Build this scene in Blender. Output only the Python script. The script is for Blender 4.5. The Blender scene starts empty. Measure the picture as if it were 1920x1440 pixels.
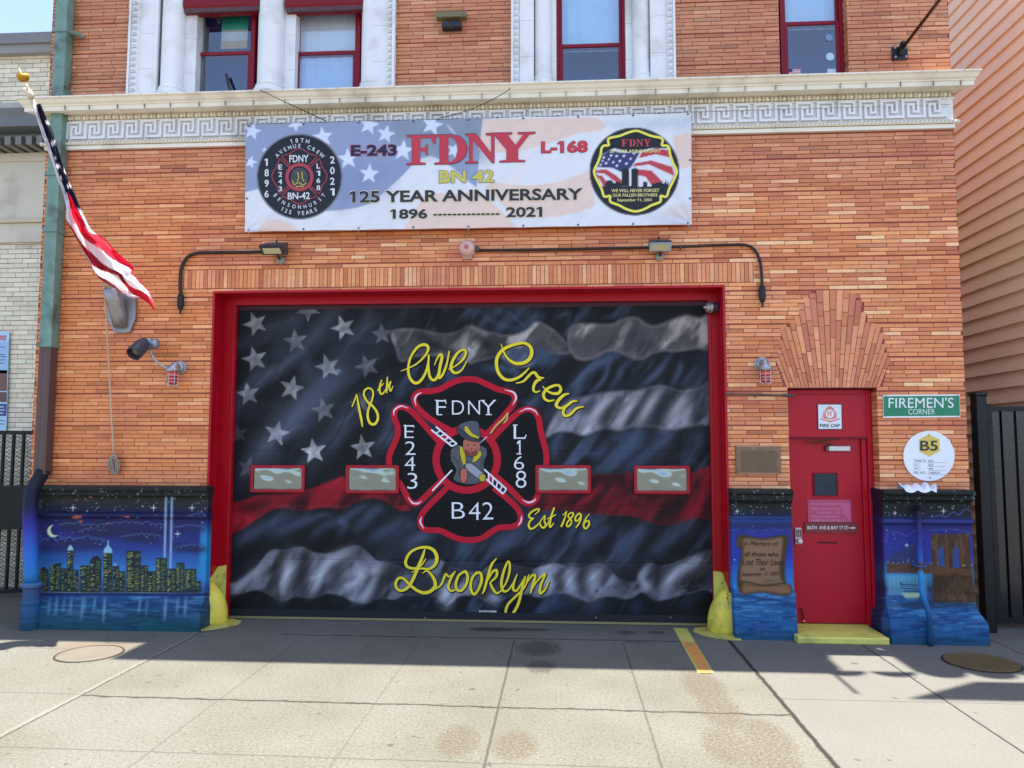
import bpy, math, random
import numpy as np
from mathutils import Vector, Matrix
R_ = math.radians
rnd = random.Random(7)
scene = bpy.context.scene
C = scene.collection

# ------------------------------------------------------------------ camera
YAW, PITCH, ROLL, FPX = -.0648, .0778, .0011, 1430.0
CAM = np.array([0.0, -8.2, 1.963])
def _axes():
    cy, sy, cp, sp = math.cos(YAW), math.sin(YAW), math.cos(PITCH), math.sin(PITCH)
    f = np.array([sy*cp, cy*cp, sp]); r = np.array([cy, -sy, 0.0]); u = np.cross(r, f)
    return r*math.cos(ROLL)+u*math.sin(ROLL), -r*math.sin(ROLL)+u*math.cos(ROLL), f
AR, AU, AF = _axes()
cd = bpy.data.cameras.new('camera'); co = bpy.data.objects.new('camera', cd); C.objects.link(co)
cd.sensor_width = 36; cd.sensor_fit = 'HORIZONTAL'; cd.lens = 36*FPX/1920; cd.clip_end = 3000
co.matrix_world = Matrix(((AR[0], AU[0], -AF[0], CAM[0]), (AR[1], AU[1], -AF[1], CAM[1]),
                          (AR[2], AU[2], -AF[2], CAM[2]), (0, 0, 0, 1)))
scene.camera = co

# ------------------------------------------------------------------ light
TO_SUN = Vector((0.215, 0.075, 1.0)).normalized()
SUN_EL = math.asin(TO_SUN.z); SUN_AZ = math.atan2(TO_SUN.x, TO_SUN.y)
w = bpy.data.worlds.new('World'); scene.world = w; w.use_nodes = True
nt = w.node_tree; bg = nt.nodes['Background']
sky = nt.nodes.new('ShaderNodeTexSky'); sky.sky_type = 'NISHITA'; sky.sun_disc = False
sky.sun_elevation = SUN_EL; sky.sun_rotation = SUN_AZ; sky.air_density = 0.6; sky.dust_density = 1.3; sky.ozone_density = 0.15
nt.links.new(sky.outputs[0], bg.inputs[0]); bg.inputs[1].default_value = 0.15
sd = bpy.data.lights.new('sun', 'SUN'); sd.energy = 4.9; sd.angle = R_(0.5); sd.color = (1.0, .92, .77)
so = bpy.data.objects.new('sun', sd); C.objects.link(so); so.location = (0, 0, 30)
so.rotation_euler = TO_SUN.to_track_quat('Z', 'Y').to_euler()
vs = scene.view_settings; scene.display_settings.display_device = 'sRGB'
vs.view_transform = 'Standard'; vs.look = 'None'; vs.gamma = 1.0; vs.exposure = 1.87; vs.use_curve_mapping = False

# ------------------------------------------------------------------ helpers: space
# P: where the camera's measured survey of the facade puts an image point on the plane Y = const; G: on the ground
def _ray(x, y): return (x-960)/FPX*AR-(y-720)/FPX*AU+AF
def P(x, y, Y=0.0):
    d = _ray(x, y); p = CAM+d*((Y-CAM[1])/d[1]); return (float(p[0]), float(Y), float(p[2]))
def G(x, y, z=0.0):
    d = _ray(x, y); p = CAM+d*((z-CAM[2])/d[2]); return (float(p[0]), float(p[1]), float(z))
def PX(x, y, Y=0.0): return P(x, y, Y)[0]
def PZ(x, y, Y=0.0): return P(x, y, Y)[2]
def proj(X, Y, Z):
    X, Y, Z = X-CAM[0], Y-CAM[1], Z-CAM[2]
    d = X*AF[0]+Y*AF[1]+Z*AF[2]
    return 960+FPX*(X*AR[0]+Y*AR[1]+Z*AR[2])/d, 720-FPX*(X*AU[0]+Y*AU[1]+Z*AU[2])/d
def zs(ox, oy, s, pts): return [(ox+a/s, oy+b/s) for a, b in pts]
def S(*c):
    c = c[0] if len(c) == 1 else c
    return tuple((v/255/12.92 if v/255 <= .04045 else ((v/255+.055)/1.055)**2.4) for v in c)
def smooth(pts, n=6, closed=False):
    p = np.array(pts, float)
    if len(p) < 3: return [tuple(q) for q in p]
    q = np.vstack([p[-1], p, p[0], p[1]]) if closed else np.vstack([2*p[0]-p[1], p, 2*p[-1]-p[-2]])
    out = []
    for i in range(1, len(q)-2):
        a, b, c, d = q[i-1], q[i], q[i+1], q[i+2]
        for k in range(n):
            t = k/n
            out.append(.5*((2*b)+(-a+c)*t+(2*a-5*b+4*c-d)*t*t+(-a+3*b-3*c+d)*t**3))
    if not closed: out.append(p[-1])
    return [tuple(v) for v in out]

# ------------------------------------------------------------------ helpers: meshes
WORLD = {}
def origin(o): return WORLD.get(o.name, (0, 0, 0)) if o else (0, 0, 0)
class MB:
    def __init__(s): s.v = []; s.f = []; s.c = []; s.m = []
    def add(s, vs, fs, col=(1, 1, 1), mi=0):
        n = len(s.v); s.v += [tuple(map(float, a)) for a in vs]; s.c += [col]*len(vs)
        s.f += [tuple(n+i for i in f) for f in fs]; s.m += [mi]*len(fs); return s
    def box(s, x0, x1, y0, y1, z0, z1, col=(1, 1, 1), mi=0, skip=()):
        vs = [(x0, y0, z0), (x1, y0, z0), (x1, y1, z0), (x0, y1, z0), (x0, y0, z1), (x1, y0, z1), (x1, y1, z1), (x0, y1, z1)]
        fs = {'b': (0, 3, 2, 1), 't': (4, 5, 6, 7), 'f': (0, 1, 5, 4), 'k': (2, 3, 7, 6), 'l': (3, 0, 4, 7), 'r': (1, 2, 6, 5)}
        return s.add(vs, [f for k, f in fs.items() if k not in skip], col, mi)
    def bbox(s, x0, x1, y0, y1, z0, z1, b=.005, col=(1, 1, 1), mi=0):       # box with chamfered front edges
        vs = [(x0, y1, z0), (x1, y1, z0), (x1, y1, z1), (x0, y1, z1), (x0, y0+b, z0), (x1, y0+b, z0), (x1, y0+b, z1), (x0, y0+b, z1),
              (x0+b, y0, z0+b), (x1-b, y0, z0+b), (x1-b, y0, z1-b), (x0+b, y0, z1-b)]
        fs = [(3, 2, 1, 0), (0, 1, 5, 4), (1, 2, 6, 5), (2, 3, 7, 6), (3, 0, 4, 7), (4, 5, 9, 8), (5, 6, 10, 9), (6, 7, 11, 10), (7, 4, 8, 11), (8, 9, 10, 11)]
        return s.add(vs, fs, col, mi)
    def slab(s, poly, y0, y1, col=(1, 1, 1), mi=0):                         # polygon of (x,z) pairs, front at y0, back at y1
        n = len(poly)
        a = sum(poly[i][0]*poly[(i+1) % n][1]-poly[(i+1) % n][0]*poly[i][1] for i in range(n))
        if a < 0: poly = poly[::-1]
        vs = [(x, y0, z) for x, z in poly]+[(x, y1, z) for x, z in poly]
        fs = [tuple(range(n)), tuple(range(2*n-1, n-1, -1))]+[(i, i+n, (i+1) % n+n, (i+1) % n) for i in range(n)]
        return s.add(vs, fs, col, mi)
    def flat(s, pts3, col=(1, 1, 1), mi=0): return s.add(pts3, [tuple(range(len(pts3)))], col, mi)
    def tube(s, path, r, n=8, col=(1, 1, 1), mi=0, cap=True):
        path = [Vector(p) for p in path]; m = len(path)
        rr = list(r) if hasattr(r, '__len__') else [r]*m
        vs = []; up = None
        for i, p in enumerate(path):
            t = (path[min(i+1, m-1)]-path[max(i-1, 0)]).normalized()
            if up is None: up = Vector((0, 0, 1)) if abs(t.z) < .9 else Vector((1, 0, 0))
            a = t.cross(up).normalized(); b = a.cross(t).normalized(); up = b
            for k in range(n):
                q = 2*math.pi*k/n; vs.append(p+(a*math.cos(q)+b*math.sin(q))*rr[i])
        fs = [(i*n+k, i*n+(k+1) % n, (i+1)*n+(k+1) % n, (i+1)*n+k) for i in range(m-1) for k in range(n)]
        if cap: fs += [tuple(range(n-1, -1, -1)), tuple(range((m-1)*n, m*n))]
        return s.add(vs, fs, col, mi)
    def lathe(s, prof, base, axis, n=16, col=(1, 1, 1), mi=0, a0=0, a1=2*math.pi, sq=1.0, cap=True):  # prof: (radius, height along axis)
        ax = Vector(axis).normalized(); u = ax.cross(Vector((0, 0, 1)) if abs(ax.z) < .9 else Vector((1, 0, 0))).normalized(); v = u.cross(ax)
        full = abs(a1-a0) > 6.2; k = n if full else n+1; vs = []
        for r, h in prof:
            for i in range(k):
                q = a0+(a1-a0)*i/n; vs.append(Vector(base)+ax*h+(u*math.cos(q)+v*math.sin(q)*sq)*r)
        fs = []
        for j in range(len(prof)-1):
            for i in range(n):
                i2 = (i+1) % k if full else i+1
                fs.append((j*k+i, (j+1)*k+i, (j+1)*k+i2, j*k+i2))
        if cap and full and prof[0][0] > 1e-6: fs.append(tuple(range(k)))
        if cap and full and prof[-1][0] > 1e-6: fs.append(tuple(range(len(prof)*k-1, (len(prof)-1)*k-1, -1)))
        return s.add(vs, fs, col, mi)
    def sweep(s, prof, x0, x1, col=(1, 1, 1), mi=0, caps=True, m0=0, m1=0):  # closed (y,z) profile along X; m0/m1 mitre the ends (x shifts by m*y)
        n = len(prof); vs = [(x0+m0*y, y, z) for y, z in prof]+[(x1+m1*y, y, z) for y, z in prof]
        fs = [(i, (i+1) % n, (i+1) % n+n, i+n) for i in range(n)]
        if caps: fs += [tuple(range(n-1, -1, -1)), tuple(range(n, 2*n))]
        return s.add(vs, fs, col, mi)
    def ribbon(s, pts, wid, Yf, col=(1, 1, 1), mi=0, drift=.0012, n=6, closed=False, sm=True):  # brush stroke in survey pixels on the surface Yf
        p = np.array(smooth(pts, n, closed) if sm else pts, float); m = len(p)
        if closed: p = np.vstack([p, p[0]]); m += 1
        ww = np.interp(np.linspace(0, 1, m), np.linspace(0, 1, len(wid)), wid) if hasattr(wid, '__len__') else np.full(m, wid)
        t = np.gradient(p, axis=0)
        if closed: t[0] = t[-1] = p[1]-p[-2]
        t /= np.maximum(np.hypot(t[:, 0], t[:, 1]), 1e-6)[:, None]; nn = np.stack([-t[:, 1], t[:, 0]], 1)
        vs = []
        for i in range(m):
            for sg in (-.5, .5):
                q = p[i]+nn[i]*ww[i]*sg
                Y = Yf(q[0], q[1]) if callable(Yf) else Yf
                vs.append(P(q[0], q[1], Y-drift*i/m))
        return s.add(vs, [(2*i, 2*i+1, 2*i+3, 2*i+2) for i in range(m-1)], col, mi)
    def polypx(s, pts, Yf, col=(1, 1, 1), mi=0):
        return s.flat([P(x, y, Yf(x, y) if callable(Yf) else Yf) for x, y in pts], col, mi)
    def build(s, name, mats, parent=None, smooth_=False):
        me = bpy.data.meshes.new(name); o = origin(parent)
        me.from_pydata([(a-o[0], b-o[1], c-o[2]) for a, b, c in s.v], [], s.f)
        mats = mats if isinstance(mats, (list, tuple)) else [mats]
        for q in mats: me.materials.append(q)
        me.polygons.foreach_set('material_index', s.m)
        if smooth_: me.polygons.foreach_set('use_smooth', [True]*len(s.f))
        at = me.color_attributes.new('Col', 'FLOAT_COLOR', 'POINT')
        at.data.foreach_set('color', np.array([tuple(c[:3])+(1.0,) for c in s.c], np.float32).ravel())
        me.update()
        ob = bpy.data.objects.new(name, me); C.objects.link(ob)
        if parent: ob.parent = parent
        WORLD[ob.name] = o
        if smooth_ == 'auto':
            me.set_sharp_from_angle(angle=R_(35))
        return ob
def grid_mesh(name, V, col, mat, parent=None):
    nz, nx = V.shape[:2]; o = origin(parent)
    me = bpy.data.meshes.new(name); n = nz*nx
    me.vertices.add(n); me.vertices.foreach_set('co', (V.reshape(-1, 3)-np.array(o)).astype(np.float32).ravel())
    i = np.arange(n).reshape(nz, nx)
    q = np.stack([i[:-1, :-1], i[:-1, 1:], i[1:, 1:], i[1:, :-1]], -1).reshape(-1, 4).astype(np.int32)
    me.loops.add(q.size); me.loops.foreach_set('vertex_index', q.ravel())
    me.polygons.add(len(q)); me.polygons.foreach_set('loop_start', np.arange(0, q.size, 4, dtype=np.int32))
    me.polygons.foreach_set('use_smooth', np.ones(len(q), bool))
    me.update(calc_edges=True)
    at = me.color_attributes.new('Col', 'FLOAT_COLOR', 'POINT')
    at.data.foreach_set('color', np.concatenate([col.reshape(-1, 3), np.ones((n, 1))], 1).astype(np.float32).ravel())
    me.materials.append(mat); me.validate()
    ob = bpy.data.objects.new(name, me); C.objects.link(ob)
    if parent: ob.parent = parent
    WORLD[ob.name] = o
    return ob
def tag(o, label=None, cat=None, group=None, kind=None):
    if label: o['label'] = label
    if cat: o['category'] = cat
    if group: o['group'] = group
    if kind: o['kind'] = kind
    return o
def thing(name, label, cat, loc, group=None):
    o = bpy.data.objects.new(name, None); C.objects.link(o); o.location = loc; o.empty_display_size = .1
    WORLD[o.name] = tuple(loc); return tag(o, label, cat, group)

# ------------------------------------------------------------------ helpers: lettering
_tc = {}
def flag_ones(t, v, f):                                                  # the built-in face draws 1 as a bare stem: give each its flag
    par = list(range(len(v)))
    def find(a):
        while par[a] != a: par[a] = par[par[a]]; a = par[a]
        return a
    for q in f:
        for b in q[1:]: par[find(q[0])] = find(b)
    comp = {}
    for i in range(len(v)): comp.setdefault(find(i), []).append(i)
    H = v[:, 1].max(); cand = []
    for ii in comp.values():
        lo, hi = v[ii].min(0), v[ii].max(0)
        if len(ii) <= 8 and hi[1]-lo[1] > .6*H and hi[0]-lo[0] < .45*(hi[1]-lo[1]): cand.append((lo[0], hi[0], lo[1], hi[1]))
    cand.sort(); nar = [c for c in t if c in '1Il|']
    if len(cand) != len(nar): return v, f
    v = [tuple(a) for a in v]; f = list(f)
    for c, (x0, x1, y0, y1) in zip(nar, cand):
        if c == '1':
            h = y1-y0; n = len(v); v += [(x0, y1), (x0-.17*h, y1-.13*h), (x0-.17*h, y1-.30*h), (x0, y1-.19*h)]; f.append((n, n+1, n+2, n+3))
    return np.array(v), f
def scatter(pts, f):                                                     # every little face a hair apart in depth, so crossing outlines never share a plane
    vs = []; fs = []
    for i, q in enumerate(f):
        n = len(vs); o = (i % 9)*.00007; vs += [(pts[a][0], pts[a][1]-o, pts[a][2]) for a in q]; fs.append(tuple(range(n, n+len(q))))
    return vs, fs
def text_geo(t, bold=0.0, shear=0.0, sp=1.0):
    k = (t, bold, shear, sp)
    if k not in _tc:
        cu = bpy.data.curves.new('lettering', 'FONT'); cu.body = t; cu.offset = bold; cu.shear = shear; cu.space_character = sp; cu.resolution_u = 4
        ob = bpy.data.objects.new('lettering', cu); C.objects.link(ob)
        dg = bpy.context.evaluated_depsgraph_get(); dg.update()
        me = ob.evaluated_get(dg).to_mesh()
        v = np.array([(a.co.x, a.co.y) for a in me.vertices]); f = [tuple(q.vertices) for q in me.polygons]
        ob.evaluated_get(dg).to_mesh_clear(); bpy.data.objects.remove(ob); bpy.data.curves.remove(cu)
        _tc[k] = flag_ones(t, v, f)
    return _tc[k]
def text(mb, t, x0, y0, x1, y1, Yf, col, bold=0.0, slope=0.0, shear=0.0, sp=1.0, mi=0, grow=0.0):
    v, f = text_geo(t, bold, shear, sp)
    a, b = v.min(0), v.max(0); u = (v-a)/(b-a)
    x0 -= grow; x1 += grow; y0 -= grow; y1 += grow
    pts = []
    for p in u:
        x = x0+p[0]*(x1-x0); y = y1+p[1]*(y0-y1)+slope*(x-x0)
        pts.append(P(x, y, Yf(x, y) if callable(Yf) else Yf))
    mb.add(*scatter(pts, f), col, mi)
def text_arc(mb, t, cx, cy, r, a0, a1, h, Yf, col, bold=.01, ws=.85, outside=True):   # letters on a circle; angles in degrees, clockwise from the top
    n = len(t)
    for i, ch in enumerate(t):
        if ch == ' ': continue
        a = R_(a0+(a1-a0)*(i/(n-1) if n > 1 else .5))
        v, f = text_geo(ch, bold); lo, hi = v.min(0), v.max(0); c0 = (lo[0]+hi[0])/2
        pts = []
        for p in v:
            X, Yv = (p[0]-c0)*h/.73*ws, p[1]*h/.73
            rr = r+Yv if outside else r-Yv
            sx = X if outside else X
            if outside: x = cx+math.sin(a)*rr+math.cos(a)*sx; y = cy-math.cos(a)*rr+math.sin(a)*sx
            else: x = cx+math.sin(a)*rr-math.cos(a)*sx; y = cy-math.cos(a)*rr-math.sin(a)*sx
            pts.append(P(x, y, Yf(x, y) if callable(Yf) else Yf))
        mb.add(*scatter(pts, f), col)
SERIF = {
 'F': [(0,0),(1,0),(1,.3),(.93,.3),(.85,.1),(.47,.1),(.47,.44),(.62,.44),(.68,.33),(.73,.33),(.73,.68),(.68,.68),(.62,.55),(.47,.55),(.47,.92),(.66,.94),(.66,1),(0,1),(0,.94),(.18,.92),(.18,.08),(0,.06)],
 'N': [(0,0),(.33,0),(.78,.66),(.78,.08),(.62,.06),(.62,0),(1,0),(1,.06),(.88,.08),(.88,1),(.8,1),(.22,.2),(.22,.92),(.38,.94),(.38,1),(0,1),(0,.94),(.12,.92),(.12,.08),(0,.06)],
 'Y': [(0,0),(.5,0),(.5,.06),(.4,.08),(.57,.42),(.74,.08),(.62,.06),(.62,0),(1,0),(1,.06),(.88,.08),(.63,.56),(.63,.92),(.78,.94),(.78,1),(.22,1),(.22,.94),(.37,.92),(.37,.57),(.1,.08),(0,.06)],
 'D': [(0,0),(.5,0),(.75,.06),(.93,.25),(1,.5),(.93,.75),(.75,.94),(.5,1),(0,1),(0,.94),(.16,.92),(.16,.501),(.42,.501),(.42,.92),(.52,.92),(.64,.8),(.7,.5),(.64,.2),(.52,.08),(.42,.08),(.42,.499),(.16,.499),(.16,.08),(0,.06)]}
def serif(mb, ch, x0, y0, x1, y1, Yf, col, slope=0.0, grow=0.0):
    x0 -= grow; x1 += grow; y0 -= grow; y1 += grow
    mb.polypx([(x0+u*(x1-x0), y0+v*(y1-y0)+slope*u*(x1-x0)) for u, v in SERIF[ch]], Yf, col)

# ------------------------------------------------------------------ helpers: painting (colour per vertex of a fine grid)
def vnoise(x, y, seed):
    r = np.random.RandomState(seed).rand(256, 256); xi = np.floor(x).astype(int); yi = np.floor(y).astype(int)
    fx = x-xi; fy = y-yi; fx = fx*fx*(3-2*fx); fy = fy*fy*(3-2*fy)
    a, b, c, d = r[yi & 255, xi & 255], r[yi & 255, (xi+1) & 255], r[(yi+1) & 255, xi & 255], r[(yi+1) & 255, (xi+1) & 255]
    return (a*(1-fx)+b*fx)*(1-fy)+(c*(1-fx)+d*fx)*fy
def fbm(x, y, s, seed=1, rot=0.0, st=1.0, oct=4):
    c, n = math.cos(R_(rot)), math.sin(R_(rot)); u = (x*c+y*n)/s/st; v = (-x*n+y*c)/s
    t = 0; a = .5; tot = 0
    for k in range(oct): t = t+a*vnoise(u*2**k+17.3*k, v*2**k+5.1*k, seed+k); tot += a; a *= .5
    return t/tot
def sstep(a, b, x): t = np.clip((x-a)/(b-a), 0, 1); return t*t*(3-2*t)
class Canvas:
    def __init__(s, V, base):
        s.V = V; s.x, s.y = proj(V[..., 0], V[..., 1], V[..., 2]); s.c = np.empty(V.shape); s.c[:] = base
    def put(s, col, a):
        if callable(col): col = col(s)
        a = np.asarray(a)
        s.c = s.c*(1-a[..., None])+np.asarray(col)*a[..., None]
    def seg_d(s, pts, closed=False):
        p = list(pts)+([pts[0]] if closed else []); d = np.full(s.x.shape, 1e9); tt = np.zeros(s.x.shape)
        for i in range(len(p)-1):
            ax, ay = p[i]; bx, by = p[i+1]; ux, uy = bx-ax, by-ay; L = ux*ux+uy*uy+1e-9
            t = np.clip(((s.x-ax)*ux+(s.y-ay)*uy)/L, 0, 1); e = np.hypot(s.x-ax-t*ux, s.y-ay-t*uy)
            m = e < d; d = np.where(m, e, d); tt = np.where(m, (i+t)/(len(p)-1), tt)
        return d, tt
    def mask(s, pts, soft=1.5, sm=0):
        if sm: pts = smooth(pts, sm, True)
        d, _ = s.seg_d(pts, True); ins = np.zeros(s.x.shape, bool); n = len(pts)
        for i in range(n):
            ax, ay = pts[i]; bx, by = pts[(i+1) % n]
            if ay == by: continue
            ins ^= ((ay > s.y) != (by > s.y)) & (s.x < (bx-ax)*(s.y-ay)/(by-ay)+ax)
        d = np.where(ins, d, -d); return sstep(-soft, soft, d)
    def poly(s, pts, col, a=1.0, soft=1.0, sm=0): s.put(col, s.mask(pts, soft, sm)*a)
    def stroke(s, pts, w, col, a=1.0, soft=1.0, sm=5, taper=0):
        d, t = s.seg_d(smooth(pts, sm) if sm else pts)
        ww = w/2*(1-taper+taper*np.sin(np.pi*np.clip(t, 0, 1)))
        s.put(col, (1-sstep(-soft, soft, d-ww))*a)
    def glow(s, pts, w, col, a, sm=5):
        d, t = s.seg_d(smooth(pts, sm) if sm and len(pts) > 2 else pts); s.put(col, np.exp(-(d/w)**2)*a*np.sin(np.pi*np.clip(t*.94+.03, 0, 1))**.5)
    def disc(s, cx, cy, r, col, a=1.0, soft=.8): s.put(col, (1-sstep(-soft, soft, np.hypot(s.x-cx, s.y-cy)-r))*a)
    def starry(s, cx, cy, r, rot, col, a, soft=.8, glowfn=None):
        pts = []
        for k in range(10):
            q = R_(rot)+math.pi*k/5; rr = r if k % 2 == 0 else r*.42; pts.append((cx+math.sin(q)*rr, cy-math.cos(q)*rr))
        m = s.mask(pts, soft)*a
        s.put(col, m*glowfn if glowfn is not None else m)

# ------------------------------------------------------------------ helpers: materials
class NB:
    def __init__(s, name):
        s.m = bpy.data.materials.new(name); s.m.use_nodes = True; s.t = s.m.node_tree; s.t.nodes.clear()
        s.out = s.t.nodes.new('ShaderNodeOutputMaterial'); s.co = s.t.nodes.new('ShaderNodeTexCoord')
    def n(s, ty, **kw):
        q = s.t.nodes.new(ty)
        for k, v in kw.items(): setattr(q, k, v)
        return q
    def put(s, sock, v):
        if isinstance(v, bpy.types.NodeSocket): s.t.links.new(v, sock)
        elif v is not None:
            if hasattr(sock.default_value, '__len__') and len(sock.default_value) == 4 and len(v) == 3: v = tuple(v)+(1,)
            sock.default_value = v
    def math(s, op, a, b=None, c=None, clamp=False):
        q = s.n('ShaderNodeMath', operation=op, use_clamp=clamp); s.put(q.inputs[0], a)
        if b is not None: s.put(q.inputs[1], b)
        if c is not None: s.put(q.inputs[2], c)
        return q.outputs[0]
    def mix(s, f, a, b, mode='MIX'):
        q = s.n('ShaderNodeMix', data_type='RGBA', blend_type=mode); s.put(q.inputs[0], f); s.put(q.inputs[6], a); s.put(q.inputs[7], b); return q.outputs[2]
    def noise(s, sc, det=3, vec=None, rough=.55, dim='3D'):
        q = s.n('ShaderNodeTexNoise'); s.put(q.inputs['Vector'], vec if vec is not None else s.pos()); q.inputs['Scale'].default_value = sc; q.inputs['Detail'].default_value = det; q.inputs['Roughness'].default_value = rough
        return q.outputs[0]
    def pos(s):
        if not hasattr(s, '_p'): s._p = s.n('ShaderNodeNewGeometry').outputs['Position']
        return s._p
    def scaled(s, v, k):
        q = s.n('ShaderNodeMapping'); s.put(q.inputs[0], v); q.inputs['Scale'].default_value = k; return q.outputs[0]
    def xyz(s):
        if not hasattr(s, '_x'):
            q = s.n('ShaderNodeSeparateXYZ'); s.put(q.inputs[0], s.pos()); s._x = q.outputs
        return s._x
    def ramp(s, f, a, b, lo=(0, 0, 0), hi=(1, 1, 1)):
        q = s.n('ShaderNodeValToRGB'); s.put(q.inputs[0], f); e = q.color_ramp.elements
        e[0].position = a; e[1].position = b; e[0].color = tuple(lo)+(1,); e[1].color = tuple(hi)+(1,); return q.outputs[0]
    def sst(s, x, a, b):
        q = s.n('ShaderNodeMapRange', interpolation_type='SMOOTHSTEP'); s.put(q.inputs[0], x); q.inputs[1].default_value = a; q.inputs[2].default_value = b
        return q.outputs[0]
    def attr(s): return s.n('ShaderNodeAttribute', attribute_name='Col').outputs['Color']
    def finish(s, base, rough=.6, metal=0.0, spec=.5, bump=None, bstr=.3, bdist=.01, coat=0.0):
        b = s.n('ShaderNodeBsdfPrincipled'); s.put(b.inputs['Base Color'], base); s.put(b.inputs['Roughness'], rough); s.put(b.inputs['Metallic'], metal)
        b.inputs['Specular IOR Level'].default_value = spec; b.inputs['Coat Weight'].default_value = coat
        if bump is not None:
            q = s.n('ShaderNodeBump'); q.inputs['Strength'].default_value = bstr; q.inputs['Distance'].default_value = bdist; s.put(q.inputs['Height'], bump); s.put(b.inputs['Normal'], q.outputs[0])
        s.t.links.new(b.outputs[0], s.out.inputs[0]); s.b = b; return s.m
def mat(name, base=None, rough=.55, metal=0.0, sc=6.0, amt=.25, bump=.15, spec=.4, sc2=60.0, dirt=None, damt=.0, coat=0.0, attr=False):
    k = NB(name); col = k.attr() if (attr or base is None) else tuple(base)
    n1 = k.noise(sc, 4); n2 = k.noise(sc2, 2)
    f = k.math('ADD', k.math('MULTIPLY', n1, amt*1.4), k.math('MULTIPLY', n2, amt*.6)); f = k.math('ADD', f, 1-amt)
    cc = k.n('ShaderNodeCombineXYZ'); [k.put(cc.inputs[i], f) for i in range(3)]
    col = k.mix(1.0, col, cc.outputs[0], 'MULTIPLY')
    if dirt: col = k.mix(k.math('MULTIPLY', k.sst(k.noise(sc*.6, 5), .5, .72), damt), col, dirt)
    r = k.math('ADD', k.math('MULTIPLY', n1, .2), rough-.1)
    return k.finish(col, r, metal, spec, k.noise(sc2, 3), bump, .004, coat)
KA = .92
def A(*c): return tuple(v*KA for v in S(*c))
# ------------------------------------------------------------------ materials
M_brick = None
def brick_mat():
    k = NB('glazed_roman_brick'); col = k.attr(); p = k.pos()
    n1 = k.noise(9, 5, k.scaled(p, (1, 1, 2.5))); n2 = k.noise(1.1, 4); n3 = k.noise(120, 2)
    f = k.math('ADD', k.math('ADD', k.math('MULTIPLY', n1, .55), k.math('MULTIPLY', n3, .25)), .6)
    cc = k.n('ShaderNodeCombineXYZ'); [k.put(cc.inputs[i], f) for i in range(3)]
    col = k.mix(1.0, col, cc.outputs[0], 'MULTIPLY')
    col = k.mix(k.math('MULTIPLY', k.sst(n2, .52, .7), .35), col, S(172, 82, 58))
    st = k.sst(k.noise(30, 5, k.scaled(p, (1, 1, .5))), .62, .72)
    col = k.mix(k.math('MULTIPLY', st, .35), col, S(120, 60, 42))
    return k.finish(col, k.math('ADD', k.math('MULTIPLY', n1, .25), .35), 0, .45, n3, .25, .003)
M_brick = brick_mat()
M_stone = mat('terracotta_trim', None, .5, sc=3, amt=.16, sc2=40, dirt=S(150, 138, 118), damt=.45, bump=.2)
M_paint = mat('painted_steel', None, .38, sc=2.5, amt=.16, sc2=90, bump=.08, spec=.28)
M_matte = mat('matte_paint', None, .6, sc=5, amt=.12, sc2=80, bump=.1)
M_metal = mat('weathered_metal', None, .45, .75, sc=12, amt=.4, sc2=90, bump=.15)
M_mural = mat('mural_paint', None, .55, sc=14, amt=.10, sc2=150, bump=.05, spec=.18)
M_print = mat('printed_vinyl', None, .5, sc=8, amt=.06, sc2=60, bump=.03, spec=.35)
M_sign = mat('sign_enamel', None, .35, sc=9, amt=.05, sc2=60, bump=.02, spec=.5)
def glass_mat(name, tint, refl=.0, wav=0.0, wsc=4.0, gcol=(.92, .95, 1)):
    k = NB(name); t = k.n('ShaderNodeBsdfTransparent'); g = k.n('ShaderNodeBsdfGlossy'); g.inputs['Roughness'].default_value = .03
    g.inputs['Color'].default_value = tuple(gcol)+(1,)
    t.inputs['Color'].default_value = tint+(1,); fr = k.n('ShaderNodeFresnel'); fr.inputs['IOR'].default_value = 1.5
    if wav:
        b = k.n('ShaderNodeBump'); b.inputs['Strength'].default_value = wav; b.inputs['Distance'].default_value = .05; k.put(b.inputs['Height'], k.noise(wsc, 2)); k.put(g.inputs['Normal'], b.outputs[0])
    mx = k.n('ShaderNodeMixShader'); k.put(mx.inputs[0], k.math('ADD', fr.outputs[0], refl, clamp=True)); k.t.links.new(t.outputs[0], mx.inputs[1]); k.t.links.new(g.outputs[0], mx.inputs[2])
    k.t.links.new(mx.outputs[0], k.out.inputs[0]); return k.m
M_glass = glass_mat('window_glass', (.88, .94, 1.0), .12, .02, 2.0)
M_acryl = glass_mat('wavy_acrylic', (.8, .88, .86), .20, .0, 1.9, (.74, .84, .84))
RED = A(176, 4, 24); WHITE = A(232, 232, 230); CREAM = A(240, 232, 212); BLACK = (.012, .013, .015); YEL = A(236, 216, 50)
DYEL = A(214, 206, 100)

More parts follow.
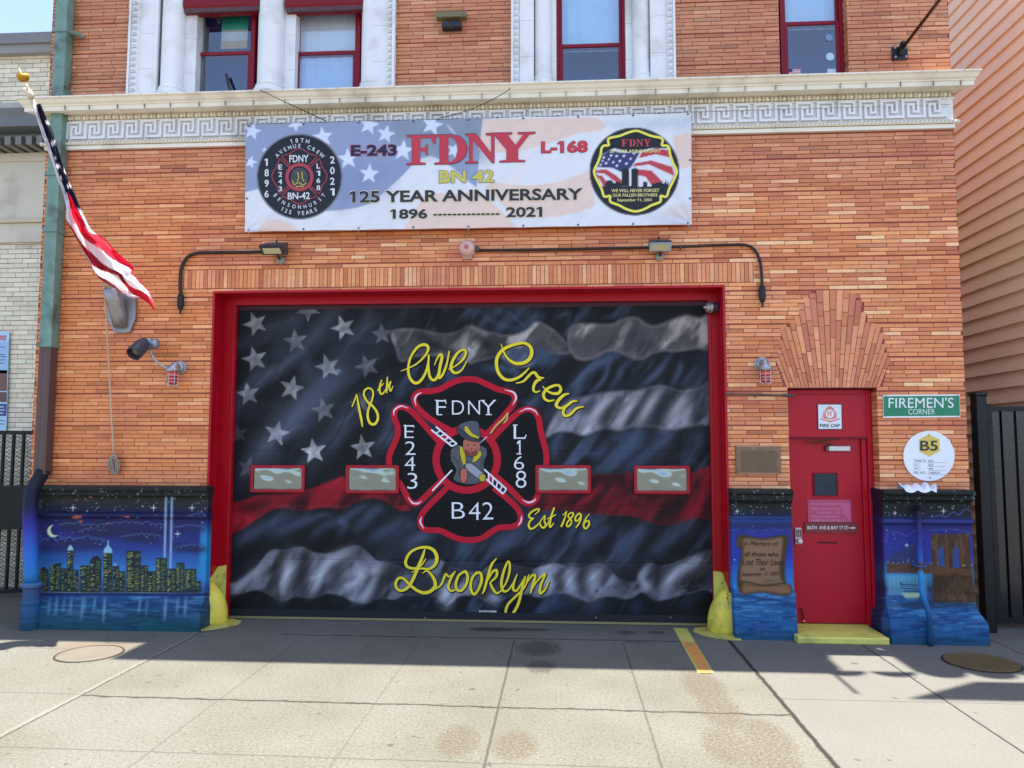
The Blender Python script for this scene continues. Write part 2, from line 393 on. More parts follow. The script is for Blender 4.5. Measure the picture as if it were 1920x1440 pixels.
# ------------------------------------------------------------------ ground and pavement
def pavement_mat():
    k = NB('old_concrete_paving'); X, Y, Z = k.xyz(); p = k.pos()
    nz = k.noise(7, 4); nj = k.math('MULTIPLY', k.math('SUBTRACT', nz, .5), .05); fine = k.noise(48, 5, rough=.8); mid = k.noise(28, 4); big = k.noise(.9, 5)
    base = k.mix(k.sst(big, .3, .7), S(89, 89, 82), S(99, 99, 94))
    base = k.mix(k.math('MULTIPLY', k.sst(fine, .50, .64), .7), base, S(58, 54, 50))
    base = k.mix(k.math('MULTIPLY', k.sst(fine, .44, .3), .75), base, S(134, 130, 122))
    base = k.mix(k.math('MULTIPLY', k.sst(mid, .58, .70), .45), base, S(88, 82, 76))
    right = k.sst(X, 1.66, 1.70)                                       # the newer flags beside the drive are greyer and smoother
    base = k.mix(k.math('MULTIPLY', right, .55), base, S(97, 97, 96))
    def near(v, c, w0, w1, nj_=1.0):
        d = k.math('ABSOLUTE', k.math('SUBTRACT', k.math('ADD', v, k.math('MULTIPLY', nj, nj_)), c)); return k.sst(d, w1, w0)
    def both(a, b): return k.math('MULTIPLY', a, b)
    def gt(v, c): return k.sst(v, c-.01, c+.01)
    def lt(v, c): return k.sst(v, c+.01, c-.01)
    dk = None
    def addm(m, a): 
        nonlocal dk
        m = k.math('MULTIPLY', m, a); dk = m if dk is None else k.math('MAXIMUM', dk, m)
    drive = both(gt(X, -3.74), lt(X, 1.66))
    for c, a, w in ((-2.63, .28, .012), (-1.42, .22, .011), (-.48, .6, .014), (.6, .42, .012)): addm(both(near(X, c, .003, w, .25), lt(Y, -.42)), a)
    for c, a, w in ((1.665, 1.0, .026),): addm(near(X, c, .008, w, .6), a)
    for c, a, w in ((2.93, .95, .013), (4.3, .8, .013)): addm(near(X, c, .003, w, .3), a)
    ytilt = k.math('ADD', Y, k.math('MULTIPLY', X, .012))
    addm(both(near(ytilt, -2.36, .006, .022, 1.6), drive), .85)
    addm(both(near(Y, -.34, .006, .018, 1.3), both(gt(X, -2.9), lt(X, 1.3))), .9)
    addm(both(near(ytilt, -3.36, .003, .012, .4), lt(X, 1.66)), .4)
    addm(both(near(Y, -2.02, .003, .012, .3), gt(X, 1.66)), .45); addm(both(near(Y, -3.6, .003, .012, .3), gt(X, 1.66)), .45)
    addm(both(near(Y, -1.02, .003, .012, .2), lt(X, -3.74)), .35); addm(both(near(Y, -2.28, .003, .012, .2), lt(X, -3.74)), .4)
    addm(both(near(X, -3.745, .004, .014, .4), lt(Y, -.2)), .7)
    col = k.mix(dk, base, S(38, 34, 32))
    caulk = both(near(X, -3.775, .012, .03, .5), lt(Y, -.5)); col = k.mix(k.math('MULTIPLY', caulk, .22), col, S(138, 134, 128))
    def blob(cx, cy, rx, ry, s0=.35, s1=1.35, nn=1.3):
        a = k.math('DIVIDE', k.math('SUBTRACT', X, cx), rx); b = k.math('DIVIDE', k.math('SUBTRACT', Y, cy), ry)
        d = k.math('ADD', k.math('ADD', k.math('MULTIPLY', a, a), k.math('MULTIPLY', b, b)), k.math('MULTIPLY', k.math('SUBTRACT', mid, .5), nn)); return k.sst(d, s1, s0)
    br = None
    for (px, py, rx, ry) in ((858, 1388, .15, .28), (965, 1398, .16, .26)):
        g = G(px, py); m = blob(g[0], g[1], rx, ry); br = m if br is None else k.math('MAXIMUM', br, m)
    for (px, py, rx, ry) in ((1318, 1285, .17, .5), (1350, 1330, .16, .5), (1365, 1400, .17, .35), (1440, 1385, .17, .4), (1450, 1430, .18, .4), (1300, 1272, .1, .12)):
        g = G(px, py); br = k.math('MAXIMUM', br, blob(g[0], g[1], rx, ry))
    col = k.mix(k.math('MULTIPLY', br, k.math('MULTIPLY', k.sst(fine, .36, .58), .7)), col, S(74, 63, 47))
    wet = None
    for (px, py, rx, ry, a) in ((925, 1180, .28, .10, .9), (1010, 1215, .22, .3, .6), (980, 1180, .35, .08, .7), (1015, 1250, .14, .2, .55), (1175, 1186, .12, .08, .6), (1230, 1186, .10, .09, .6), (1195, 1204, .14, .06, .35)):
        g = G(px, py); m = k.math('MULTIPLY', blob(g[0], g[1], rx, ry, .4, 1.25, 3.2), a); wet = m if wet is None else k.math('MAXIMUM', wet, m)
    col = k.mix(wet, col, S(42, 40, 40))
    g = G(180, 1212); rust = k.math('MULTIPLY', blob(g[0], g[1], .45, .17, .1, 1.3, 1.2), .3); col = k.mix(rust, col, S(112, 82, 58))
    spots = k.math('MULTIPLY', k.sst(k.noise(7.5, 2), .69, .72), .7); col = k.mix(spots, col, S(60, 55, 52))
    hgt = k.math('SUBTRACT', k.math('ADD', k.math('MULTIPLY', fine, .35), k.math('MULTIPLY', mid, .3)), k.math('MULTIPLY', dk, 1.2))
    return k.finish(col, .85, 0, .25, hgt, .55, .012)
gm = mat('asphalt', S(98, 95, 90), .9, sc=3, amt=.3, sc2=120, bump=.4)
tag(MB().flat([(-900, -900, -.14), (900, -900, -.14), (900, 900, -.14), (-900, 900, -.14)]).build('ground', gm), kind='structure')
pv = MB(); xs = [-40, -12, -6, 6, 12, 40]; ys = [-6.6, -2, 30]
pv.flat([(-40, -6.6, 0), (40, -6.6, 0), (40, 30, 0), (-40, 30, 0)])
pv.flat([(-40, -6.6, -.139), (40, -6.6, -.139), (40, -6.6, 0), (-40, -6.6, 0)])
tag(pv.build('pavement', pavement_mat()), kind='structure')

# ------------------------------------------------------------------ the fire station
FS = thing('fire_station', 'orange brick fire station with big mural painted roll-up door and red entrance', 'building', (-.87, 0, 0))
XL, XR, ZT = -5.926, 4.195, 9.3
GX0, GX1, GZ = -3.868, 1.737, 3.645
DX0, DX1, DZ = 2.383, 3.297, 2.546
BZ0, BZ1 = 5.317, 5.78
W3 = (PX(1461, 60), PX(1589, 60), 5.76, 8.2)
SU1 = (-4.956, -1.855, 5.7, 8.5); SU2 = (-.536, 1.258, 5.7, 8.5)
CP, GRV = .04375, .0096
def courses(z0, z1):
    out = []; k = int((z0-2.513)//.3596)-1
    while 2.513+.3596*k < z1:
        b = 2.513+.3596*k+GRV
        for i in range(8):
            a = b+i*CP
            if a > z0-.01 and a+CP < z1+.02: out.append((a, a+CP-.0074, k*8+i))
        k += 1
    return out
fan_px = zs(1440, 530, 6.26, [(206,1290),(92,890),(128,860),(128,780),(150,770),(150,660),(160,650),(150,525),(238,515),(238,470),(330,462),(335,385),(370,375),(372,240),(425,215),(430,180),(478,165),(482,125),(530,112),(535,80),(945,80),(950,110),(1010,125),(1015,165),(1070,200),(1125,220),(1120,360),(1165,385),(1160,460),(1245,470),(1250,505),(1345,530),(1340,640),(1368,655),(1362,750),(1390,770),(1388,830),(1428,880),(1322,1290)])
fan = [(p[0], p[2]) for p in (P(x, y) for x, y in fan_px)]
def scan(poly, z):
    xs = []
    for i in range(len(poly)):
        (ax, az), (bx, bz) = poly[i], poly[(i+1) % len(poly)]
        if (az > z) != (bz > z): xs.append((bx-ax)*(z-az)/(bz-az)+ax)
    return (min(xs), max(xs)) if len(xs) >= 2 else None
SOL = (-4.229, 2.054, 3.689, 3.9077)
forb = [(GX0, GX1, 0, GZ), SOL, (DX0, DX1, 0, DZ), (XL-1, XR+1, BZ0, BZ1), W3, SU1, SU2]
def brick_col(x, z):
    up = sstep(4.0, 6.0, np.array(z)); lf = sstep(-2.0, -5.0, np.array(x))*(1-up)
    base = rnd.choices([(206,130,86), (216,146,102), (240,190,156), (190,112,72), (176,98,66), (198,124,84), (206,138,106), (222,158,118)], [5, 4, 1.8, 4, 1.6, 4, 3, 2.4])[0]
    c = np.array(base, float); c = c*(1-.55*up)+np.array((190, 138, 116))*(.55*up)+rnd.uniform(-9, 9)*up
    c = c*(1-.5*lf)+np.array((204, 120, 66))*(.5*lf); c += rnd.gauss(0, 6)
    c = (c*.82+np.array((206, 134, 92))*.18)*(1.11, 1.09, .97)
    c = c*(1-.09*float(up))  # upper courses darker: the storey's dimmer shading is put into the brick colour
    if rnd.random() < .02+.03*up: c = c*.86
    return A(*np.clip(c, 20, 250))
wb = MB()
def lay(mb, x0, x1, z0, z1, y, idx, colf, blen=.302, yb=.02, holes=()):
    off = (0, .5, .08, .56)[idx % 4]*blen+((idx*7919) % 13-6)*.003
    x = x0-blen+(off % blen)
    cuts = []
    while x < x1:
        a, b = max(x, x0), min(x+blen, x1); x += blen
        if b-a > .03: cuts.append((a, b))
    for a, b in cuts:
        segs = [(a, b)]
        for (hx0, hx1) in holes:
            segs = [s for q in segs for s in ((q[0], min(q[1], hx0)), (max(q[0], hx1), q[1])) if s[1]-s[0] > .018]
        for a2, b2 in segs:
            if rnd.random() < .03 and b2-a2 > .25: parts = [(a2, a2+.14), (a2+.14, b2)]
            else: parts = [(a2, b2)]
            for a3, b3 in parts:
                j = rnd.uniform(-.0018, .0018); dz = rnd.uniform(-.0012, .0012)
                mb.box(a3+.0034, b3-.0034, y+j, yb, z0+dz, z1+dz, colf((a3+b3)/2, z0), skip='k')
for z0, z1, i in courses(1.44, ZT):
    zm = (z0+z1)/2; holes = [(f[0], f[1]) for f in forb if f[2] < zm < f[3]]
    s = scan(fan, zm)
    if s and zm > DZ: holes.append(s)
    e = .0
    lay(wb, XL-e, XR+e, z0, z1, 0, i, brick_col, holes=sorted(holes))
    # bricks of the right return edge project a touch at each band
n = int((SOL[1]-SOL[0])/.0453)
for i in range(n):                                                     # soldier course over the big door
    x = SOL[0]+(SOL[1]-SOL[0])*i/n; q = (SOL[1]-SOL[0])/n
    c = rnd.choice([(226,146,92), (234,164,108), (216,132,80), (242,178,124), (206,122,76), (228,152,100), (222,140,84)])
    wb.box(x+.003, x+q-.003, rnd.uniform(-.002, .002), .02, SOL[2]+.003, SOL[3]-.008, A(*[v+g_ for g_ in (rnd.gauss(0, 6),) for v in c]), skip='k')
fx, fz = P(*zs(1440, 530, 6.26, [(764, 2560)])[0])[0::2]               # the fan of bricks over the red door
nb = 25; b0, b1 = P(*zs(1440, 530, 6.26, [(222, 1238)])[0])[0], P(*zs(1440, 530, 6.26, [(1308, 1238)])[0])[0]
zb = DZ+.006
def inside(x, z):
    s = scan(fan, z); return bool(s and s[0]-.004 < x < s[1]+.004)
for i in range(nb):
    xa, xb = b0+(b1-b0)*i/nb, b0+(b1-b0)*(i+1)/nb; xm = (xa+xb)/2
    L = 0; dxm = (xm-fx)/(zb-fz)
    while inside(xm+dxm*(L+.01), zb+L+.01) and L < 1.2: L += .01
    st = (.16, .06, .23, .11, .2)[i % 5]+.0; cuts = [0]; t = st
    while t < L-.04: cuts.append(t); t += .30 if rnd.random() < .8 else .15
    cuts.append(L)
    for a, b in zip(cuts[:-1], cuts[1:]):
        c = rnd.choice([(222,146,94), (230,154,102), (214,132,86), (206,122,82), (222,142,100), (216,134,84), (202,120,84)]); g_ = rnd.gauss(0, 6); c = A(*[v+g_ for v in c])
        y = rnd.uniform(-.004, .004); zz0, zz1 = zb+a+.003, zb+b-.003; g = .003
        q = [(xa+g+(xa-fx)/(zb-fz)*(zz0-zb), zz0), (xb-g+(xb-fx)/(zb-fz)*(zz0-zb), zz0), (xb-g+(xb-fx)/(zb-fz)*(zz1-zb), zz1), (xa+g+(xa-fx)/(zb-fz)*(zz1-zb), zz1)]
        wb.slab(q, y, .02, c)
MORT = A(146, 60, 44)
cx = sorted({XL, XR, *[v for f in forb for v in f[:2] if XL < v < XR]}); cz = sorted({0, ZT, *[v for f in forb for v in f[2:] if 0 < v < ZT]})
hol = [f for f in forb if f is not SOL]
for a, b in zip(cx[:-1], cx[1:]):
    for c, d in zip(cz[:-1], cz[1:]):
        if any(f[0] < (a+b)/2 < f[1] and f[2] < (c+d)/2 < f[3] for f in hol): continue
        wb.flat([(a, .0095, c), (b, .0095, c), (b, .0095, d), (a, .0095, d)], MORT)
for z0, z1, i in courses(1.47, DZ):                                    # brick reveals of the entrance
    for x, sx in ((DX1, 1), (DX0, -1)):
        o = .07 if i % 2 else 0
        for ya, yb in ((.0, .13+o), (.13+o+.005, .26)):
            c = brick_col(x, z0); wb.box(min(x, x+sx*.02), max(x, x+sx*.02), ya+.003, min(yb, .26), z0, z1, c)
for x, sx in ((DX1, 1), (DX0, -1)): wb.box(min(x+sx*.004, x+sx*.03), max(x+sx*.004, x+sx*.03), .022, .3, .0, DZ, MORT)
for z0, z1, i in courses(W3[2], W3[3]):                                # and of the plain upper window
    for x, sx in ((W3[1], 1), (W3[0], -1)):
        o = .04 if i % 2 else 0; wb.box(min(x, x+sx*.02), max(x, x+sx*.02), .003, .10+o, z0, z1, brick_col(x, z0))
for x, sx in ((W3[1], 1), (W3[0], -1)): wb.box(min(x+sx*.004, x+sx*.03), max(x+sx*.004, x+sx*.03), .022, .3, W3[2], W3[3], MORT)
wall = wb.build('wall', M_brick, FS)
sb = MB(); SC = A(164, 126, 108); ZR = 7.35  # unseen rear kept low so skylight reaches the neighbour's upper siding
for x, sx in ((XL+.002, 1), (XR-.002, -1)):
    sb.flat([(x, .0, 0), (x, 10, 0), (x, 10, ZR), (x, .0, ZR)], SC); sb.flat([(x, .0, ZR), (x, 1.0, ZR), (x, 1.0, ZT), (x, .0, ZT)], SC)
sb.flat([(XL, 10, 0), (XR, 10, 0), (XR, 10, ZR), (XL, 10, ZR)], SC); sb.flat([(XL, 1.0, ZR), (XR, 1.0, ZR), (XR, 1.0, ZT), (XL, 1.0, ZT)], SC)
sb.build('side_wall', M_brick, FS)
rf = MB(); rf.box(XL, XR, 1.0, 10, ZR-.15, ZR-.02, A(90, 88, 86)); rf.box(XL, XR, .01, 1.0, ZT-.2, ZT-.02, A(90, 88, 86)); rf.build('roof', M_matte, FS)
rc = MB()
rc.box(XL-.05, XR+.05, -.04, .3, ZT+.001, ZT+.30, WHITE)
rc.sweep([(.0, ZT-.25), (-.12, ZT-.25), (-.2, ZT-.1), (-.5, ZT-.06), (-.5, ZT+.06), (-.62, ZT+.2), (-.62, ZT+.28), (-.041, ZT+.28), (-.041, ZT-.2)], -2.05, 4.42, WHITE)
rc.build('roof_cornice', M_stone, FS)
inn = MB()                                                             # rooms behind the windows; blue back walls stand in for reflected sky
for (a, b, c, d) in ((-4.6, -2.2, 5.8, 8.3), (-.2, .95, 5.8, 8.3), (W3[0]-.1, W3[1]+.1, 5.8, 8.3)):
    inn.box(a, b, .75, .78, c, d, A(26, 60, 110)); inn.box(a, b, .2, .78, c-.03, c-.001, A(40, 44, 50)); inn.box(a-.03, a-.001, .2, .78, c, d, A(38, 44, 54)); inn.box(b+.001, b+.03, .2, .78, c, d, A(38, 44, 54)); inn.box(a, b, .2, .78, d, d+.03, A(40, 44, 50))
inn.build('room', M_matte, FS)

# belt cornice -------------------------------------------------------
CXL, CXR = -5.95, 4.22
cb = MB()
prof = [(.02, 5.716), (-.07, 5.716), (-.10, 5.705), (-.215, 5.698), (-.22, 5.742), (-.235, 5.746), (-.235, 5.757), (-.262, 5.772), (-.285, 5.80), (-.31, 5.812), (-.31, 5.826), (.02, 5.845)]
cb.sweep(prof, CXL, CXR, CREAM, m0=.45, m1=-.42)
for i in range(1, 33):
    x = CXL+.05+i*.315+rnd.uniform(-.03, .03); cb.box(x, x+.003, -.2365, -.15, 5.70, 5.757, A(120, 112, 98)); cb.box(x, x+.003, -.3115, -.25, 5.808, 5.8275, A(120, 112, 98))
cor = cb.build('cornice', M_stone, FS)
eb = MB(); y0 = -.03
eb.box(CXL+.02, CXR-.02, -.034, .02, 5.640, 5.655, CREAM); eb.box(CXL+.03, CXR-.03, -.024, .02, 5.655, 5.714, A(176, 160, 132))  # darker backing: the recess shade behind the eggs is put into its colour
x = CXL+.05
while x < CXR-.04:
    eb.lathe([(.0, -.028), (.017, -.02), (.025, 0), (.020, .018), (.012, .027)], (x, -.034, 5.685), (0, 0, 1), 8, CREAM, sq=1.0)
    eb.slab([(x+.036, 5.657), (x+.052, 5.657), (x+.048, 5.712), (x+.040, 5.712)], -.056, -.02, CREAM)
    for sx in (-1, 1): eb.tube([(x+sx*.026, -.048, 5.712), (x+sx*.032, -.05, 5.69), (x+sx*.022, -.046, 5.662)], .0045, 5, CREAM)
    x += .0885
eb.build('egg_and_dart_moulding', M_stone, cor)
kb = MB(); FW = A(234, 234, 234)
kb.box(CXL+.035, CXR-.035, -.020, .02, 5.405, 5.639, FW)
pit = .2215; nk = int((CXR-CXL-.16)/pit); xs0 = CXL+.08
def key(x0):
    sc = pit/290; T, B = 5.625, 5.445; hz = (T-B)/235
    X = lambda u: x0+(u-1052)*sc
    Z = lambda v: B+(755-v)*hz
    return [(X(1052), Z(755-16)), (X(1052), Z(520)), (X(1258), Z(520)), (X(1258), Z(685)), (X(1195), Z(685)), (X(1195), Z(585)), (X(1122), Z(585)), (X(1122), Z(755)), (X(1342+16), Z(755))]
def relief(mb, pts, w, y0, y1, col):
    n = len(pts); L, R = [], []
    for i, (x, z) in enumerate(pts):
        d0 = (pts[i][0]-pts[i-1][0], pts[i][1]-pts[i-1][1]) if i else None
        d1 = (pts[i+1][0]-x, pts[i+1][1]-z) if i < n-1 else None
        def nrm(d): l = math.hypot(*d); return (-d[1]/l, d[0]/l)
        if d0 is None: o = nrm(d1)
        elif d1 is None: o = nrm(d0)
        else: a, b = nrm(d0), nrm(d1); o = (a[0]+b[0], a[1]+b[1])
        L.append((x+o[0]*w/2, z+o[1]*w/2)); R.append((x-o[0]*w/2, z-o[1]*w/2))
    vs = [(x, y0, z) for x, z in L]+[(x, y0, z) for x, z in R]+[(x, y1, z) for x, z in L]+[(x, y1, z) for x, z in R]
    fs = []
    for i in range(n-1):
        fs += [(i, i+1, n+i+1, n+i), (i, 2*n+i, 2*n+i+1, i+1), (n+i, n+i+1, 3*n+i+1, 3*n+i)]
    fs += [(0, n, 3*n, 2*n), (n-1, 3*n-1, 4*n-1, 2*n-1)]
    mb.add(vs, fs, col)
for i in range(nk): relief(kb, key(xs0+i*pit), .0245, -.055, -.020, FW)
fr = kb.build('frieze', M_stone, FS)
bb = MB(); bb.tube([(CXL-.01, -.045, 5.383), (CXR+.01, -.045, 5.383)], .019, 10, CREAM)
x = CXL+.02
while x < CXR:
    bb.tube([(x, -.062, 5.370), (x+.022, -.066, 5.396)], .007, 5, A(200, 194, 180)); x += .042
bb.box(CXL+.03, CXR-.03, -.037, .02, 5.317, 5.36, CREAM); bb.build('bead_moulding', M_stone, fr)

# window surrounds ----------------------------------------------------
WST = A(232, 232, 230)
def egg_strip(mb, x, w, z0, z1, y):
    mb.box(x-w/2, x+w/2, y, y+.06, z0, z1, WST)
    z = z0+.03
    while z < z1-.03:
        mb.lathe([(0, -.022), (w*.3, -.012), (w*.34, .004), (0, .022)], (x, y-.002, z), (0, 0, 1), 7, WST)
        mb.slab([(x-w*.42, z+.032), (x+w*.42, z+.036), (x+w*.42, z+.044), (x-w*.42, z+.040)], y-.010, y, A(188, 190, 194)); z += .074
def column(mb, x, r, y, z0, z1):
    mb.box(x-r*1.38, x+r*1.38, y-r*1.15, y+r, z0, z0+.10, WST)
    mb.lathe([(r*1.32, .10), (r*1.36, .125), (r*1.3, .15), (r*1.12, .16), (r*1.12, .175), (r*1.2, .19), (r*1.12, .205), (r, .22), (r*.99, z1-z0)], (x, y, z0), (0, 0, 1), 28, WST)
ZS, ZE = 5.835, 8.45
def pan(mb, x0, x1, y, col=None):
    z = ZS
    while z < ZE:
        h = .42; mb.box(x0, x1, y, .3, z, min(z+h-.003, ZE), col or WST); z += h
def surround(name, label_parts): pass
s1 = MB(); c1 = MB()
X1 = lambda px: PX(px, 120)
pan(s1, X1(247.5)+.085, X1(293), -.03); s1.box(X1(292), X1(297), -.045, .0, ZS, ZE, WST)
pan(s1, X1(297), X1(359), .10); pan(s1, X1(476), X1(547), .10); pan(s1, X1(673), X1(697), .10); pan(s1, X1(698), X1(728), -.03)
s1.box(SU1[0], SU1[1], .1, .3, 8.1, 8.5, WST)
S1 = s1.build('window_surround', M_stone, FS)
e1 = MB(); egg_strip(e1, X1(256), .085, ZS, ZE, -.06); e1.box(X1(245), X1(249), -.075, .0, ZS, ZE, WST); e1.build('egg_and_dart_moulding', M_stone, S1)
e1 = MB(); egg_strip(e1, X1(733), .06, ZS, ZE, -.06); e1.box(X1(737), X1(742), -.075, .0, ZS, ZE, WST); e1.build('egg_and_dart_moulding', M_stone, S1)
for px, r in ((318, .128), (504, .142), (693, .105)):
    c = MB(); column(c, X1(px), r, .07, ZS, ZE); c.build('column', M_stone, S1, 'auto')
X2 = lambda px: PX(px, 90)
s2 = MB(); pan(s2, X2(974), X2(1001), -.03); pan(s2, X2(1001), X2(1043), .10); pan(s2, X2(1175), X2(1219), .10); pan(s2, X2(1219), X2(1250), -.03); s2.box(SU2[0], SU2[1], .1, .3, 8.1, 8.5, WST)
S2 = s2.build('window_surround', M_stone, FS)
for a, b in ((968, 961), (1255.5, 1263)):
    e1 = MB(); egg_strip(e1, X2(a), .062, ZS, ZE, -.06); e1.box(X2(b)-.012, X2(b)+.012, -.075, 0, ZS, ZE, WST); e1.build('egg_and_dart_moulding', M_stone, S2)
for px in (1018, 1203):
    c = MB(); column(c, X2(px), .098, .07, ZS, ZE); c.build('column', M_stone, S2, 'auto')

# windows -------------------------------------------------------------
def window(x0, x1, z0, zm, z1, y, lower_blind, upper_blind, lower_h=None, label=None):
    fw = .045; f = MB(); r = A(132, 14, 34)
    f.bbox(x0, x0+fw, y, y+.09, z0, z1, .004, r); f.bbox(x1-fw, x1, y, y+.09, z0, z1, .004, r); f.bbox(x0+fw, x1-fw, y, y+.09, z1-fw, z1, .004, r); f.bbox(x0+fw, x1-fw, y, y+.09, z0, z0+.03, .004, r)
    W = f.build('window', M_paint, FS)
    if label: W['label'] = label
    a, b = x0+fw, x1-fw
    for nm, za, zb, yy, bl in (('upper_sash', zm-.02, z1-fw, y+.045, upper_blind), ('lower_sash', z0+.03, zm+.03, y+.012, lower_blind)):
        s = MB(); t = .04 if nm == 'lower_sash' else .028
        s.bbox(a, a+t, yy, yy+.03, za, zb, .004, r); s.bbox(b-t, b, yy, yy+.03, za, zb, .004, r); s.bbox(a+t, b-t, yy, yy+.03, zb-t, zb, .004, r); s.bbox(a+t, b-t, yy, yy+.03, za, za+t, .004, r)
        s.build(nm, M_paint, W)
        p = MB(); p.flat([(a+t, yy+.015, za+t), (b-t, yy+.015, za+t), (b-t, yy+.015, zb-t), (a+t, yy+.015, zb-t)]); p.build('pane', M_glass, W)
        if bl:
            q = MB(); nn = 14; col, top = bl
            zz0 = za if top is None else top
            for i in range(nn):
                xa, xb = a+(b-a)*i/nn, a+(b-a)*(i+1)/nn; f0, f1 = [.006*math.sin(v*2.1) for v in (i, i+1)]
                q.flat([(xa, yy+.06+f0, zz0), (xb, yy+.06+f1, zz0), (xb, yy+.06+f1, zb), (xa, yy+.06+f0, zb)], col)
            q.build('blind', M_matte, W)
    return W
wx = lambda px: PX(px, 100, .17)
zmid1 = PZ(415, 101, .18); zmid2 = PZ(610, 98, .18)
wb1 = window(wx(357), wx(476), 5.80, PZ(415, 101, .2), 8.0, .19, None, None, label='red sash window with a striped flag taped inside and plastic sheeting')
window(wx(546), wx(674), 5.80, PZ(610, 100, .2), 8.0, .19, ((.62, .78, .9), None), ((.85, .85, .83), None), label='red sash window with pale blinds drawn in both sashes')
window(PX(1042, 80, .17), PX(1174, 80, .17), 5.80, PZ(1107, 86, .2), 8.0, .19, None, ((.66, .84, .95), None))
window(PX(1463, 60, .12), PX(1583, 60, .12), 5.79, PZ(1520, 45, .14), 8.15, .12, None, ((.66, .82, .92), None), label='red sash window set straight into the brickwork')
sk = MB()                                                              # things in and behind the panes
for px, py, rr, c in ((1556, 107, .045, A(190, 220, 240)), (1554, 71, .04, A(120, 150, 180))):
    p = P(px, py, .15); sk.lathe([(0, 0), (rr, 0.0)], (p[0], .141, p[2]), (0, -1, 0), 18, c, cap=False)
sk.flat([P(1551, 129, .1405), P(1567, 129, .1405), P(1567, 138, .1405), P(1551, 138, .1405)][::-1], A(190, 215, 235))
sk.build('sticker', M_print, FS)
fl = MB(); a, b, c, d = 1478, 1501, 129, 139
for i in range(7): fl.flat([P(a+(8 if i < 4 else 0), c+i*10/7, .142), P(b, c+i*10/7, .142), P(b, c+(i+1)*10/7, .142), P(a+(8 if i < 4 else 0), c+(i+1)*10/7, .142)], A(190, 50, 60) if i % 2 == 0 else A(225, 225, 230))
fl.flat([P(a, c, .142), P(a+8, c, .142), P(a+8, c+5.7, .142), P(a, c+5.7, .142)], A(40, 60, 120))
tag(fl.build('small_flag', M_print), 'tiny striped flag standing behind the pane of the plain brick-set window', 'flag')
for (pa, pb) in (((344, -14), (487, 20)), ((535, -10), (683, 18))):
    rb = MB(); x0, x1 = PX(pa[0], 5, .02), PX(pb[0], 5, .02); z0 = PZ((pa[0]+pb[0])/2, pb[1], .02)
    rb.lathe([(.11, 0), (.11, x1-x0)], (x0, .12, z0+.11), (1, 0, 0), 20, A(120, 10, 28)); rb.box(x0+.01, x1-.01, .03, .06, z0, z0+.05, A(92, 62, 66))
    for k in range(4): rb.lathe([(0, 0), (.012, .0)], (x0+.08+k*(x1-x0-.16)/3, .029, z0+.026), (0, -1, 0), 8, A(60, 40, 42), cap=False)
    rb.build('shutter_box', M_paint, FS, 'auto')
# ------------------------------------------------------------------ garage door frame
gf = MB(); YD = .335
gf.box(GX0-.012, GX0+.012, -.018, .31, 0, GZ+.012, RED); gf.box(GX1-.012, GX1+.012, -.018, .31, 0, GZ+.012, RED)
gf.box(GX0+.012, GX1-.012, -.018, .31, GZ-.012, GZ+.012, RED)
xi0, xi1, zi = PX(437.5, 860, .31), PX(1332, 860, .31), PZ(880, 568.5, .31)
gf.box(GX0+.012, xi0, .27, .33, 0, GZ-.012, RED); gf.box(xi1, GX1-.012, .27, .33, 0, GZ-.012, RED); gf.box(xi0, xi1, .27, .33, zi, GZ-.012, RED)
for x in (xi0-.02, xi1+.02): gf.tube([(x, .262, 0), (x, .262, zi)], .008, 6, RED)
for x, s in ((GX0+.012, 1), (GX1-.012, -1)): gf.box(min(x, x+s*.006), max(x, x+s*.006), .10, .17, .5, GZ-.2, RED)
gf.box(GX0-.3, GX1+.3, .33, .36, 3.5, 3.9, A(60, 8, 16))
gf.build('garage_frame', M_paint, FS)
# ------------------------------------------------------------------ garage door: a mural sprayed on six steel sections
ZB = .035; NXD, NZD = 512, 356
gx = np.linspace(xi0-.03, xi1+.03, NXD); gz = np.linspace(ZB, zi+.03, NZD)
GXm, GZm = np.meshgrid(gx, gz); V = np.stack([GXm, np.full_like(GXm, YD), GZm], -1)
grooves = [PZ(880, y, YD) for y in (647.5, 747, 847, 948.5, 1053)]
for g in grooves: V[..., 1] += .007*np.exp(-((GZm-g)/.006)**2)
cv = Canvas(V, A(36, 40, 50))
x, y = cv.x, cv.y
cv.put(A(24, 27, 34), sstep(.42, .62, fbm(x, y, 90, 3, -48, 3.0))*.8)
cv.put(A(62, 72, 92), sstep(.5, .75, fbm(x, y, 60, 11, -46, 4.0))*.55)
D = lambda p: zs(430, 540, 4.174, p)
E2 = lambda p: zs(890, 540, 4.174, p)
F3 = lambda p: zs(430, 850, 4.174, p)
H4 = lambda p: zs(890, 850, 4.174, p)
M5 = lambda p: zs(640, 480, 3, p)
LB = A(104, 118, 146)
for p, w, a in (([(60,900),(250,730),(560,500),(860,130)], 13, .5), ([(130,1420),(420,1080),(700,800),(900,560)], 22, .6), ([(200,1330),(560,1000),(900,700)], 12, .35), ([(500,1440),(800,1200),(1000,930),(1180,830)], 16, .5), ([(80,460),(330,330),(560,200)], 14, .35),
                ([(650,740),(610,620),(560,560)], 16, .3), ([(950,430),(1060,280),(1120,150)], 12, .3), ([(1180,900),(1260,960),(1230,1200),(1150,1330)], 12, .4), ([(80,900),(200,960),(420,900)], 18, .18), ([(1100,1250),(1200,1180),(1290,1120)], 10, .4)): cv.glow(D(p), w, LB, a)
cv.put(A(20, 22, 28), sstep(.5, .62, fbm(x, y, 42, 21, -44, 4.0))*.45*sstep(760, 700, x))
fold = fbm(x, y, 34, 31, -58, 3.2); fold2 = fbm(x, y, 26, 41, -52, 4.0); mott = fbm(x, y, 9, 55, -50, 1.6); mott2 = fbm(x, y, 22, 66, 0, 1.2)
right = sstep(720, 760, x)
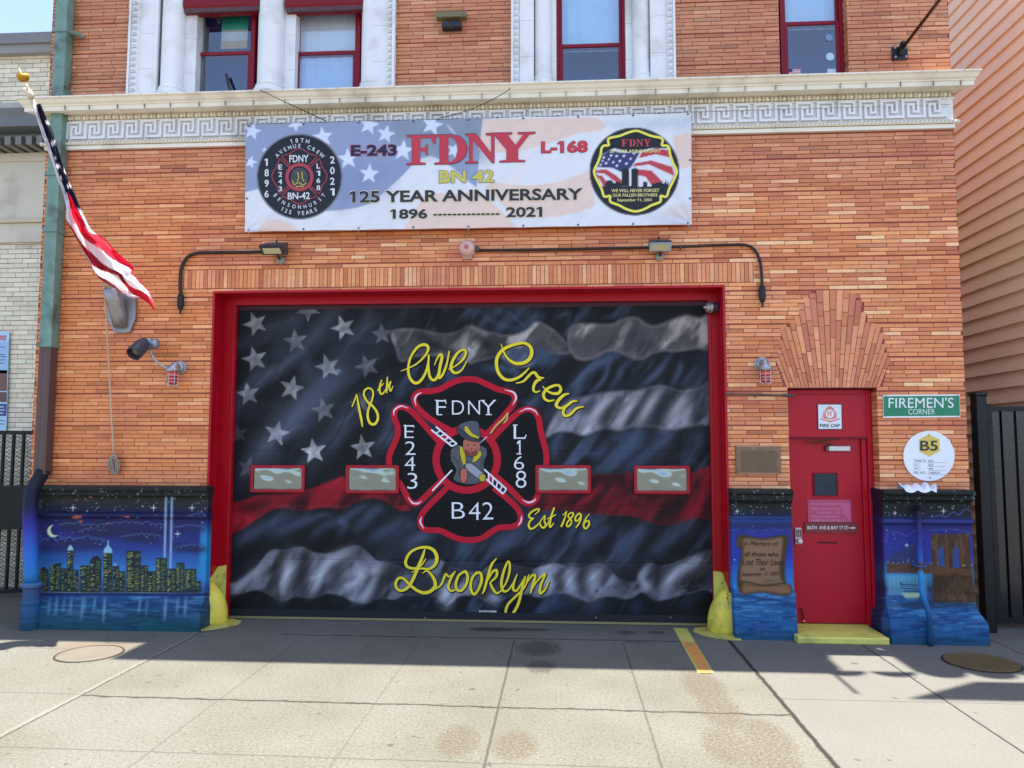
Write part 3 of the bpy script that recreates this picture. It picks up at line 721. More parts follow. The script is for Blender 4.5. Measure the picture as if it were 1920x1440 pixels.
cv.put(A(84, 104, 138), sstep(.52, .74, fold2)*.6*right)
cv.put(A(28, 32, 42), sstep(.5, .3, fold2)*.6*right)
def stripe(pts, light, dark, soft=2.2, a=1.0, thr=(.40, .60), mo=.35):
    m = cv.mask(pts, soft, 5)*a
    cv.put(A(20, 22, 28), np.clip(cv.mask(pts, 16, 5)*a*1.5-m, 0, 1)*.55)
    cv.put(np.array(light), m); cv.put(np.array(dark), m*sstep(thr[1], thr[0], fold)*.85); cv.put(np.array(dark), m*sstep(.55, .75, mott)*mo)
w1 = M5([(285,430),(400,412),(560,440),(650,428),(722,392),(780,412),(862,440),(950,448),(1040,420),(1098,375),(1180,410),(1235,460),(1290,540)])
w1b = E2([(560,520),(430,610),(300,600),(200,540),(60,560),(0,575)])+M5([(720,600),(640,580),(540,560),(430,560),(340,590),(310,520)])
stripe(w1+w1b, A(176, 172, 174), A(64, 64, 74), 5, mo=.4)
cv.glow(M5([(420,430),(520,500),(700,570)]), 10, A(38, 40, 50), .85); cv.glow(M5([(720,410),(800,480),(870,560)]), 14, A(36, 38, 48), .85); cv.glow(M5([(860,450),(960,540),(1010,590)]), 9, A(60, 64, 78), .7)
cv.glow(M5([(430,470),(470,480)]), 9, A(70, 70, 78), .5)
cv.put(A(70, 92, 126), cv.mask(E2([(230,560),(330,600),(430,610),(560,600),(640,540),(560,480),(430,480),(300,470)]), 8, 4)*.8)
w1c = E2([(745,330),(800,290),(880,285),(1000,290),(1090,285),(1130,262),(1210,236),(1275,240),(1330,280),(1390,302),(1460,290),(1560,245),(1650,218),(1700,225),(1760,238),(1840,226),(1840,458),(1740,468),(1640,482),(1560,494),(1480,485),(1390,510),(1290,556),(1220,545),(1160,510),(1090,488),(1020,500),(930,545),(850,560),(780,530),(740,440)])
stripe(w1c, A(182, 176, 178), A(78, 77, 86), 6, mo=.35)
cv.glow(E2([(760,350),(800,460),(900,420),(1060,390),(1160,380)]), 12, A(92, 92, 100), .55); cv.glow(E2([(1270,250),(1240,380),(1200,520)]), 14, A(66, 70, 84), .85); cv.glow(E2([(1350,300),(1300,420),(1240,520)]), 8, A(70, 74, 88), .6); cv.glow(E2([(1560,300),(1440,400),(1330,520)]), 9, A(86, 88, 100), .6); cv.glow(E2([(1440,440),(1420,500)]), 9, A(90, 92, 104), .6)
for p, ww, a in (([(1140,510),(900,640),(760,800)], 14, .75), ([(1060,560),(1020,700),(900,830)], 8, .65), ([(1230,560),(1150,640),(1120,720)], 12, .7), ([(1540,520),(1450,640),(1290,790)], 11, .7), ([(1620,560),(1600,650),(1540,770)], 10, .6), ([(1740,620),(1680,700),(1620,770)], 9, .5), ([(60,620),(300,640),(340,700)], 12, .5), ([(520,800),(450,900),(390,900)], 14, .5), ([(60,200),(160,270),(380,330)], 8, .4), ([(260,180),(330,250),(400,310)], 6, .4), ([(640,230),(740,200),(720,300)], 8, .35), ([(1000,240),(1130,200)], 7, .3)): cv.glow(E2(p), ww/4.174*2.6, A(92, 112, 150), a)
for p, ww in (([(1000,620),(900,720),(830,800)], 22), ([(1330,570),(1210,700),(1130,800)], 26), ([(1100,560),(1080,640),(1060,740)], 16), ([(1700,560),(1560,560),(1500,640)], 18)): cv.glow(E2(p), ww/4.174*2, A(26, 32, 42), .75)
w2 = E2([(560,1160),(610,1030),(680,930),(760,870),(850,855),(960,830),(1060,815),(1170,806),(1260,808),(1350,785),(1450,766),(1530,782),(1610,806),(1700,798),(1780,775),(1840,755),(1840,1040),(1760,1068),(1650,1090),(1550,1108),(1440,1090),(1330,1080),(1230,1086),(1150,1112),(1060,1102),(980,1108),(900,1140),(840,1150),(770,1132),(690,1122),(620,1135)])
stripe(w2, A(152, 154, 172), A(52, 57, 72), 5, thr=(.38, .58), mo=.25)
cv.glow(E2([(960,850),(900,950),(760,900),(620,1040)]), 15, A(84, 94, 116), .6)
for p, ww in (([(1160,830),(1060,960),(980,1100)], 14), ([(1340,800),(1240,960),(1200,1090)], 11), ([(1540,820),(1460,960),(1400,1090)], 15), ([(1800,900),(1740,1000),(1700,1080)], 12)): cv.glow(E2(p), ww, A(44, 48, 62), .85)
for p, ww in (([(1080,840),(960,960),(860,1120)], 7), ([(1290,830),(1180,980),(1110,1090)], 9), ([(1450,790),(1360,930),(1280,1070)], 9), ([(1680,830),(1580,960),(1500,1090)], 12)): cv.glow(E2(p), ww, A(190, 192, 206), .6)
for p, ww, a in (([(690,1140),(630,1230),(620,1330)], 9, .6), ([(840,1280),(960,1300),(1060,1190)], 11, .6), ([(1340,1110),(1200,1260),(1080,1420)], 16, .8), ([(1580,1110),(1440,1230),(1330,1320)], 13, .65), ([(1780,1130),(1690,1290),(1640,1380)], 13, .6), ([(1200,1130),(1050,1200)], 8, .5)): cv.glow(E2(p), ww, A(82, 104, 140), a)
RD, RK = A(150, 22, 40), A(62, 18, 28)
r1 = H4([(420,440),(500,380),(560,330),(760,250),(930,170),(1100,165),(1250,150),(1500,160),(1700,150),(1860,125),(1860,482),(1760,500),(1650,525),(1570,552),(1480,560),(1400,548),(1310,515),(1210,488),(1100,482),(990,478),(880,470),(760,455),(640,445),(520,450)])
stripe(r1, RD, RK, 3.5, thr=(.40, .60), mo=.15)
for p, ww in (([(980,190),(820,330),(620,440)], 12), ([(1260,240),(1080,400),(980,470)], 13), ([(1660,330),(1520,420),(1420,500)], 11), ([(1760,160),(1720,300)], 10)): cv.glow(H4(p), ww, A(48, 18, 28), .75)
for p, ww in (([(1000,240),(900,340),(780,430)], 6), ([(1240,330),(1120,400),(1040,460)], 8), ([(1480,340),(1380,430),(1320,500)], 8), ([(1820,200),(1760,380),(1680,500)], 9)): cv.glow(H4(p), ww, A(178, 26, 48), .7)
r2 = F3([(-10,620),(-10,410),(100,375),(220,330),(420,320),(600,290),(760,230),(900,185),(1020,250),(1180,310),(1330,320),(1390,390),(1420,442),(1340,446),(1270,405),(1190,360),(1100,352),(1020,368),(950,398),(880,434),(800,424),(720,424),(620,442),(520,444),(430,424),(340,440),(270,480),(180,540),(90,600)])
stripe(r2, A(170, 26, 42), A(70, 18, 28), 3, thr=(.36, .54), mo=.12)
for p, ww in (([(640,300),(560,360),(440,420)], 10), ([(930,300),(880,380),(820,430)], 12), ([(60,420),(200,420),(330,360)], 12)): cv.glow(F3(p), ww, A(56, 16, 26), .75)
for p, ww, a in (([(40,700),(250,590),(470,470)], 13, .6), ([(330,650),(560,540),(650,480)], 10, .5), ([(560,560),(700,490),(790,480)], 6, .5), ([(640,660),(760,560),(900,540),(860,640)], 9, .5), ([(840,560),(960,470),(1080,390)], 8, .6), ([(1000,590),(1140,450),(1210,440)], 11, .6), ([(1100,680),(1230,600),(1370,520)], 11, .6), ([(1330,740),(1480,650),(1600,640)], 12, .6), ([(1390,600),(1440,520)], 14, .4), ([(1750,720),(1850,760),(1900,740)], 12, .4)): cv.glow(F3(p), ww, A(84, 102, 136), a)
for p, ww, a in (([(100,790),(230,700),(420,640)], 12, .45), ([(60,760),(280,640),(520,500)], 10, .5), ([(480,800),(560,700),(680,560)], 9, .4), ([(1060,560),(950,640),(820,760)], 12, .55), ([(640,590),(540,700),(440,820)], 13, .6), ([(1360,590),(1200,660),(1120,780)], 15, .7), ([(1700,570),(1500,680),(1380,800)], 15, .6), ([(200,760),(330,680),(430,620)], 9, .5)): cv.glow(H4(p), ww, A(80, 96, 132), a)
for p, ww in (([(1480,580),(1330,720),(1260,840)], 14), ([(780,520),(640,680),(560,820)], 14)): cv.glow(H4(p), ww, A(26, 28, 38), .7)
lo1 = F3([(-10,1095),(-10,1030),(90,990),(200,900),(290,790),(350,752),(440,762),(520,735),(580,735),(650,770),(730,786),(830,775),(920,738),(1000,722),(1070,762),(1150,836),(1260,860),(1380,900),(1500,850),(1640,830),(1760,900),(1960,930)])
lo2 = H4([(100,890),(230,870),(350,885),(450,905),(540,880),(640,868),(740,890),(820,905),(900,880),(990,872),(1060,920),(1120,970),(1200,1000),(1270,1000),(1290,930),(1380,860),(1440,890),(1560,860),(1690,810),(1860,770),(1875,1070),(1800,1062),(1720,1082),(1640,1106),(1540,1132),(1440,1152),(1370,1120),(1310,1088),(1240,1126),(1180,1140),(1100,1124),(1040,1120),(960,1134),(890,1162),(850,1150),(790,1124),(720,1098),(640,1094),(570,1116),(500,1128),(400,1104),(300,1110),(210,1150),(160,1186),(100,1160),(0,1116)])
lo3 = F3([(1800,1120),(1740,1170),(1692,1188),(1640,1130),(1580,1112),(1470,1112),(1370,1110),(1290,1146),(1190,1134),(1090,1170),(1030,1172),(960,1158),(890,1118),(830,1104),(750,1100),(690,1122),(600,1126),(520,1122),(430,1152),(380,1140),(300,1098),(230,1070),(160,1078),(90,1098)])
stripe(lo1+lo2+lo3, A(132, 136, 154), A(48, 48, 58), 3, thr=(.40, .60), mo=.3)
for p, ww in (([(620,740),(580,860),(510,1100)], 16), ([(1060,760),(860,860),(800,1090)], 18), ([(1250,860),(1160,1020),(1090,1170)], 14), ([(1340,900),(1440,880),(1480,980)], 18), ([(260,960),(420,870),(380,1000)], 7), ([(880,1010),(1000,980),(1100,1000)], 6)): cv.glow(F3(p), ww, A(46, 44, 54), .85)
for p, ww in (([(240,900),(120,1010),(30,1080)], 9), ([(500,780),(430,1000),(400,1130)], 12), ([(960,760),(760,870),(640,1100)], 11), ([(1200,880),(1060,960),(900,1060)], 11), ([(1150,950),(1080,1100),(1000,1160)], 9), ([(1690,1000),(1700,1180)], 14)): cv.glow(F3(p), ww, A(180, 184, 202), .75)
for p, ww in (([(880,890),(830,980),(830,1120)], 9), ([(640,900),(700,930),(600,960)], 9), ([(1100,930),(1180,980),(1120,1090)], 20), ([(1420,870),(1380,940),(1330,990)], 12), ([(1860,820),(1700,940),(1560,1060)], 18), ([(430,890),(400,960)], 12)): cv.glow(H4(p), ww, A(50, 46, 56), .85)
for p, ww in (([(970,890),(930,1000),(930,1130)], 14), ([(760,900),(740,1000),(790,1100)], 12), ([(1770,830),(1580,940),(1440,1100)], 11), ([(1360,880),(1310,990),(1400,1100)], 8), ([(150,1100),(160,1170)], 12), ([(620,880),(560,960),(600,1060)], 10)): cv.glow(H4(p), ww, A(176, 182, 204), .7)
cv.disc(*H4([(955, 1078)])[0], 3, A(60, 60, 66), .7, 3)
bot = cv.mask(F3([(-20,1110),(200,1085),(420,1165),(600,1135),(760,1112),(960,1172),(1180,1150),(1400,1122),(1690,1200),(1960,1115),(1960,1400),(-20,1400)])+[], 2)*0
for p, ww, a in (([(420,1180),(300,1240)], 12, .35), ([(700,1170),(620,1270)], 9, .3), ([(1000,1190),(900,1260)], 11, .35), ([(1300,1170),(1180,1270)], 12, .4)): cv.glow(F3(p), ww, A(70, 76, 96), a)
for p, ww, a in (([(700,1120),(600,1200),(480,1290)], 15, .6), ([(1000,1180),(880,1270)], 11, .4), ([(1300,1150),(1230,1270)], 13, .45), ([(1600,1150),(1700,1200)], 11, .35)): cv.glow(H4(p), ww, A(66, 82, 120), a)
rid = (1-np.abs(2*fbm(x, y, 40, 91, -54, 3.4, 3)-1))**7; rid2 = (1-np.abs(2*fbm(x, y, 30, 97, -49, 4.2, 3)-1))**7; cv.put(A(14, 16, 22), rid*.55*sstep(.35, .6, fbm(x, y, 70, 101, 0, 1))); cv.put(cv.c*1.9+.004, rid2*.5*sstep(.4, .62, fbm(x, y, 60, 107, 0, 1)))
tex = .35+1.0*fbm(x, y, 7, 77, -45, 1.5)
for (sx, sy, sr, rot, b) in ((205,280,100,-22,.62), (615,168,100,35,.42), (518,415,100,-8,.36), (893,312,102,-20,.70), (1195,362,88,-4,.36), (200,558,105,-14,.60), (770,618,105,-16,.50), (1080,612,100,-22,.30), (148,830,98,-10,.52), (488,785,104,14,.62), (738,955,100,-12,.34), (372,1138,104,12,.66), (660,1278,106,-8,.90), (1045,1250,104,-8,.62), (70,1140,80,-10,.16), (150,1410,95,12,.2), (1030,905,90,-10,.22)):
    p = D([(sx, sy)])[0]; q = fbm(x, y, 16, int(sx), -40, 2.0)
    cv.starry(p[0], p[1], sr/4.174, rot, A(196, 202, 212), 1.0, .9, np.clip(b*(.45+.85*q)*tex, 0, .95))
cv.glow(D([(830,650),(870,655)]), 4, A(170, 190, 215), .5)
def outline(pts, w, a): cv.glow(pts, w, A(14, 15, 18), a)
# shield ground, and a soft sprayed halo round it
BD = lambda p: zs(720, 690, 4.235, p)
TOPL = BD([(545,505),(450,455),(370,405),(300,350),(248,285),(238,235),(262,200),(310,186),(380,182),(450,165),(530,122),(600,96),(670,88),(740,96),(820,130),(900,168),(970,183),(1022,205),(1038,245),(1018,300),(950,380),(880,460),(815,525)])
LEFL = BD([(450,600),(380,520),(300,430),(225,350),(170,315),(115,312),(84,345),(84,400),(106,460),(108,530),(78,610),(48,680),(40,750),(60,850),(120,910),(165,985),(200,1050),(240,1078),(285,1062),(330,1020),(400,950),(490,865)])
RIGL = BD([(860,560),(940,475),(1020,395),(1080,345),(1140,326),(1195,345),(1228,400),(1240,480),(1262,570),(1285,660),(1288,760),(1262,880),(1225,1000),(1195,1055),(1150,1076),(1100,1058),(1040,1000),(960,920),(860,840)])
BOTL = BD([(510,940),(430,1020),(350,1100),(300,1165),(288,1225),(310,1275),(370,1288),(440,1290),(520,1326),(600,1358),(690,1366),(780,1350),(850,1302),(920,1266),(1010,1262),(1072,1232),(1085,1180),(1055,1110),(970,1030),(870,950)])
for lobe in (TOPL, LEFL, RIGL, BOTL): cv.put(A(13, 15, 20), cv.mask(smooth(lobe, 4, True), 9)*.75)
for lobe in (TOPL, LEFL, RIGL, BOTL): cv.poly(smooth(lobe, 4, True), A(17, 20, 27), 1, 1)
ccx, ccy = BD([(657, 727)])[0]; cv.disc(ccx, ccy, 57, A(17, 20, 27))
lum = cv.c.mean(-1, keepdims=True); cv.c = cv.c*np.interp(lum, [0, .04, .2, .5], [.40, .50, .70, 1.0])*np.array((1.04, 1.0, .90))
GD = grid_mesh('garage_door', V, np.clip(cv.c, 0, 1), M_mural, FS)
GD['label'] = 'sectional roll-up door with a painted flag mural and yellow lettering'
db = MB(); db.box(xi0-.05, xi1+.05, YD+.012, YD+.05, ZB, zi+.05, BLACK); db.box(xi0, xi1, YD-.012, YD+.01, ZB-.005, ZB+.075, A(18, 20, 26)); db.box(xi0, xi1, YD-.02, YD+.0, .006, ZB-.006, A(140, 130, 84))
for px in (600, 797, 1118, 1258): p = P(px, 1158, YD-.013); db.lathe([(.008, 0), (0, .006)], p, (0, -1, 0), 6, A(150, 150, 150))
db.build('bottom_rail', M_matte, GD)
# crisp paint: red band, ladder, lettering
YE = YD-.004
em = MB(); RB = A(186, 20, 44)
for lobe in (TOPL, LEFL, RIGL, BOTL): em.ribbon(lobe, 11, YE, RB, drift=.0, closed=False, n=5)
ring = [(ccx+math.sin(a)*57.5, ccy-math.cos(a)*57.5) for a in np.linspace(0, 2*math.pi, 49)]
em.ribbon(ring, 13.5, YE-.0012, RB, drift=0, sm=False)
for p, ww in (([(255,300),(245,250),(262,215),(300,193)], 3.4), ([(80,380),(78,345),(100,318),(140,302),(195,320)], 3.2), ([(955,172),(1030,195),(1048,240),(1020,295)], 3.6), ([(1070,352),(1140,322),(1200,342),(1222,378)], 2.8), ([(300,1180),(288,1225),(318,1280)], 3.2), ([(1092,1170),(1088,1215),(1062,1256)], 3.2), ([(190,1025),(225,1070),(270,1075),(298,1055)], 3.4), ([(1095,1045),(1145,1068),(1190,1055),(1208,1032)], 3.4)): em.ribbon(BD(p), [.6, ww, ww, .6], YE-.0022, A(238, 208, 222), drift=0)
LW = A(228, 228, 236)
def bar(mb, p, ww, col, Y): mb.ribbon(BD(p), ww, Y, col, drift=0, sm=False)
for pr in (([(375,490),(540,622)], [(412,466),(578,602)]), ([(790,800),(972,962)], [(800,872),(945,1000)])):
    bar(em, pr[0], 3.2, LW, YE-.0030); bar(em, pr[1], 3.2, LW, YE-.0030)
    for t in (.22, .42, .62, .82, 1.0):
        a = [pr[0][0][i]+(pr[0][1][i]-pr[0][0][i])*t for i in (0, 1)]; b = [pr[1][0][i]+(pr[1][1][i]-pr[1][0][i])*t for i in (0, 1)]
        bar(em, [tuple(a), tuple(b)], 2.6, LW, YE-.0036)
HY = A(206, 182, 92)
em.ribbon(BD([(845,522),(885,462),(945,405),(985,352)]), [2.2, 2.8, 3.4, 1.5], YE-.0036, HY, drift=0); em.ribbon(BD([(985,352),(975,405),(948,440)]), [1.5, 3.2, 2], YE-.004, HY, drift=0)
bar(em, [(750,606), (818,545)], 1.8, A(200, 200, 204), YE-.003); bar(em, [(383,975), (540,810)], 2.8, A(240, 232, 236), YE-.003)
# a helmeted firefighter with a hose nozzle in the middle of the shield
fg = [([(530,650),(580,612),(640,620),(700,640),(760,612),(812,640),(818,690),(790,760),(800,880),(740,918),(650,924),(580,905),(548,880),(575,810),(532,735)], A(96,98,104)),
      ([(600,618),(640,640),(650,760),(628,772),(604,690)], A(212,196,48)), ([(760,640),(776,690),(740,735),(700,752),(716,690)], A(212,196,48)),
      ([(630,575),(690,548),(755,575),(764,640),(735,690),(690,705),(650,690),(628,640)], A(198,116,98)),
      ([(595,452),(640,430),(700,418),(748,430),(760,500),(765,560),(700,560),(640,540),(585,505)], A(92,98,108)),
      ([(640,462),(662,462),(700,515),(755,545),(752,562),(690,545),(640,500)], A(220,204,60)),
      ([(575,500),(600,478),(650,520),(720,560),(775,568),(770,585),(700,582),(630,556)], A(70,76,86)),
      ([(650,760),(690,755),(805,850),(800,895),(765,890),(648,800)], A(168,172,180)), ([(770,842),(806,850),(802,896),(768,902),(752,872)], A(206,186,60)),
      ([(612,800),(660,800),(662,880),(640,915),(612,905),(604,860)], A(198,112,96))]
for i, (p, c) in enumerate(fg): em.polypx(BD(p), YE-.0034-.0004*i, tuple(v*.8 for v in c)); em.ribbon(BD(p), 1.0, YE-.0036-.0004*i, A(24, 24, 28), closed=True, drift=0, n=2)
for ex in (668, 718): em.polypx([(BD([(ex, 612)])[0][0]+math.cos(a)*1.7, BD([(ex, 612)])[0][1]+math.sin(a)*1.2) for a in np.linspace(0, 6.28, 9)[:-1]], YE-.0075, A(30, 24, 24))
em.ribbon(BD([(545,700),(590,760),(600,860)]), .9, YE-.0075, A(40, 42, 48), drift=0); em.ribbon(BD([(790,700),(770,780),(790,840)]), .9, YE-.0075, A(40, 42, 48), drift=0); em.polypx(BD([(690,628),(704,650),(682,652)]), YE-.0075, A(150, 74, 66)); em.polypx(BD([(640,640),(690,680),(742,640),(735,688),(690,704),(650,688)]), YE-.0073, A(120, 66, 56))
em.ribbon(BD([(672,662),(695,668),(722,660)]), 1.0, YE-.0075, A(90, 40, 36), drift=0)
em.build('shield_emblem', M_mural, GD)
LC = A(226, 230, 234); LTS = [MB() for _ in range(4)]
for ci, (ch, bx) in enumerate((('F',(415,255,492,372)), ('D',(540,258,635,370)), ('N',(668,258,762,368)), ('Y',(772,258,886,370)), ('E',(163,455,236,555)), ('2',(168,583,250,690)), ('4',(163,703,247,815)), ('3',(185,833,265,960)), ('L',(1030,452,1124,562)), ('1',(1056,575,1084,682)), ('6',(1032,700,1112,806)), ('8',(1046,816,1130,952)), ('B',(538,1066,642,1196)), ('4',(672,1066,765,1206)), ('2',(782,1066,868,1203)))):
    lt = LTS[min(ci//4, 3)]; a, b = BD([bx[:2], bx[2:]]); text(lt, ch, a[0], a[1], b[0], b[1], YE-.001, LC, bold=-.012)
for p in ([(405,257),(430,257)], [(425,371),(462,371)], [(486,250),(494,285)], [(765,258),(800,258)], [(865,258),(890,256)], [(808,370),(856,370)], [(154,456),(180,456)], [(232,454),(238,470)], [(1024,454),(1060,452)], [(1116,556),(1130,530)], [(1052,682),(1092,682)]): LTS[0 if p[0][1] < 380 and p[0][0] > 380 and p[0][0] < 900 else 1 if p[0][0] < 380 else 2].ribbon(BD(p), 1.8, YE-.0015, LC, drift=0, sm=False)
for lt in LTS: lt.build('white_lettering', M_mural, GD)
yl = MB(); bk = MB()
def brush(pts, wd, Y=YE):
    yl.ribbon(pts, wd, Y-.0025, YEL, drift=.0016)
    w2 = [v+2.2 for v in wd] if hasattr(wd, '__len__') else wd+2.2
    bk.ribbon([(a+1.0, b+1.0) for a, b in pts], w2, Y, A(14, 15, 18), drift=.001)
def flush():
    global yl, bk
    o = yl.build('yellow_lettering', M_mural, GD); bk.build('lettering_outline', M_mural, GD); yl = MB(); bk = MB()
T = lambda p: zs(630, 620, 6.857, p)
brush(T([(205,978),(235,905),(266,815)]), [2.2, 2.6, 2]); brush(T([(266,815),(285,930),(305,1040),(325,1140),(340,1236)]), [2, 3.6, 4.2, 4.4, 2.6])
brush(T([(440,955),(385,885),(358,820),(372,765),(420,738),(465,762),(478,815),(462,890),(432,965),(410,1040),(408,1110),(430,1175),(468,1205),(512,1188),(540,1120),(525,1045),(480,980),(440,940)]), [4, 3.4, 3, 3.4, 4.4, 5, 4.4, 4])
brush(T([(588,632),(566,700),(560,770),(580,815),(615,795),(650,735)]), [2.4, 3.8, 3.4, 2]); brush(T([(530,772),(570,722),(612,676)]), [1.6, 2.6, 1.6]); brush(T([(662,592),(656,680),(650,802)]), [1.8, 3.6, 3]); brush(T([(652,775),(672,700),(704,648)]), [1.8, 2.2, 1.8]); brush(T([(706,655),(686,720),(702,775),(735,710)]), [2, 3.4, 3, 1.5])
flush()
brush(D([(1342,650),(1400,628),(1470,590),(1535,525),(1557,470),(1530,443),(1475,462),(1420,540),(1400,630),(1412,700),(1448,742),(1490,732),(1530,675),(1556,590),(1562,520)]), [1.4, 2.4, 3.2, 4.4, 5.8, 5, 4, 4.6, 5.2, 5.4, 4.6, 4, 3.2])
brush(D([(1560,530),(1558,620),(1568,690),(1592,720),(1620,708),(1642,655),(1660,560)]), [3.4, 4.6, 5, 4.4, 3.4])
brush(D([(1604,605),(1630,545),(1655,520),(1664,545),(1648,620),(1640,700),(1668,680),(1700,600),(1722,492)]), [1.6, 3.4, 5, 5.6, 5.2, 4.4, 4, 2.6])
brush(D([(1712,638),(1770,610),(1828,560),(1852,505),(1832,484),(1790,505),(1748,570),(1735,630),(1765,665),(1815,645),(1860,572)]), [1.6, 2.6, 4.4, 4.6, 4, 5, 5.6, 4.8, 3.4, 1.8])
flush()
W = lambda p: zs(900, 620, 7.577, p)
brush(W([(298,185),(325,265),(365,355),(435,430),(530,468),(640,448),(710,390),(735,310),(715,230),(645,180),(560,180),(430,215),(310,285),(242,390),(236,500),(265,600),(335,680),(430,702),(540,668),(630,600),(700,528)]), [1.4, 2.6, 3.8, 5.6, 6.6, 6.8, 6.6, 6, 5, 5.6, 6, 6.2, 6, 5.8, 5.4, 5, 4.2, 2])
brush(W([(510,745),(610,722),(680,655),(735,602),(782,600),(830,662),(912,672)]), [1.6, 3.6, 4.6, 4.6, 5.4, 5.4, 2]); brush(W([(868,688),(800,720),(762,790),(762,850),(800,872),(855,852)]), [4, 5.8, 5, 4.2, 3, 1.6])
brush(W([(890,788),(950,852),(1030,890),(1110,888),(1148,835),(1120,778),(1050,782),(960,822),(905,890),(915,960),(975,998),(1058,985)]), [1.6, 3.4, 4.4, 5.6, 5.4, 4.2, 4.6, 5.2, 5.4, 5, 4.2, 2])
brush(W([(1268,893),(1200,910),(1130,970),(1085,1040),(1095,1080),(1155,1100),(1240,1060),(1310,1008),(1385,1000)]), [2, 5.2, 6, 5.6, 4.6, 4.8, 4.6, 2]); brush(W([(1240,1062),(1195,1110),(1182,1175),(1218,1212),(1290,1182),(1375,1102),(1475,1080)]), [4, 5, 5, 4.6, 4.8, 4.4, 1.8])
flush()
Bk = lambda p: zs(720, 1000, 4.571, p)
brush(Bk([(350,135),(330,200),(292,290),(255,380),(212,455),(160,490),(115,478),(100,430),(126,385),(170,390),(220,440),(285,490),(350,510),(410,488),(440,440),(420,375),(370,322),(330,342)]), [2.6, 5.4, 6, 6, 5.6, 4.6, 4.8, 5, 4.6, 4.4, 5.2, 5.6, 6, 6.4, 6.6, 5.4, 3, 1.6])
brush(Bk([(360,215),(318,275),(262,300),(203,288),(185,240),(222,168),(290,128),(370,120),(428,148),(453,208),(438,268),(385,305),(310,302),(236,336)]), [1.6, 3, 4.4, 5, 5.4, 4.8, 4.4, 5.2, 6.2, 6.8, 5.8, 4.4, 3.4, 1.6])
brush(Bk([(440,478),(490,440),(518,372),(532,348),(560,372),(612,325)]), [2.6, 3.6, 4.4, 3.4, 3.4, 2]); brush(Bk([(612,325),(568,400),(552,460),(576,495),(622,478)]), [2, 4.4, 5.2, 4, 2])
brush(Bk([(690,325),(642,360),(616,430),(625,480),(660,492),(698,450),(718,380),(700,328),(672,338)]), [4, 4.6, 5.2, 4.8, 4.6, 5.2, 5, 4]); brush(Bk([(800,330),(758,380),(742,450),(755,508),(782,518),(818,462),(838,390),(824,338),(785,345)]), [4, 4.6, 5.4, 5, 4.6, 5.4, 5, 4])
brush(Bk([(965,213),(920,272),(890,370),(862,475),(842,520)]), [2, 4.8, 5, 4.6, 2.4]); brush(Bk([(890,402),(930,330),(965,318),(962,370),(912,418)]), [2.6, 4, 5, 4.6, 3]); brush(Bk([(908,420),(930,470),(965,513),(1008,492)]), [3.4, 4.8, 4, 2])
brush(Bk([(995,500),(1048,420),(1075,330),(1076,255),(1056,250),(1022,340),(1006,430),(1022,493),(1062,488),(1105,430)]), [2.6, 3.4, 4.4, 4, 3.4, 4.8, 5.2, 4.6, 3.4, 2.6])
brush(Bk([(1142,348),(1112,428),(1108,480),(1136,490),(1180,428),(1212,368)]), [2, 4.6, 4.8, 4, 3.6, 2.6]); brush(Bk([(1212,368),(1182,480),(1152,600),(1102,690),(1056,714),(1042,680),(1062,610),(1130,540),(1200,468),(1238,388)]), [2.6, 4.8, 5.2, 5, 4.4, 4.4, 4.6, 4, 3.4, 2])
brush(Bk([(1242,352),(1222,420),(1268,362),(1296,368),(1272,450),(1256,515)]), [2, 3.4, 4, 4.6, 4.6, 3]); brush(Bk([(1262,490),(1300,425),(1350,368),(1382,352),(1345,440),(1338,515),(1382,478),(1416,408)]), [2.4, 3, 4, 3.6, 4.6, 4.8, 3.6, 1.8])
flush()
Es = lambda p: zs(970, 930, 12, p)
for p, wd in (([(395,420),(470,350),(490,300),(430,298),(320,360),(262,430),(285,490),(372,500)], [1.6, 2.4, 3.2, 3, 3.4, 3.6, 3.4, 2]), ([(372,503),(290,560),(256,650),(285,730),(345,732),(430,672),(500,610)], [2, 3.6, 4, 4, 3.6, 3, 2.2]),
              ([(490,612),(620,440),(608,560),(640,650),(600,712),(540,690),(502,600)], [2, 2.4, 3.4, 3.4, 3.6, 3.4, 2.8]), ([(832,255),(775,420),(735,580),(728,680),(756,690),(820,605)], [3.2, 3.8, 4, 4, 3.4, 1.6]), ([(668,522),(770,470),(872,418)], [1.6, 3, 1.8]), ([(640,692),(690,605),(722,540)], [2, 2, 1.6]),
              ([(1020,432),(1070,388),(1112,342)], [1.4, 2, 1.8]), ([(1112,342),(1060,520),(985,695)], [2, 3.2, 3.8]), ([(1180,512),(1142,450),(1190,385),(1250,382),(1252,440),(1190,512),(1122,600),(1112,668),(1152,684),(1210,620),(1214,550),(1172,505)], [2.8, 2.6, 3, 3.4, 3, 3.2, 3.4, 3, 2.8]),
              ([(1428,440),(1400,390),(1332,440),(1302,520),(1332,568),(1398,512),(1436,420),(1428,520),(1380,630),(1316,715)], [2.6, 2.8, 3.2, 3.4, 3, 2.6, 3, 3, 2.6]), ([(1624,400),(1540,510),(1492,640),(1512,722),(1560,722),(1612,650),(1610,572),(1560,560),(1502,622)], [1.4, 2.8, 3.4, 3.6, 3.6, 3.4, 3, 2.4])): brush(Es(p), wd)
flush()
sg = MB(); SGc = A(26, 27, 32); J = lambda p: zs(1240, 1060, 9, p)
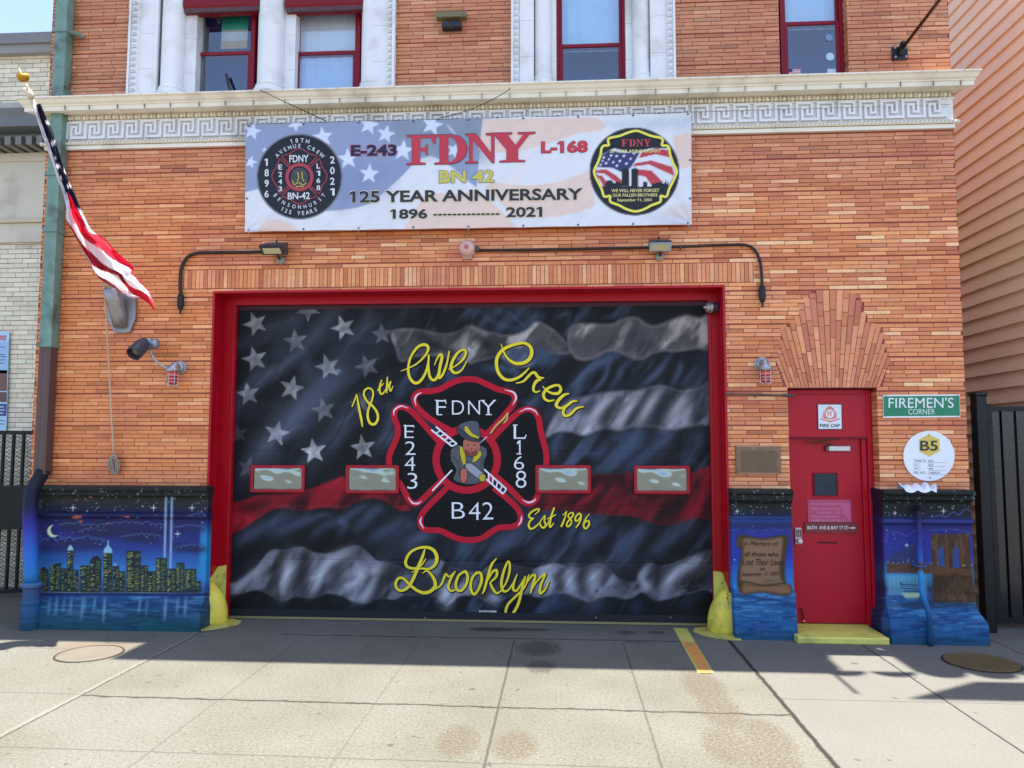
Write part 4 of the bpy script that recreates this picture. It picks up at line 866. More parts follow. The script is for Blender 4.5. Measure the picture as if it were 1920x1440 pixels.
for p in ([(335,325),(440,290)], [(395,300),(405,390)], [(365,405),(465,355)], [(490,350),(500,240),(545,330),(550,230)], [(560,330),(570,225),(610,250),(600,310),(560,332)], [(615,325),(640,215),(665,310)], [(620,280),(665,265)], [(675,310),(672,205),(705,215),(690,250),(720,300)], [(690,200),(755,165)], [(725,190),(725,290)],
          [(465,400),(490,375),(495,400),(462,445),(500,440)], [(520,390),(510,425),(530,430),(540,395),(520,385)], [(560,375),(555,430)], [(600,380),(580,410),(600,430),(625,400),(605,375)]): sg.ribbon(J(p), 1.5, YE, SGc, drift=.0008, n=3)
a, b = P(898, 1144.5, YE), P(931, 1150, YE); sg.box(a[0], b[0], YE-.002, YE, b[2], a[2], A(190, 190, 186))
text(sg, 'MODEL', 902, 1146, 922, 1149, YE-.004, A(70, 70, 70))
sg.build('signature', M_mural, GD)
for (x0, y0, x1, y1), wl in (((471, 872, 573, 923), 0), ((649, 872, 749, 925), 1), ((1004, 872, 1108, 925), 2), ((1188, 873, 1293, 926), 3)):
    wn = MB(); RW = A(164, 14, 34); X0, X1, Z0, Z1 = PX(x0, y0, YD), PX(x1, y0, YD), PZ(x0, y1, YD), PZ(x0, y0, YD); m = .034
    def rr(x0, x1, z0, z1, r, n=4):
        out = []
        for cx_, cz_, a0 in ((x1-r, z1-r, 0), (x0+r, z1-r, 90), (x0+r, z0+r, 180), (x1-r, z0+r, 270)):
            for i in range(n+1): a = R_(a0+90*i/n); out.append((cx_+r*math.cos(a), cz_+r*math.sin(a)))
        return out
    O, I = rr(X0, X1, Z0, Z1, .02), rr(X0+m, X1-m, Z0+m, Z1-m, .025); n = len(O); yf, yb = YD-.03, YD-.004
    vs = [(x, yf+.006, z) for x, z in O]+[(x, yf, z) for x, z in rr(X0+.008, X1-.008, Z0+.008, Z1-.008, .018)]+[(x, yf, z) for x, z in I]+[(x, yb, z) for x, z in I]+[(x, yb, z) for x, z in O]
    fs = []
    for k_ in range(3): fs += [(k_*n+i, k_*n+(i+1) % n, (k_+1)*n+(i+1) % n, (k_+1)*n+i) for i in range(n)]
    fs += [(i, 4*n+i, 4*n+(i+1) % n, (i+1) % n) for i in range(n)]
    wn.add(vs, fs, RW)
    nn, mm = 46, 22; vv = []; rw = random.Random(wl*5+2); ph = [rw.uniform(0, 6.28) for _ in range(6)]
    for j in range(mm+1):
        for i in range(nn+1):
            u, v = i/nn, j/mm; e = math.sin(math.pi*u)**.5*math.sin(math.pi*v)**.5 if 0 < i < nn and 0 < j < mm else 0
            h = .004*e+.42*e*(.0032*math.sin(7*u+3*v+ph[0])+.0026*math.sin(11*u-6*v+ph[1])+.0018*math.sin(17*u+9*v+ph[2])+.0016*math.sin(5*u+14*v+ph[3]))
            vv.append((X0+m-.002+(X1-X0-2*m+.004)*u, yb-.005-h, Z0+m-.002+(Z1-Z0-2*m+.004)*v))
    wn.add(vv, [(j*(nn+1)+i, j*(nn+1)+i+1, (j+1)*(nn+1)+i+1, (j+1)*(nn+1)+i) for j in range(mm) for i in range(nn)], (1, 1, 1), 1)
    wn.flat([(x, yb-.002, z) for x, z in I], A(104, 118, 114), 0)
    wo = wn.build('door_window', [M_paint, M_acryl], GD)
    for q in wo.data.polygons: q.use_smooth = q.material_index == 1

# ------------------------------------------------------------------ entrance door
RDR = A(184, 8, 36); yd = .22
ef = MB(); x0, x1 = DX0+.004, DX1-.004; zt = DZ-.004; zl = 2.03
ef.bbox(x0, x0+.05, .16, .30, .05, zt, .006, RDR); ef.bbox(x1-.05, x1, .14, .30, .05, zt, .006, RDR); ef.box(x0+.05, x1-.05, .16, .30, zt-.05, zt, RDR)
ef.bbox(x1-.10, x1-.05, .18, .30, .05, zl-.01, .006, RDR)
ef.build('door_frame', M_paint, FS)
tp = MB(); tp.bbox(x0+.02, x1-.03, .155, .20, zl, zt-.045, .008, RDR); tp.box(x0+.02, x1-.03, .150, .156, zl-.012, zl+.004, A(110, 8, 26)); tp.build('transom_panel', M_paint, FS)  # darker strip paints the shade along the panel's bottom edge
lf = MB(); lf.bbox(x0+.05, x1-.10, yd, yd+.045, .075, zl-.004, .004, RDR); lf.box(x0+.05, x1-.10, yd+.05, yd+.06, .05, zl, BLACK)
LF = lf.build('entrance_door', M_paint, FS)
LF['label'] = 'red steel door with a small mesh vent and keypad lock'
vt = MB(); a, b = P(1525, 888, yd), P(1569, 929, yd); vt.box(a[0], b[0], yd-.010, yd+.0, b[2], a[2], A(34, 40, 48))
for i in range(14):
    z = b[2]+(a[2]-b[2])*(i+.5)/14; vt.box(a[0]+.01, b[0]-.01, yd-.016, yd-.010, z-.003, z+.003, A(72, 82, 92))
for i in range(16):
    x = a[0]+(b[0]-a[0])*(i+.5)/16; vt.box(x-.002, x+.002, yd-.0155, yd-.010, b[2]+.01, a[2]-.01, A(60, 70, 80))
for q in ((a[0]-.008, a[0], b[2]-.008, a[2]+.008), (b[0], b[0]+.008, b[2]-.008, a[2]+.008), (a[0], b[0], b[2]-.008, b[2]), (a[0], b[0], a[2], a[2]+.008)): vt.box(q[0], q[1], yd-.018, yd, q[2], q[3], A(130, 12, 32))
vt.build('vent', M_metal, LF)
kp = MB(); a, b = P(1489, 989, yd), P(1502, 1020, yd); kp.bbox(a[0], b[0], yd-.03, yd, b[2], a[2], .004, A(176, 178, 180)); kp.box(a[0]+.012, b[0]-.008, yd-.034, yd-.03, a[2]-.095, a[2]-.02, A(40, 44, 50))
for i in range(5):
    for j in range(2): kp.box(a[0]+.022+j*.018, a[0]+.030+j*.018, yd-.037, yd-.034, a[2]-.036-i*.013, a[2]-.028-i*.013, A(190, 190, 190))
kp.lathe([(.026, 0), (.028, .02), (.024, .045), (0, .05)], (b[0]-.028, yd-.03, b[2]+.035), (0, -1, 0), 16, A(205, 200, 190)); kp.build('keypad_lock', M_metal, LF, 'auto')
hd = MB(); p = P(1502, 1142, yd); q = P(1505, 1162, yd); hd.tube([(p[0], yd-.002, p[2]), (p[0], yd-.04, p[2]-.005), (q[0], yd-.04, q[2]+.005)], .007, 8, A(40, 38, 38)); hd.tube([(q[0], yd-.04, q[2]+.006), (q[0]+.004, yd-.045, q[2]-.012)], .010, 8, A(200, 200, 196)); hd.build('pull_handle', M_metal, LF)
ls = MB(); a, b = P(1532, 1015.5, yd), P(1569, 1019, yd); ls.bbox(a[0], b[0], yd-.006, yd, b[2], a[2], .002, A(70, 6, 18)); ls.build('letter_slot', M_paint, LF)
cl = MB(); a, b = P(1546, 836, yd), P(1592, 846, yd); cl.bbox(a[0]+.03, b[0], yd-.05, yd, b[2], a[2], .006, A(200, 198, 192)); cl.bbox(a[0], a[0]+.028, yd-.05, yd, b[2], a[2], .006, A(110, 100, 90))
e0, e1, e2 = P(1562, 836, yd-.03), P(1552, 831, yd-.06), P(1515, 829, yd-.12); cl.tube([e0, e1, e2], .008, 6, A(120, 84, 54)); cl.tube([e2, P(1575, 822, yd-.05)], .008, 6, A(96, 66, 44)); cl.build('door_closer', M_metal, LF)
st = MB(); st.bbox(PX(1497, 1207, -.36), PX(1669, 1207, -.36), -.355, .32, 0.0, .066, .01, DYEL); st.build('step', mat('worn_yellow_paint', None, .55, sc=6, amt=.3, sc2=60, bump=.25, dirt=S(120, 116, 70), damt=.6), FS)

# ------------------------------------------------------------------ plinths with painted murals
def plinth_prof(side=False):                                           # (projection, z) from top to ground
    return [(0.0, 1.497), (.175, 1.497), (.20, 1.492), (.205, 1.470), (.198, 1.448), (.165, 1.440), (.165, 1.425), (.175, 1.418), (.175, 1.398), (.135, 1.385), (.118, 1.360), (.115, 1.29), (.115, 1.215), (.150, 1.205), (.158, 1.19), (.158, 1.165), (.135, 1.155), (.118, 1.14), (.116, .60), (.118, .46), (.13, .36), (.16, .30), (.22, .255), (.285, .215), (.30, .17), (.305, .10), (.31, 0.0)]
def flat_prof(): return [(0.0, 1.497), (.175, 1.497), (.20, 1.492), (.205, 1.468), (.198, 1.448), (.170, 1.438), (.168, 1.40), (.175, 1.385), (.140, 1.370), (.118, 1.345), (.115, 1.235), (.135, 1.225), (.135, 1.195), (.12, 1.185), (.118, 1.13), (.122, .5), (.16, .46), (.175, .44), (.20, .2), (.235, .0)]
def resample(pr, step):
    out = []
    for (a, b), (c, d) in zip(pr[:-1], pr[1:]):
        n = max(1, int(math.hypot(c-a, d-b)/step))
        out += [(a+(c-a)*i/n, b+(d-b)*i/n) for i in range(n)]
    return out+[pr[-1]]
def plinth(prof, x0, x1, ret_l, ret_r, paint, step=.008, label=None, yr=.3):
    pr = resample(prof, step); nx = int((x1-x0)/step); rows = []
    for pj, z in pr:
        row = []
        if ret_l: row += [(x0-pj*ret_l, y_, z) for y_ in np.linspace(.3, -pj, 26)[:-1]]
        else: row += [(x0, .3, z)]*2
        a, b = x0-pj*ret_l, x1+pj*ret_r
        row += [(a+(b-a)*i/nx, -pj, z) for i in range(nx+1)]
        if ret_r: row += [(x1+pj*ret_r, y_, z) for y_ in np.linspace(-pj, max(yr, -pj+.001), 26)[1:]]
        else: row += [(x1, .3, z)]*2
        rows.append(row)
    V = np.array(rows[::-1])
    c = Canvas(V, A(40, 60, 130)); paint(c); c.c = c.c*np.array((.95, 1.02, .80))
    o = grid_mesh('plinth', V, np.clip(c.c, 0, 1), M_mural, FS)
    if label: o['label'] = label
    return o
def nightsky(c, bands):
    z = c.V[..., 2]; zz = [b[0] for b in bands]
    col = np.stack([np.interp(z, zz, [A(*b[1])[i] for b in bands]) for i in range(3)], -1); c.c = col
    n = fbm(c.x, c.y, 30, 5, 0, 3); c.c *= (.75+.5*n)[..., None]
def stars(c, n, seed, x0, x1, y0, y1):
    r = random.Random(seed)
    for _ in range(n): c.disc(r.uniform(x0, x1), r.uniform(y0, y1), r.uniform(.3, .9), A(210, 220, 240), r.uniform(.4, 1), .6)
def sparkle(c, x, y, s):
    c.glow([(x, y-s), (x, y+s)], .7, A(200, 220, 240), .8, 0); c.glow([(x-s, y), (x+s, y)], .7, A(200, 220, 240), .8, 0); c.disc(x, y, 1.2, A(235, 240, 250), .9, 1)
def paint_left(c):
    nightsky(c, [(0, (22, 78, 98)), (.2, (26, 70, 110)), (.32, (36, 70, 128)), (.40, (30, 48, 110)), (.44, (44, 84, 160)), (.56, (66, 128, 206)), (.68, (48, 96, 176)), (.82, (44, 62, 146)), (1.0, (42, 42, 116)), (1.15, (38, 36, 92)), (1.22, (30, 30, 70)), (1.3, (44, 42, 50)), (1.4, (46, 45, 47)), (1.5, (34, 34, 38))])
    Z = lambda p: zs(0, 890, 4.3625, p)
    # side return: bright blue column
    X = c.V[..., 0]; z = c.V[..., 2]
    for xe, sg in ((-3.86, 1),):
        m = sstep(xe-.05, xe+.0, X)*sstep(.42, .5, z)*sstep(1.15, .9, z); c.put(A(44, 140, 214), m*.85)
    for q in ([(300,300),(360,240),(450,250),(540,330),(420,345),(330,330)], [(320,580),(420,520),(480,560),(640,520),(830,560),(830,610),(330,640)], [(480,400),(700,400),(1000,430),(1330,450),(1330,500),(900,520),(700,500)], [(980,520),(1200,480),(1300,540),(1250,570)], [(1430,560),(1670,580),(1660,640),(1450,620)]): c.poly(Z(q), A(34, 34, 66), .65, 7, 4)
    r = random.Random(3)
    for (a, b, yy, am) in ((450, 700, 420, 22), (640, 840, 470, 28), (740, 1330, 430, 36), (340, 600, 545, 30), (470, 850, 550, 34), (980, 1300, 515, 24), (1420, 1670, 435, 18), (1440, 1660, 600, 22), (1540, 1680, 340, 20)):
        pts = []; x = a
        while x < b:
            rr_ = r.uniform(.25, 1.0)*am; u = (x-a)/(b-a); hh = yy-am*.8*math.sin(math.pi*u)
            for q in np.linspace(math.pi, 0, 6): pts.append((x+rr_+rr_*math.cos(q), hh-rr_*.8*math.sin(q)))
            x += rr_*2.1
        c.poly(Z(pts+[(b, yy+30), (a, yy+30)]), A(40, 42, 84), .45, 3); c.stroke(Z(pts), 1.0, A(96, 128, 190), .6, .9, 0)
    stars(c, 110, 5, 72, 385, 915, 960); stars(c, 26, 6, 76, 385, 965, 1025)
    for x, y in ((137, 952), (360, 952), (288, 952), (333, 1001)): sparkle(c, x, y, 6)
    for p in ([(580,350),(620,335),(665,338),(670,352),(620,362)], [(990,345),(1058,338),(1055,352)], [(720,180),(750,178),(752,192)], [(612,205),(636,207),(630,213)], [(870,395),(890,398),(880,408)], [(640,375),(680,380),(665,392)]): c.poly(Z(p), A(214, 110, 86), .9, 1)
    cx, cy = Z([(435, 462)])[0]; c.disc(cx, cy, 11.2, A(224, 226, 190)); c.disc(cx+5.2, cy-2.2, 10.2, A(40, 44, 118))
    for xx, yb in ((1352, 690), (1400, 775)):
        c.stroke(Z([(xx+6, 190), (xx-6, yb)]), 5.0, A(130, 156, 210), .55, 2.2, 0); c.stroke(Z([(xx+6, 190), (xx-6, yb)]), 1.6, A(190, 208, 236), .6, 1.0, 0)
    c.put(A(58, 110, 190), sstep(700, 960, (c.y-890)*4.3625)*sstep(972, 960, (c.y-890)*4.3625)*.45)
    B = [(500,556,765),(597,645,778),(1150,1212,742),(1205,1276,790),(1366,1442,768),(920,976,745),(975,1026,788),(315,398,770),(405,500,722),(552,601,615),(655,752,742),(735,832,690),(845,918,636),(1032,1152,622),(1275,1366,680),(1442,1510,720),(1512,1606,770),(1602,1646,868)]
    for i, (a, b, t) in enumerate(B):
        top = [(a, t), (b, t)] if i not in (7, 8, 11) else ([(a, t+15), ((a+b)/2, t-22), (b, t+10)] if i == 7 else ([(a, t+20), (b, t-4)] if i == 8 else [(a, t+15), (a+25, t-20), (b-30, t-28), (b, t+10)]))
        c.poly(Z(top+[(b, 968), (a, 968)]), A(34, 46, 54), 1, .8)
        r = random.Random(i*7+1); yy = t+22; ncol = max(2, int((b-a)/26))
        lit = .75 if i in (7, 8, 13, 14, 15, 16, 2, 4) else .5
        while yy < 955:
            mid = a+(b-a)*(.42+.16*((i*37) % 7)/7)
            for xa, xb, br in ((a+5, mid-3, 1.0), (mid+3, b-5, .72)):
                if r.random() < lit+.12:
                    x2 = xa+(xb-xa)*r.uniform(.5, 1.0); x1_ = xa+(x2-xa)*r.uniform(0, .3); col = r.choice([(206,202,86), (222,216,100), (150,176,120), (120,164,160), (180,184,80), (196,196,130)])
                    c.stroke(Z([(x1_, yy+r.uniform(-2, 2)), (x2, yy-3)]), .9, A(*[v*br for v in col]), r.uniform(.55, 1), .6, 0)
            yy += r.uniform(10, 14)
    c.poly(Z([(553,618),(555,600),(575,572),(597,600),(600,618)]), A(150, 190, 224), 1, .7); c.poly(Z([(846,640),(850,610),(878,580),(884,538),(890,580),(914,610),(918,640)]), A(140, 186, 226), 1, .7); c.stroke(Z([(884, 540), (884, 575)]), .9, A(170, 210, 235), 1, .6, 0)
    c.poly(Z([(925,745),(930,725),(950,725),(955,745)]), A(130, 170, 190), .8, .7); c.stroke(Z([(870, 805), (895, 790)]), 2, A(200, 110, 80), .9, .7, 0)
    c.stroke(Z([(320, 962), (1650, 968)]), .9, A(150, 170, 150), .5, .7, 0)
    wz = (c.y-890)*4.3625; wm = sstep(975, 1000, wz)
    c.put(A(96, 150, 200), wm*sstep(.5, .72, fbm(c.x, c.y, 4.2, 9, 2, 7))*.42*sstep(1290, 1000, wz)); c.put(A(14, 40, 72), wm*sstep(.52, .75, fbm(c.x, c.y, 3.2, 15, -2, 8))*.6); c.put(A(20, 22, 92), sstep(966, 975, wz)*sstep(1000, 985, wz)*.8)
    for xx, l, a in ((460, 140, .5), (400, 150, .4), (580, 120, .4), (670, 190, .5), (770, 120, .45), (850, 200, .65), (1140, 130, .45), (1200, 150, .3), (1350, 190, .6), (1450, 140, .4), (1515, 150, .55), (690, 120, .4), (520, 120, .3)):
        c.glow(Z([(xx+8, 1005), (xx-6, 1005+l)]), 2.6, A(120, 168, 216), a*.8, 0)
def water(c, zt, seed):
    z = c.V[..., 2]; wm = sstep(zt+.01, zt-.03, z)
    c.put(A(36, 86, 152), wm*.9); c.put(A(84, 144, 204), wm*sstep(.5, .72, fbm(c.x, c.y, 3.6, seed, 3, 7))*.6*sstep(.0, .35, z)); c.put(A(16, 44, 96), wm*sstep(.5, .74, fbm(c.x, c.y, 3.0, seed+4, -3, 8))*.75); c.put(A(18, 70, 84), wm*sstep(.14, .0, z)*.6)
def paint_mid(c):
    nightsky(c, [(0, (24, 74, 130)), (.4, (34, 96, 170)), (.5, (44, 126, 206)), (.62, (48, 104, 200)), (.8, (44, 60, 176)), (1.0, (48, 52, 150)), (1.12, (44, 52, 130)), (1.19, (48, 72, 150)), (1.23, (34, 40, 70)), (1.3, (38, 38, 44)), (1.5, (36, 37, 40))])
    water(c, .5, 23); K = lambda p: zs(1360, 970, 9, p)
    for p in ([(100,215),(200,210),(250,150),(330,140),(390,210),(520,240)], [(640,225),(700,215),(740,175),(800,180),(830,210),(960,215)], [(980,200),(1010,175),(1060,185),(1120,205)]): c.stroke(K(p), 1.0, A(90, 120, 210), .6, 1.2)
    c.put(A(34, 40, 84), sstep(1000, 985, c.y)*sstep(975, 983, c.y)*.7)
    scr = K([(250,300),(330,300),(480,340),(640,352),(800,330),(930,300),(1020,300),(1065,340),(1060,440),(1030,560),(1015,720),(1000,880),(1005,1000),(1030,1110),(1100,1140),(1120,1210),(1100,1290),(1020,1325),(860,1310),(700,1280),(560,1275),(400,1295),(280,1295),(225,1220),(200,1080),(215,900),(250,720),(270,560),(200,500),(185,420),(200,340)])
    c.put(A(38, 38, 46), c.mask(scr, 5, 4)*.95); c.poly(smooth(scr, 3, True), A(74, 56, 42), 1, 1)
    c.put(A(142, 102, 84), c.mask(K([(310,370),(480,370),(640,385),(800,370),(940,350),(960,440),(945,600),(930,760),(910,900),(930,1040),(960,1090),(860,1120),(640,1130),(480,1110),(340,1080),(270,1060),(265,900),(300,700),(310,500)]), 4, 4))
    c.put(A(128, 86, 62), c.mask(K([(310,1110),(480,1140),(640,1165),(820,1150),(980,1120),(1070,1150),(1090,1220),(1060,1280),(900,1270),(700,1240),(540,1240),(380,1265),(310,1270)]), 3.5, 4)); c.stroke(K([(270,1085),(400,1095),(560,1140),(720,1145),(900,1120),(1010,1105)]), 1.6, A(36, 28, 26), .9, 1.2)
    c.stroke(K([(215,350),(250,370),(245,430),(220,480),(205,420),(225,390)]), 1.2, A(110, 86, 66), .8, 1); c.glow(K([(640,1090),(760,1070),(900,1085)]), 2.2, A(70, 84, 60), .7); stars(c, 50, 8, 1367, 1487, 915, 965); sparkle(c, 1382, 959, 4.5); c.disc(*K([(155, 715)])[0], .9, A(220, 230, 250))
    for p in ((1477, 975), (1405, 988), (1411, 987)): c.disc(p[0], p[1], .5, A(200, 200, 230), .9, .5)
    c.put(A(30, 30, 60), sstep(1372, 1366, c.x)*.6)
def paint_right(c):
    nightsky(c, [(0, (20, 66, 84)), (.2, (26, 66, 96)), (.36, (32, 70, 116)), (.46, (52, 72, 140)), (.5, (34, 52, 96)), (.62, (50, 120, 180)), (.8, (50, 60, 150)), (1.0, (46, 50, 150)), (1.14, (44, 46, 120)), (1.19, (52, 58, 130)), (1.23, (34, 36, 58)), (1.3, (32, 33, 40)), (1.5, (34, 35, 38))])
    water(c, .42, 43); Q = lambda p: zs(1640, 700, 2.768, p)
    for p, a in (([(60,880),(70,830),(120,825),(170,845),(210,815),(255,850)], .5), ([(300,750),(340,735),(370,745),(410,720),(440,735),(470,705),(520,725)], .6), ([(290,815),(400,810),(520,830)], .4)): c.stroke(Q(p), 1.3, A(100, 110, 200), a, 1.4)
    c.poly(Q([(65,960),(255,850),(260,980),(65,990)]), A(52, 56, 108), .9, 2); 
    for i in range(9): c.stroke(Q([(250-i*22, 862+i*11), (252-i*21, 985)]), .5, A(90, 92, 140), .5, .5, 0)
    c.poly(Q([(292,835),(490,830),(498,960),(512,1080),(535,1190),(300,1190),(300,1010)]), A(82, 54, 40), 1, 1.5)
    tm = c.mask(Q([(292,835),(490,830),(535,1190),(300,1190)]), 1.5); c.put(A(120, 84, 62), tm*sstep(.5, .75, fbm(c.x, c.y, 5, 61, 88, 3))*.5); c.put(A(44, 30, 26), tm*sstep(.5, .75, fbm(c.x, c.y, 4, 64, 84, 4))*.6)
    for yy in range(845, 1185, 16): c.stroke(Q([(296, yy), (530, yy+4)]), .4, A(50, 36, 30), .35, .5, 0)
    for xx in (318, 372, 448): c.stroke(Q([(xx, 845), (xx+8, 1000)]), 4.5, A(112, 76, 58), .55, 2, 0)
    c.poly(Q([(328,1010),(330,920),(345,890),(360,920),(365,1010)]), A(52, 72, 142), 1, .8); c.poly(Q([(406,1010),(408,920),(422,888),(436,920),(442,1010)]), A(52, 72, 142), 1, .8)
    c.poly(Q([(62,985),(270,990),(500,1020),(510,1050),(300,1040),(62,1035)]), A(98, 64, 46), .95, 1.2)
    for i in range(16): c.stroke(Q([(66+i*14, 990), (76+i*14, 1030), (80+i*14, 990)]), .5, A(60, 40, 30), .8, .5, 0)
    c.poly(Q([(300,1060),(430,1040),(350,1130),(300,1170)]), A(50, 36, 32), .7, 5)
    c.put(A(110, 170, 210), c.mask(Q([(62,1045),(265,1045),(270,1150),(70,1150)]), 4)*.55)
    for i in range(9): c.stroke(Q([(80+i*20, 1045), (82+i*20, 1110)]), 1.0, A(150, 200, 230), .45, 1, 0)
    c.poly(Q([(130,1085),(250,1085),(248,1135),(150,1135)]), A(42, 74, 128), 1, 1.5)
    for i in range(4): c.stroke(Q([(145, 1090+i*11), (238, 1090+i*11)]), 1.2, A(140, 190, 226), .8, .8, 0)
    c.poly(Q([(140,1140),(240,1140),(225,1165),(160,1165)]), A(190, 200, 170), .8, 2.5); c.poly(Q([(100,1195),(300,1175),(540,1195),(540,1215),(60,1215)]), A(30, 32, 40), .6, 4, 3)
    stars(c, 60, 12, 1655, 1848, 918, 970); stars(c, 30, 13, 1655, 1842, 980, 1080); sparkle(c, 1827, 932, 6); sparkle(c, 1769, 958, 6); sparkle(c, 1700, 1022, 4); sparkle(c, 1678, 962, 4)
    for i in range(7): c.disc(1665+i*9.5, 1054+math.sin(i)*2, .8, A(220, 220, 200), .9, .5)
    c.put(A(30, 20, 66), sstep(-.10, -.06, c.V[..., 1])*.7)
PLx0 = -5.74; plinth(plinth_prof(), PLx0, -3.835, .0, .2, paint_left, yr=-.019, label='moulded base painted with a night city skyline over water')
plinth(flat_prof(), 1.742, PX(1487, 1050, -.12), 0, 0, paint_mid, label='base between the doors painted with a parchment scroll')
plinth(plinth_prof(), 3.29, 4.12, .2, .14, paint_right, label='flared base painted with a bridge at night')
tx = MB(); ink = A(34, 26, 26); K = lambda p: zs(1360, 970, 9, p)
for t, bx, sl in (('In Memory of', (312, 398, 905, 500), .01), ('all those who', (318, 575, 905, 655), .02), ('Lost Their Lives', (288, 700, 972, 806), .01), ('on', (588, 850, 668, 900), 0), ('September 11. 2001', (285, 930, 908, 1012), -.02)):
    a, b = K([bx[:2], bx[2:]]); text(tx, t, a[0], a[1], b[0], b[1], -.1265, ink, bold=.0, shear=.35, slope=sl)
tx.build('scroll_lettering', M_mural, FS)
# ------------------------------------------------------------------ anniversary banner
def by(x, y):
    u = (x-460)/837; v = (y-222)/212
    return -.115-.016*math.sin(math.pi*min(max(u, 0), 1))*1.0-.012*math.sin(math.pi*min(max(v, 0), 1))-.004*math.sin(u*23+v*3)
NBX, NBY = 420, 112; V = np.zeros((NBY, NBX, 3))
for j in range(NBY):
    t = j/(NBY-1)
    for i in range(NBX):
        s = i/(NBX-1); sc = .9*math.sin(s*math.pi*8)**2
        xx = (461*(1-t)+459*t)*(1-s)+(1296*(1-t)+1297*t)*s; yt = 233*(1-s)+211*s+sc*1.2; yb = 434.5*(1-s)+421*s-sc*.6; yy = yt*(1-t)+yb*t
        V[NBY-1-j, i] = P(xx, yy, by(xx, yy))
for cx_, cy_, sx in ((1296, 214, -1), (1297, 420, -1), (460, 432, 1), (461, 235, 1)):           # puckers run in from the tied corners
    px, py = proj(V[..., 0], V[..., 1], V[..., 2]); dx, dy = (px-cx_)*sx, (py-cy_); r = np.hypot(dx, dy)+1; a = np.arctan2(dy, np.abs(dx)+1e-3)
    V[..., 1] += np.sin(a*11)*.010*np.exp(-r/55)*np.clip(r/12, 0, 1)
cv = Canvas(V, A(226, 227, 230)); x, y = cv.x, cv.y
Q2 = lambda p: zs(460, 210, 4.571, p)
Q3 = lambda p: zs(880, 210, 4.571, p)
cv.poly(Q2([(-40,60),(2010,40)])+Q3([(112,60),(95,300),(62,650),(0,600)])+Q2([(1800,500),(1700,418),(1590,376),(1500,400),(1420,466),(1330,560),(1190,690),(1080,782),(950,822),(800,842),(690,850),(560,800),(300,640),(100,662),(-40,700)]), A(146, 158, 186), 1, 1.2)
cv.put(A(132, 144, 156), cv.mask(Q2([(1150,40),(2050,40),(2050,420),(1700,380),(1500,360),(1250,250)]), 25)*.75); cv.put(A(124, 138, 172), cv.mask(Q2([(700,500),(1000,420),(1400,420),(1180,690),(820,830)]), 25)*.6)
PEA = A(234, 206, 190)
cv.poly(Q3([(118,62),(1085,48),(1180,110),(1130,160),(1040,168),(940,178),(850,210),(700,262),(560,300),(430,335),(250,350),(80,318)]), PEA, 1, 1.5)
cv.poly(Q3([(1030,508),(900,552),(760,600),(620,622),(480,630),(340,618),(190,600),(130,640),(260,770),(380,880),(560,905),(760,895),(930,860),(1080,800)]), PEA, 1, 1.5)
cv.poly(Q2([(1350,1020),(1440,860),(1545,700),(1920,690)])+Q3([(70,655),(180,760),(360,930),(400,985),(0,1015)]), PEA, 1, 1.5); cv.poly(Q2([(90,1040),(140,960),(210,920),(300,920),(400,960),(470,1025)]), PEA, 1, 1.5)
cv.poly(Q3([(1740,210),(1910,165),(1910,470),(1790,490)]), PEA, 1, 2); cv.poly(Q3([(1740,800),(1910,775),(1910,960),(1850,930),(1600,905)]), A(224, 208, 200), .8, 6)
cv.put(A(186, 200, 216), cv.mask(Q3([(1180,100),(1500,60),(1900,40),(1900,150),(1500,160),(1280,150)]), 14)*.6); cv.put(A(200, 206, 216), cv.mask(Q3([(1480,880),(1620,850),(1900,930),(1910,1010),(1640,960)]), 12)*.6)
for p, a in (([(560,180),(420,480),(300,700)], .4), ([(800,560),(700,760)], .3)): cv.glow(Q3(p), 12, A(240, 224, 214), a)
cv.glow(Q2([(1725, 108), (1800, 190)]), 2, A(214, 222, 240), .8)
for (sx, sy, sr, rot, xs_) in ((60,165,78,14,1), (430,100,70,30,1), (665,215,88,-8,1), (1060,110,88,12,1), (1205,190,80,12,1), (1600,110,95,14,1), (880,400,90,-4,1), (1352,330,92,6,1), (1062,530,86,4,1), (1790,330,70,20,1), (45,430,55,16,1), (165,325,22,0,1)):
    p = Q2([(sx, sy)])[0]; cv.starry(p[0], p[1], sr/4.571*1.05, rot, A(216, 226, 244), .97, .8)
for k in range(4): cv.put(A(170, 176, 186), np.exp(-((np.sin(x*.011*(k+1)+y*.02*k+k)-.98)/.02)**2)*.10)
# emblem grounds
c1x, c1y, c1r = 561.7, 331.2, 79.5; c2x, c2y = 1189.6, 321.5
d1 = np.hypot(x-c1x, y-c1y); cv.put(A(118, 124, 130), sstep(81.5, 80, d1)); cv.put(A(24, 27, 36), sstep(78.6, 77.6, d1))
d2 = np.hypot((x-c2x)/85.2, (y-c2y)/83.4); cv.put(A(96, 100, 98), sstep(1.0, .985, d2)); cv.put(A(26, 28, 33), sstep(.975, .96, d2))
shield = [(1430,160),(1490,178),(1560,205),(1640,222),(1658,245),(1650,285),(1690,288),(1712,310),(1722,370),(1748,440),(1778,510),(1748,590),(1712,660),(1690,725),(1640,718),(1642,752),(1628,775),(1560,800),(1500,832),(1425,852)]
shield = shield+[(2846-a, b) for a, b in shield[::-1]][1:-1]
SH = Q3(shield); inm = cv.mask(smooth(SH, 3, True), .8)
fl_ = cv.mask(Q3([(1080,500),(1110,380),(1240,310),(1400,350),(1560,310),(1720,310),(1775,510),(1700,650),(1130,650)]), .8)*inm
cv.put(A(222, 222, 228), fl_)
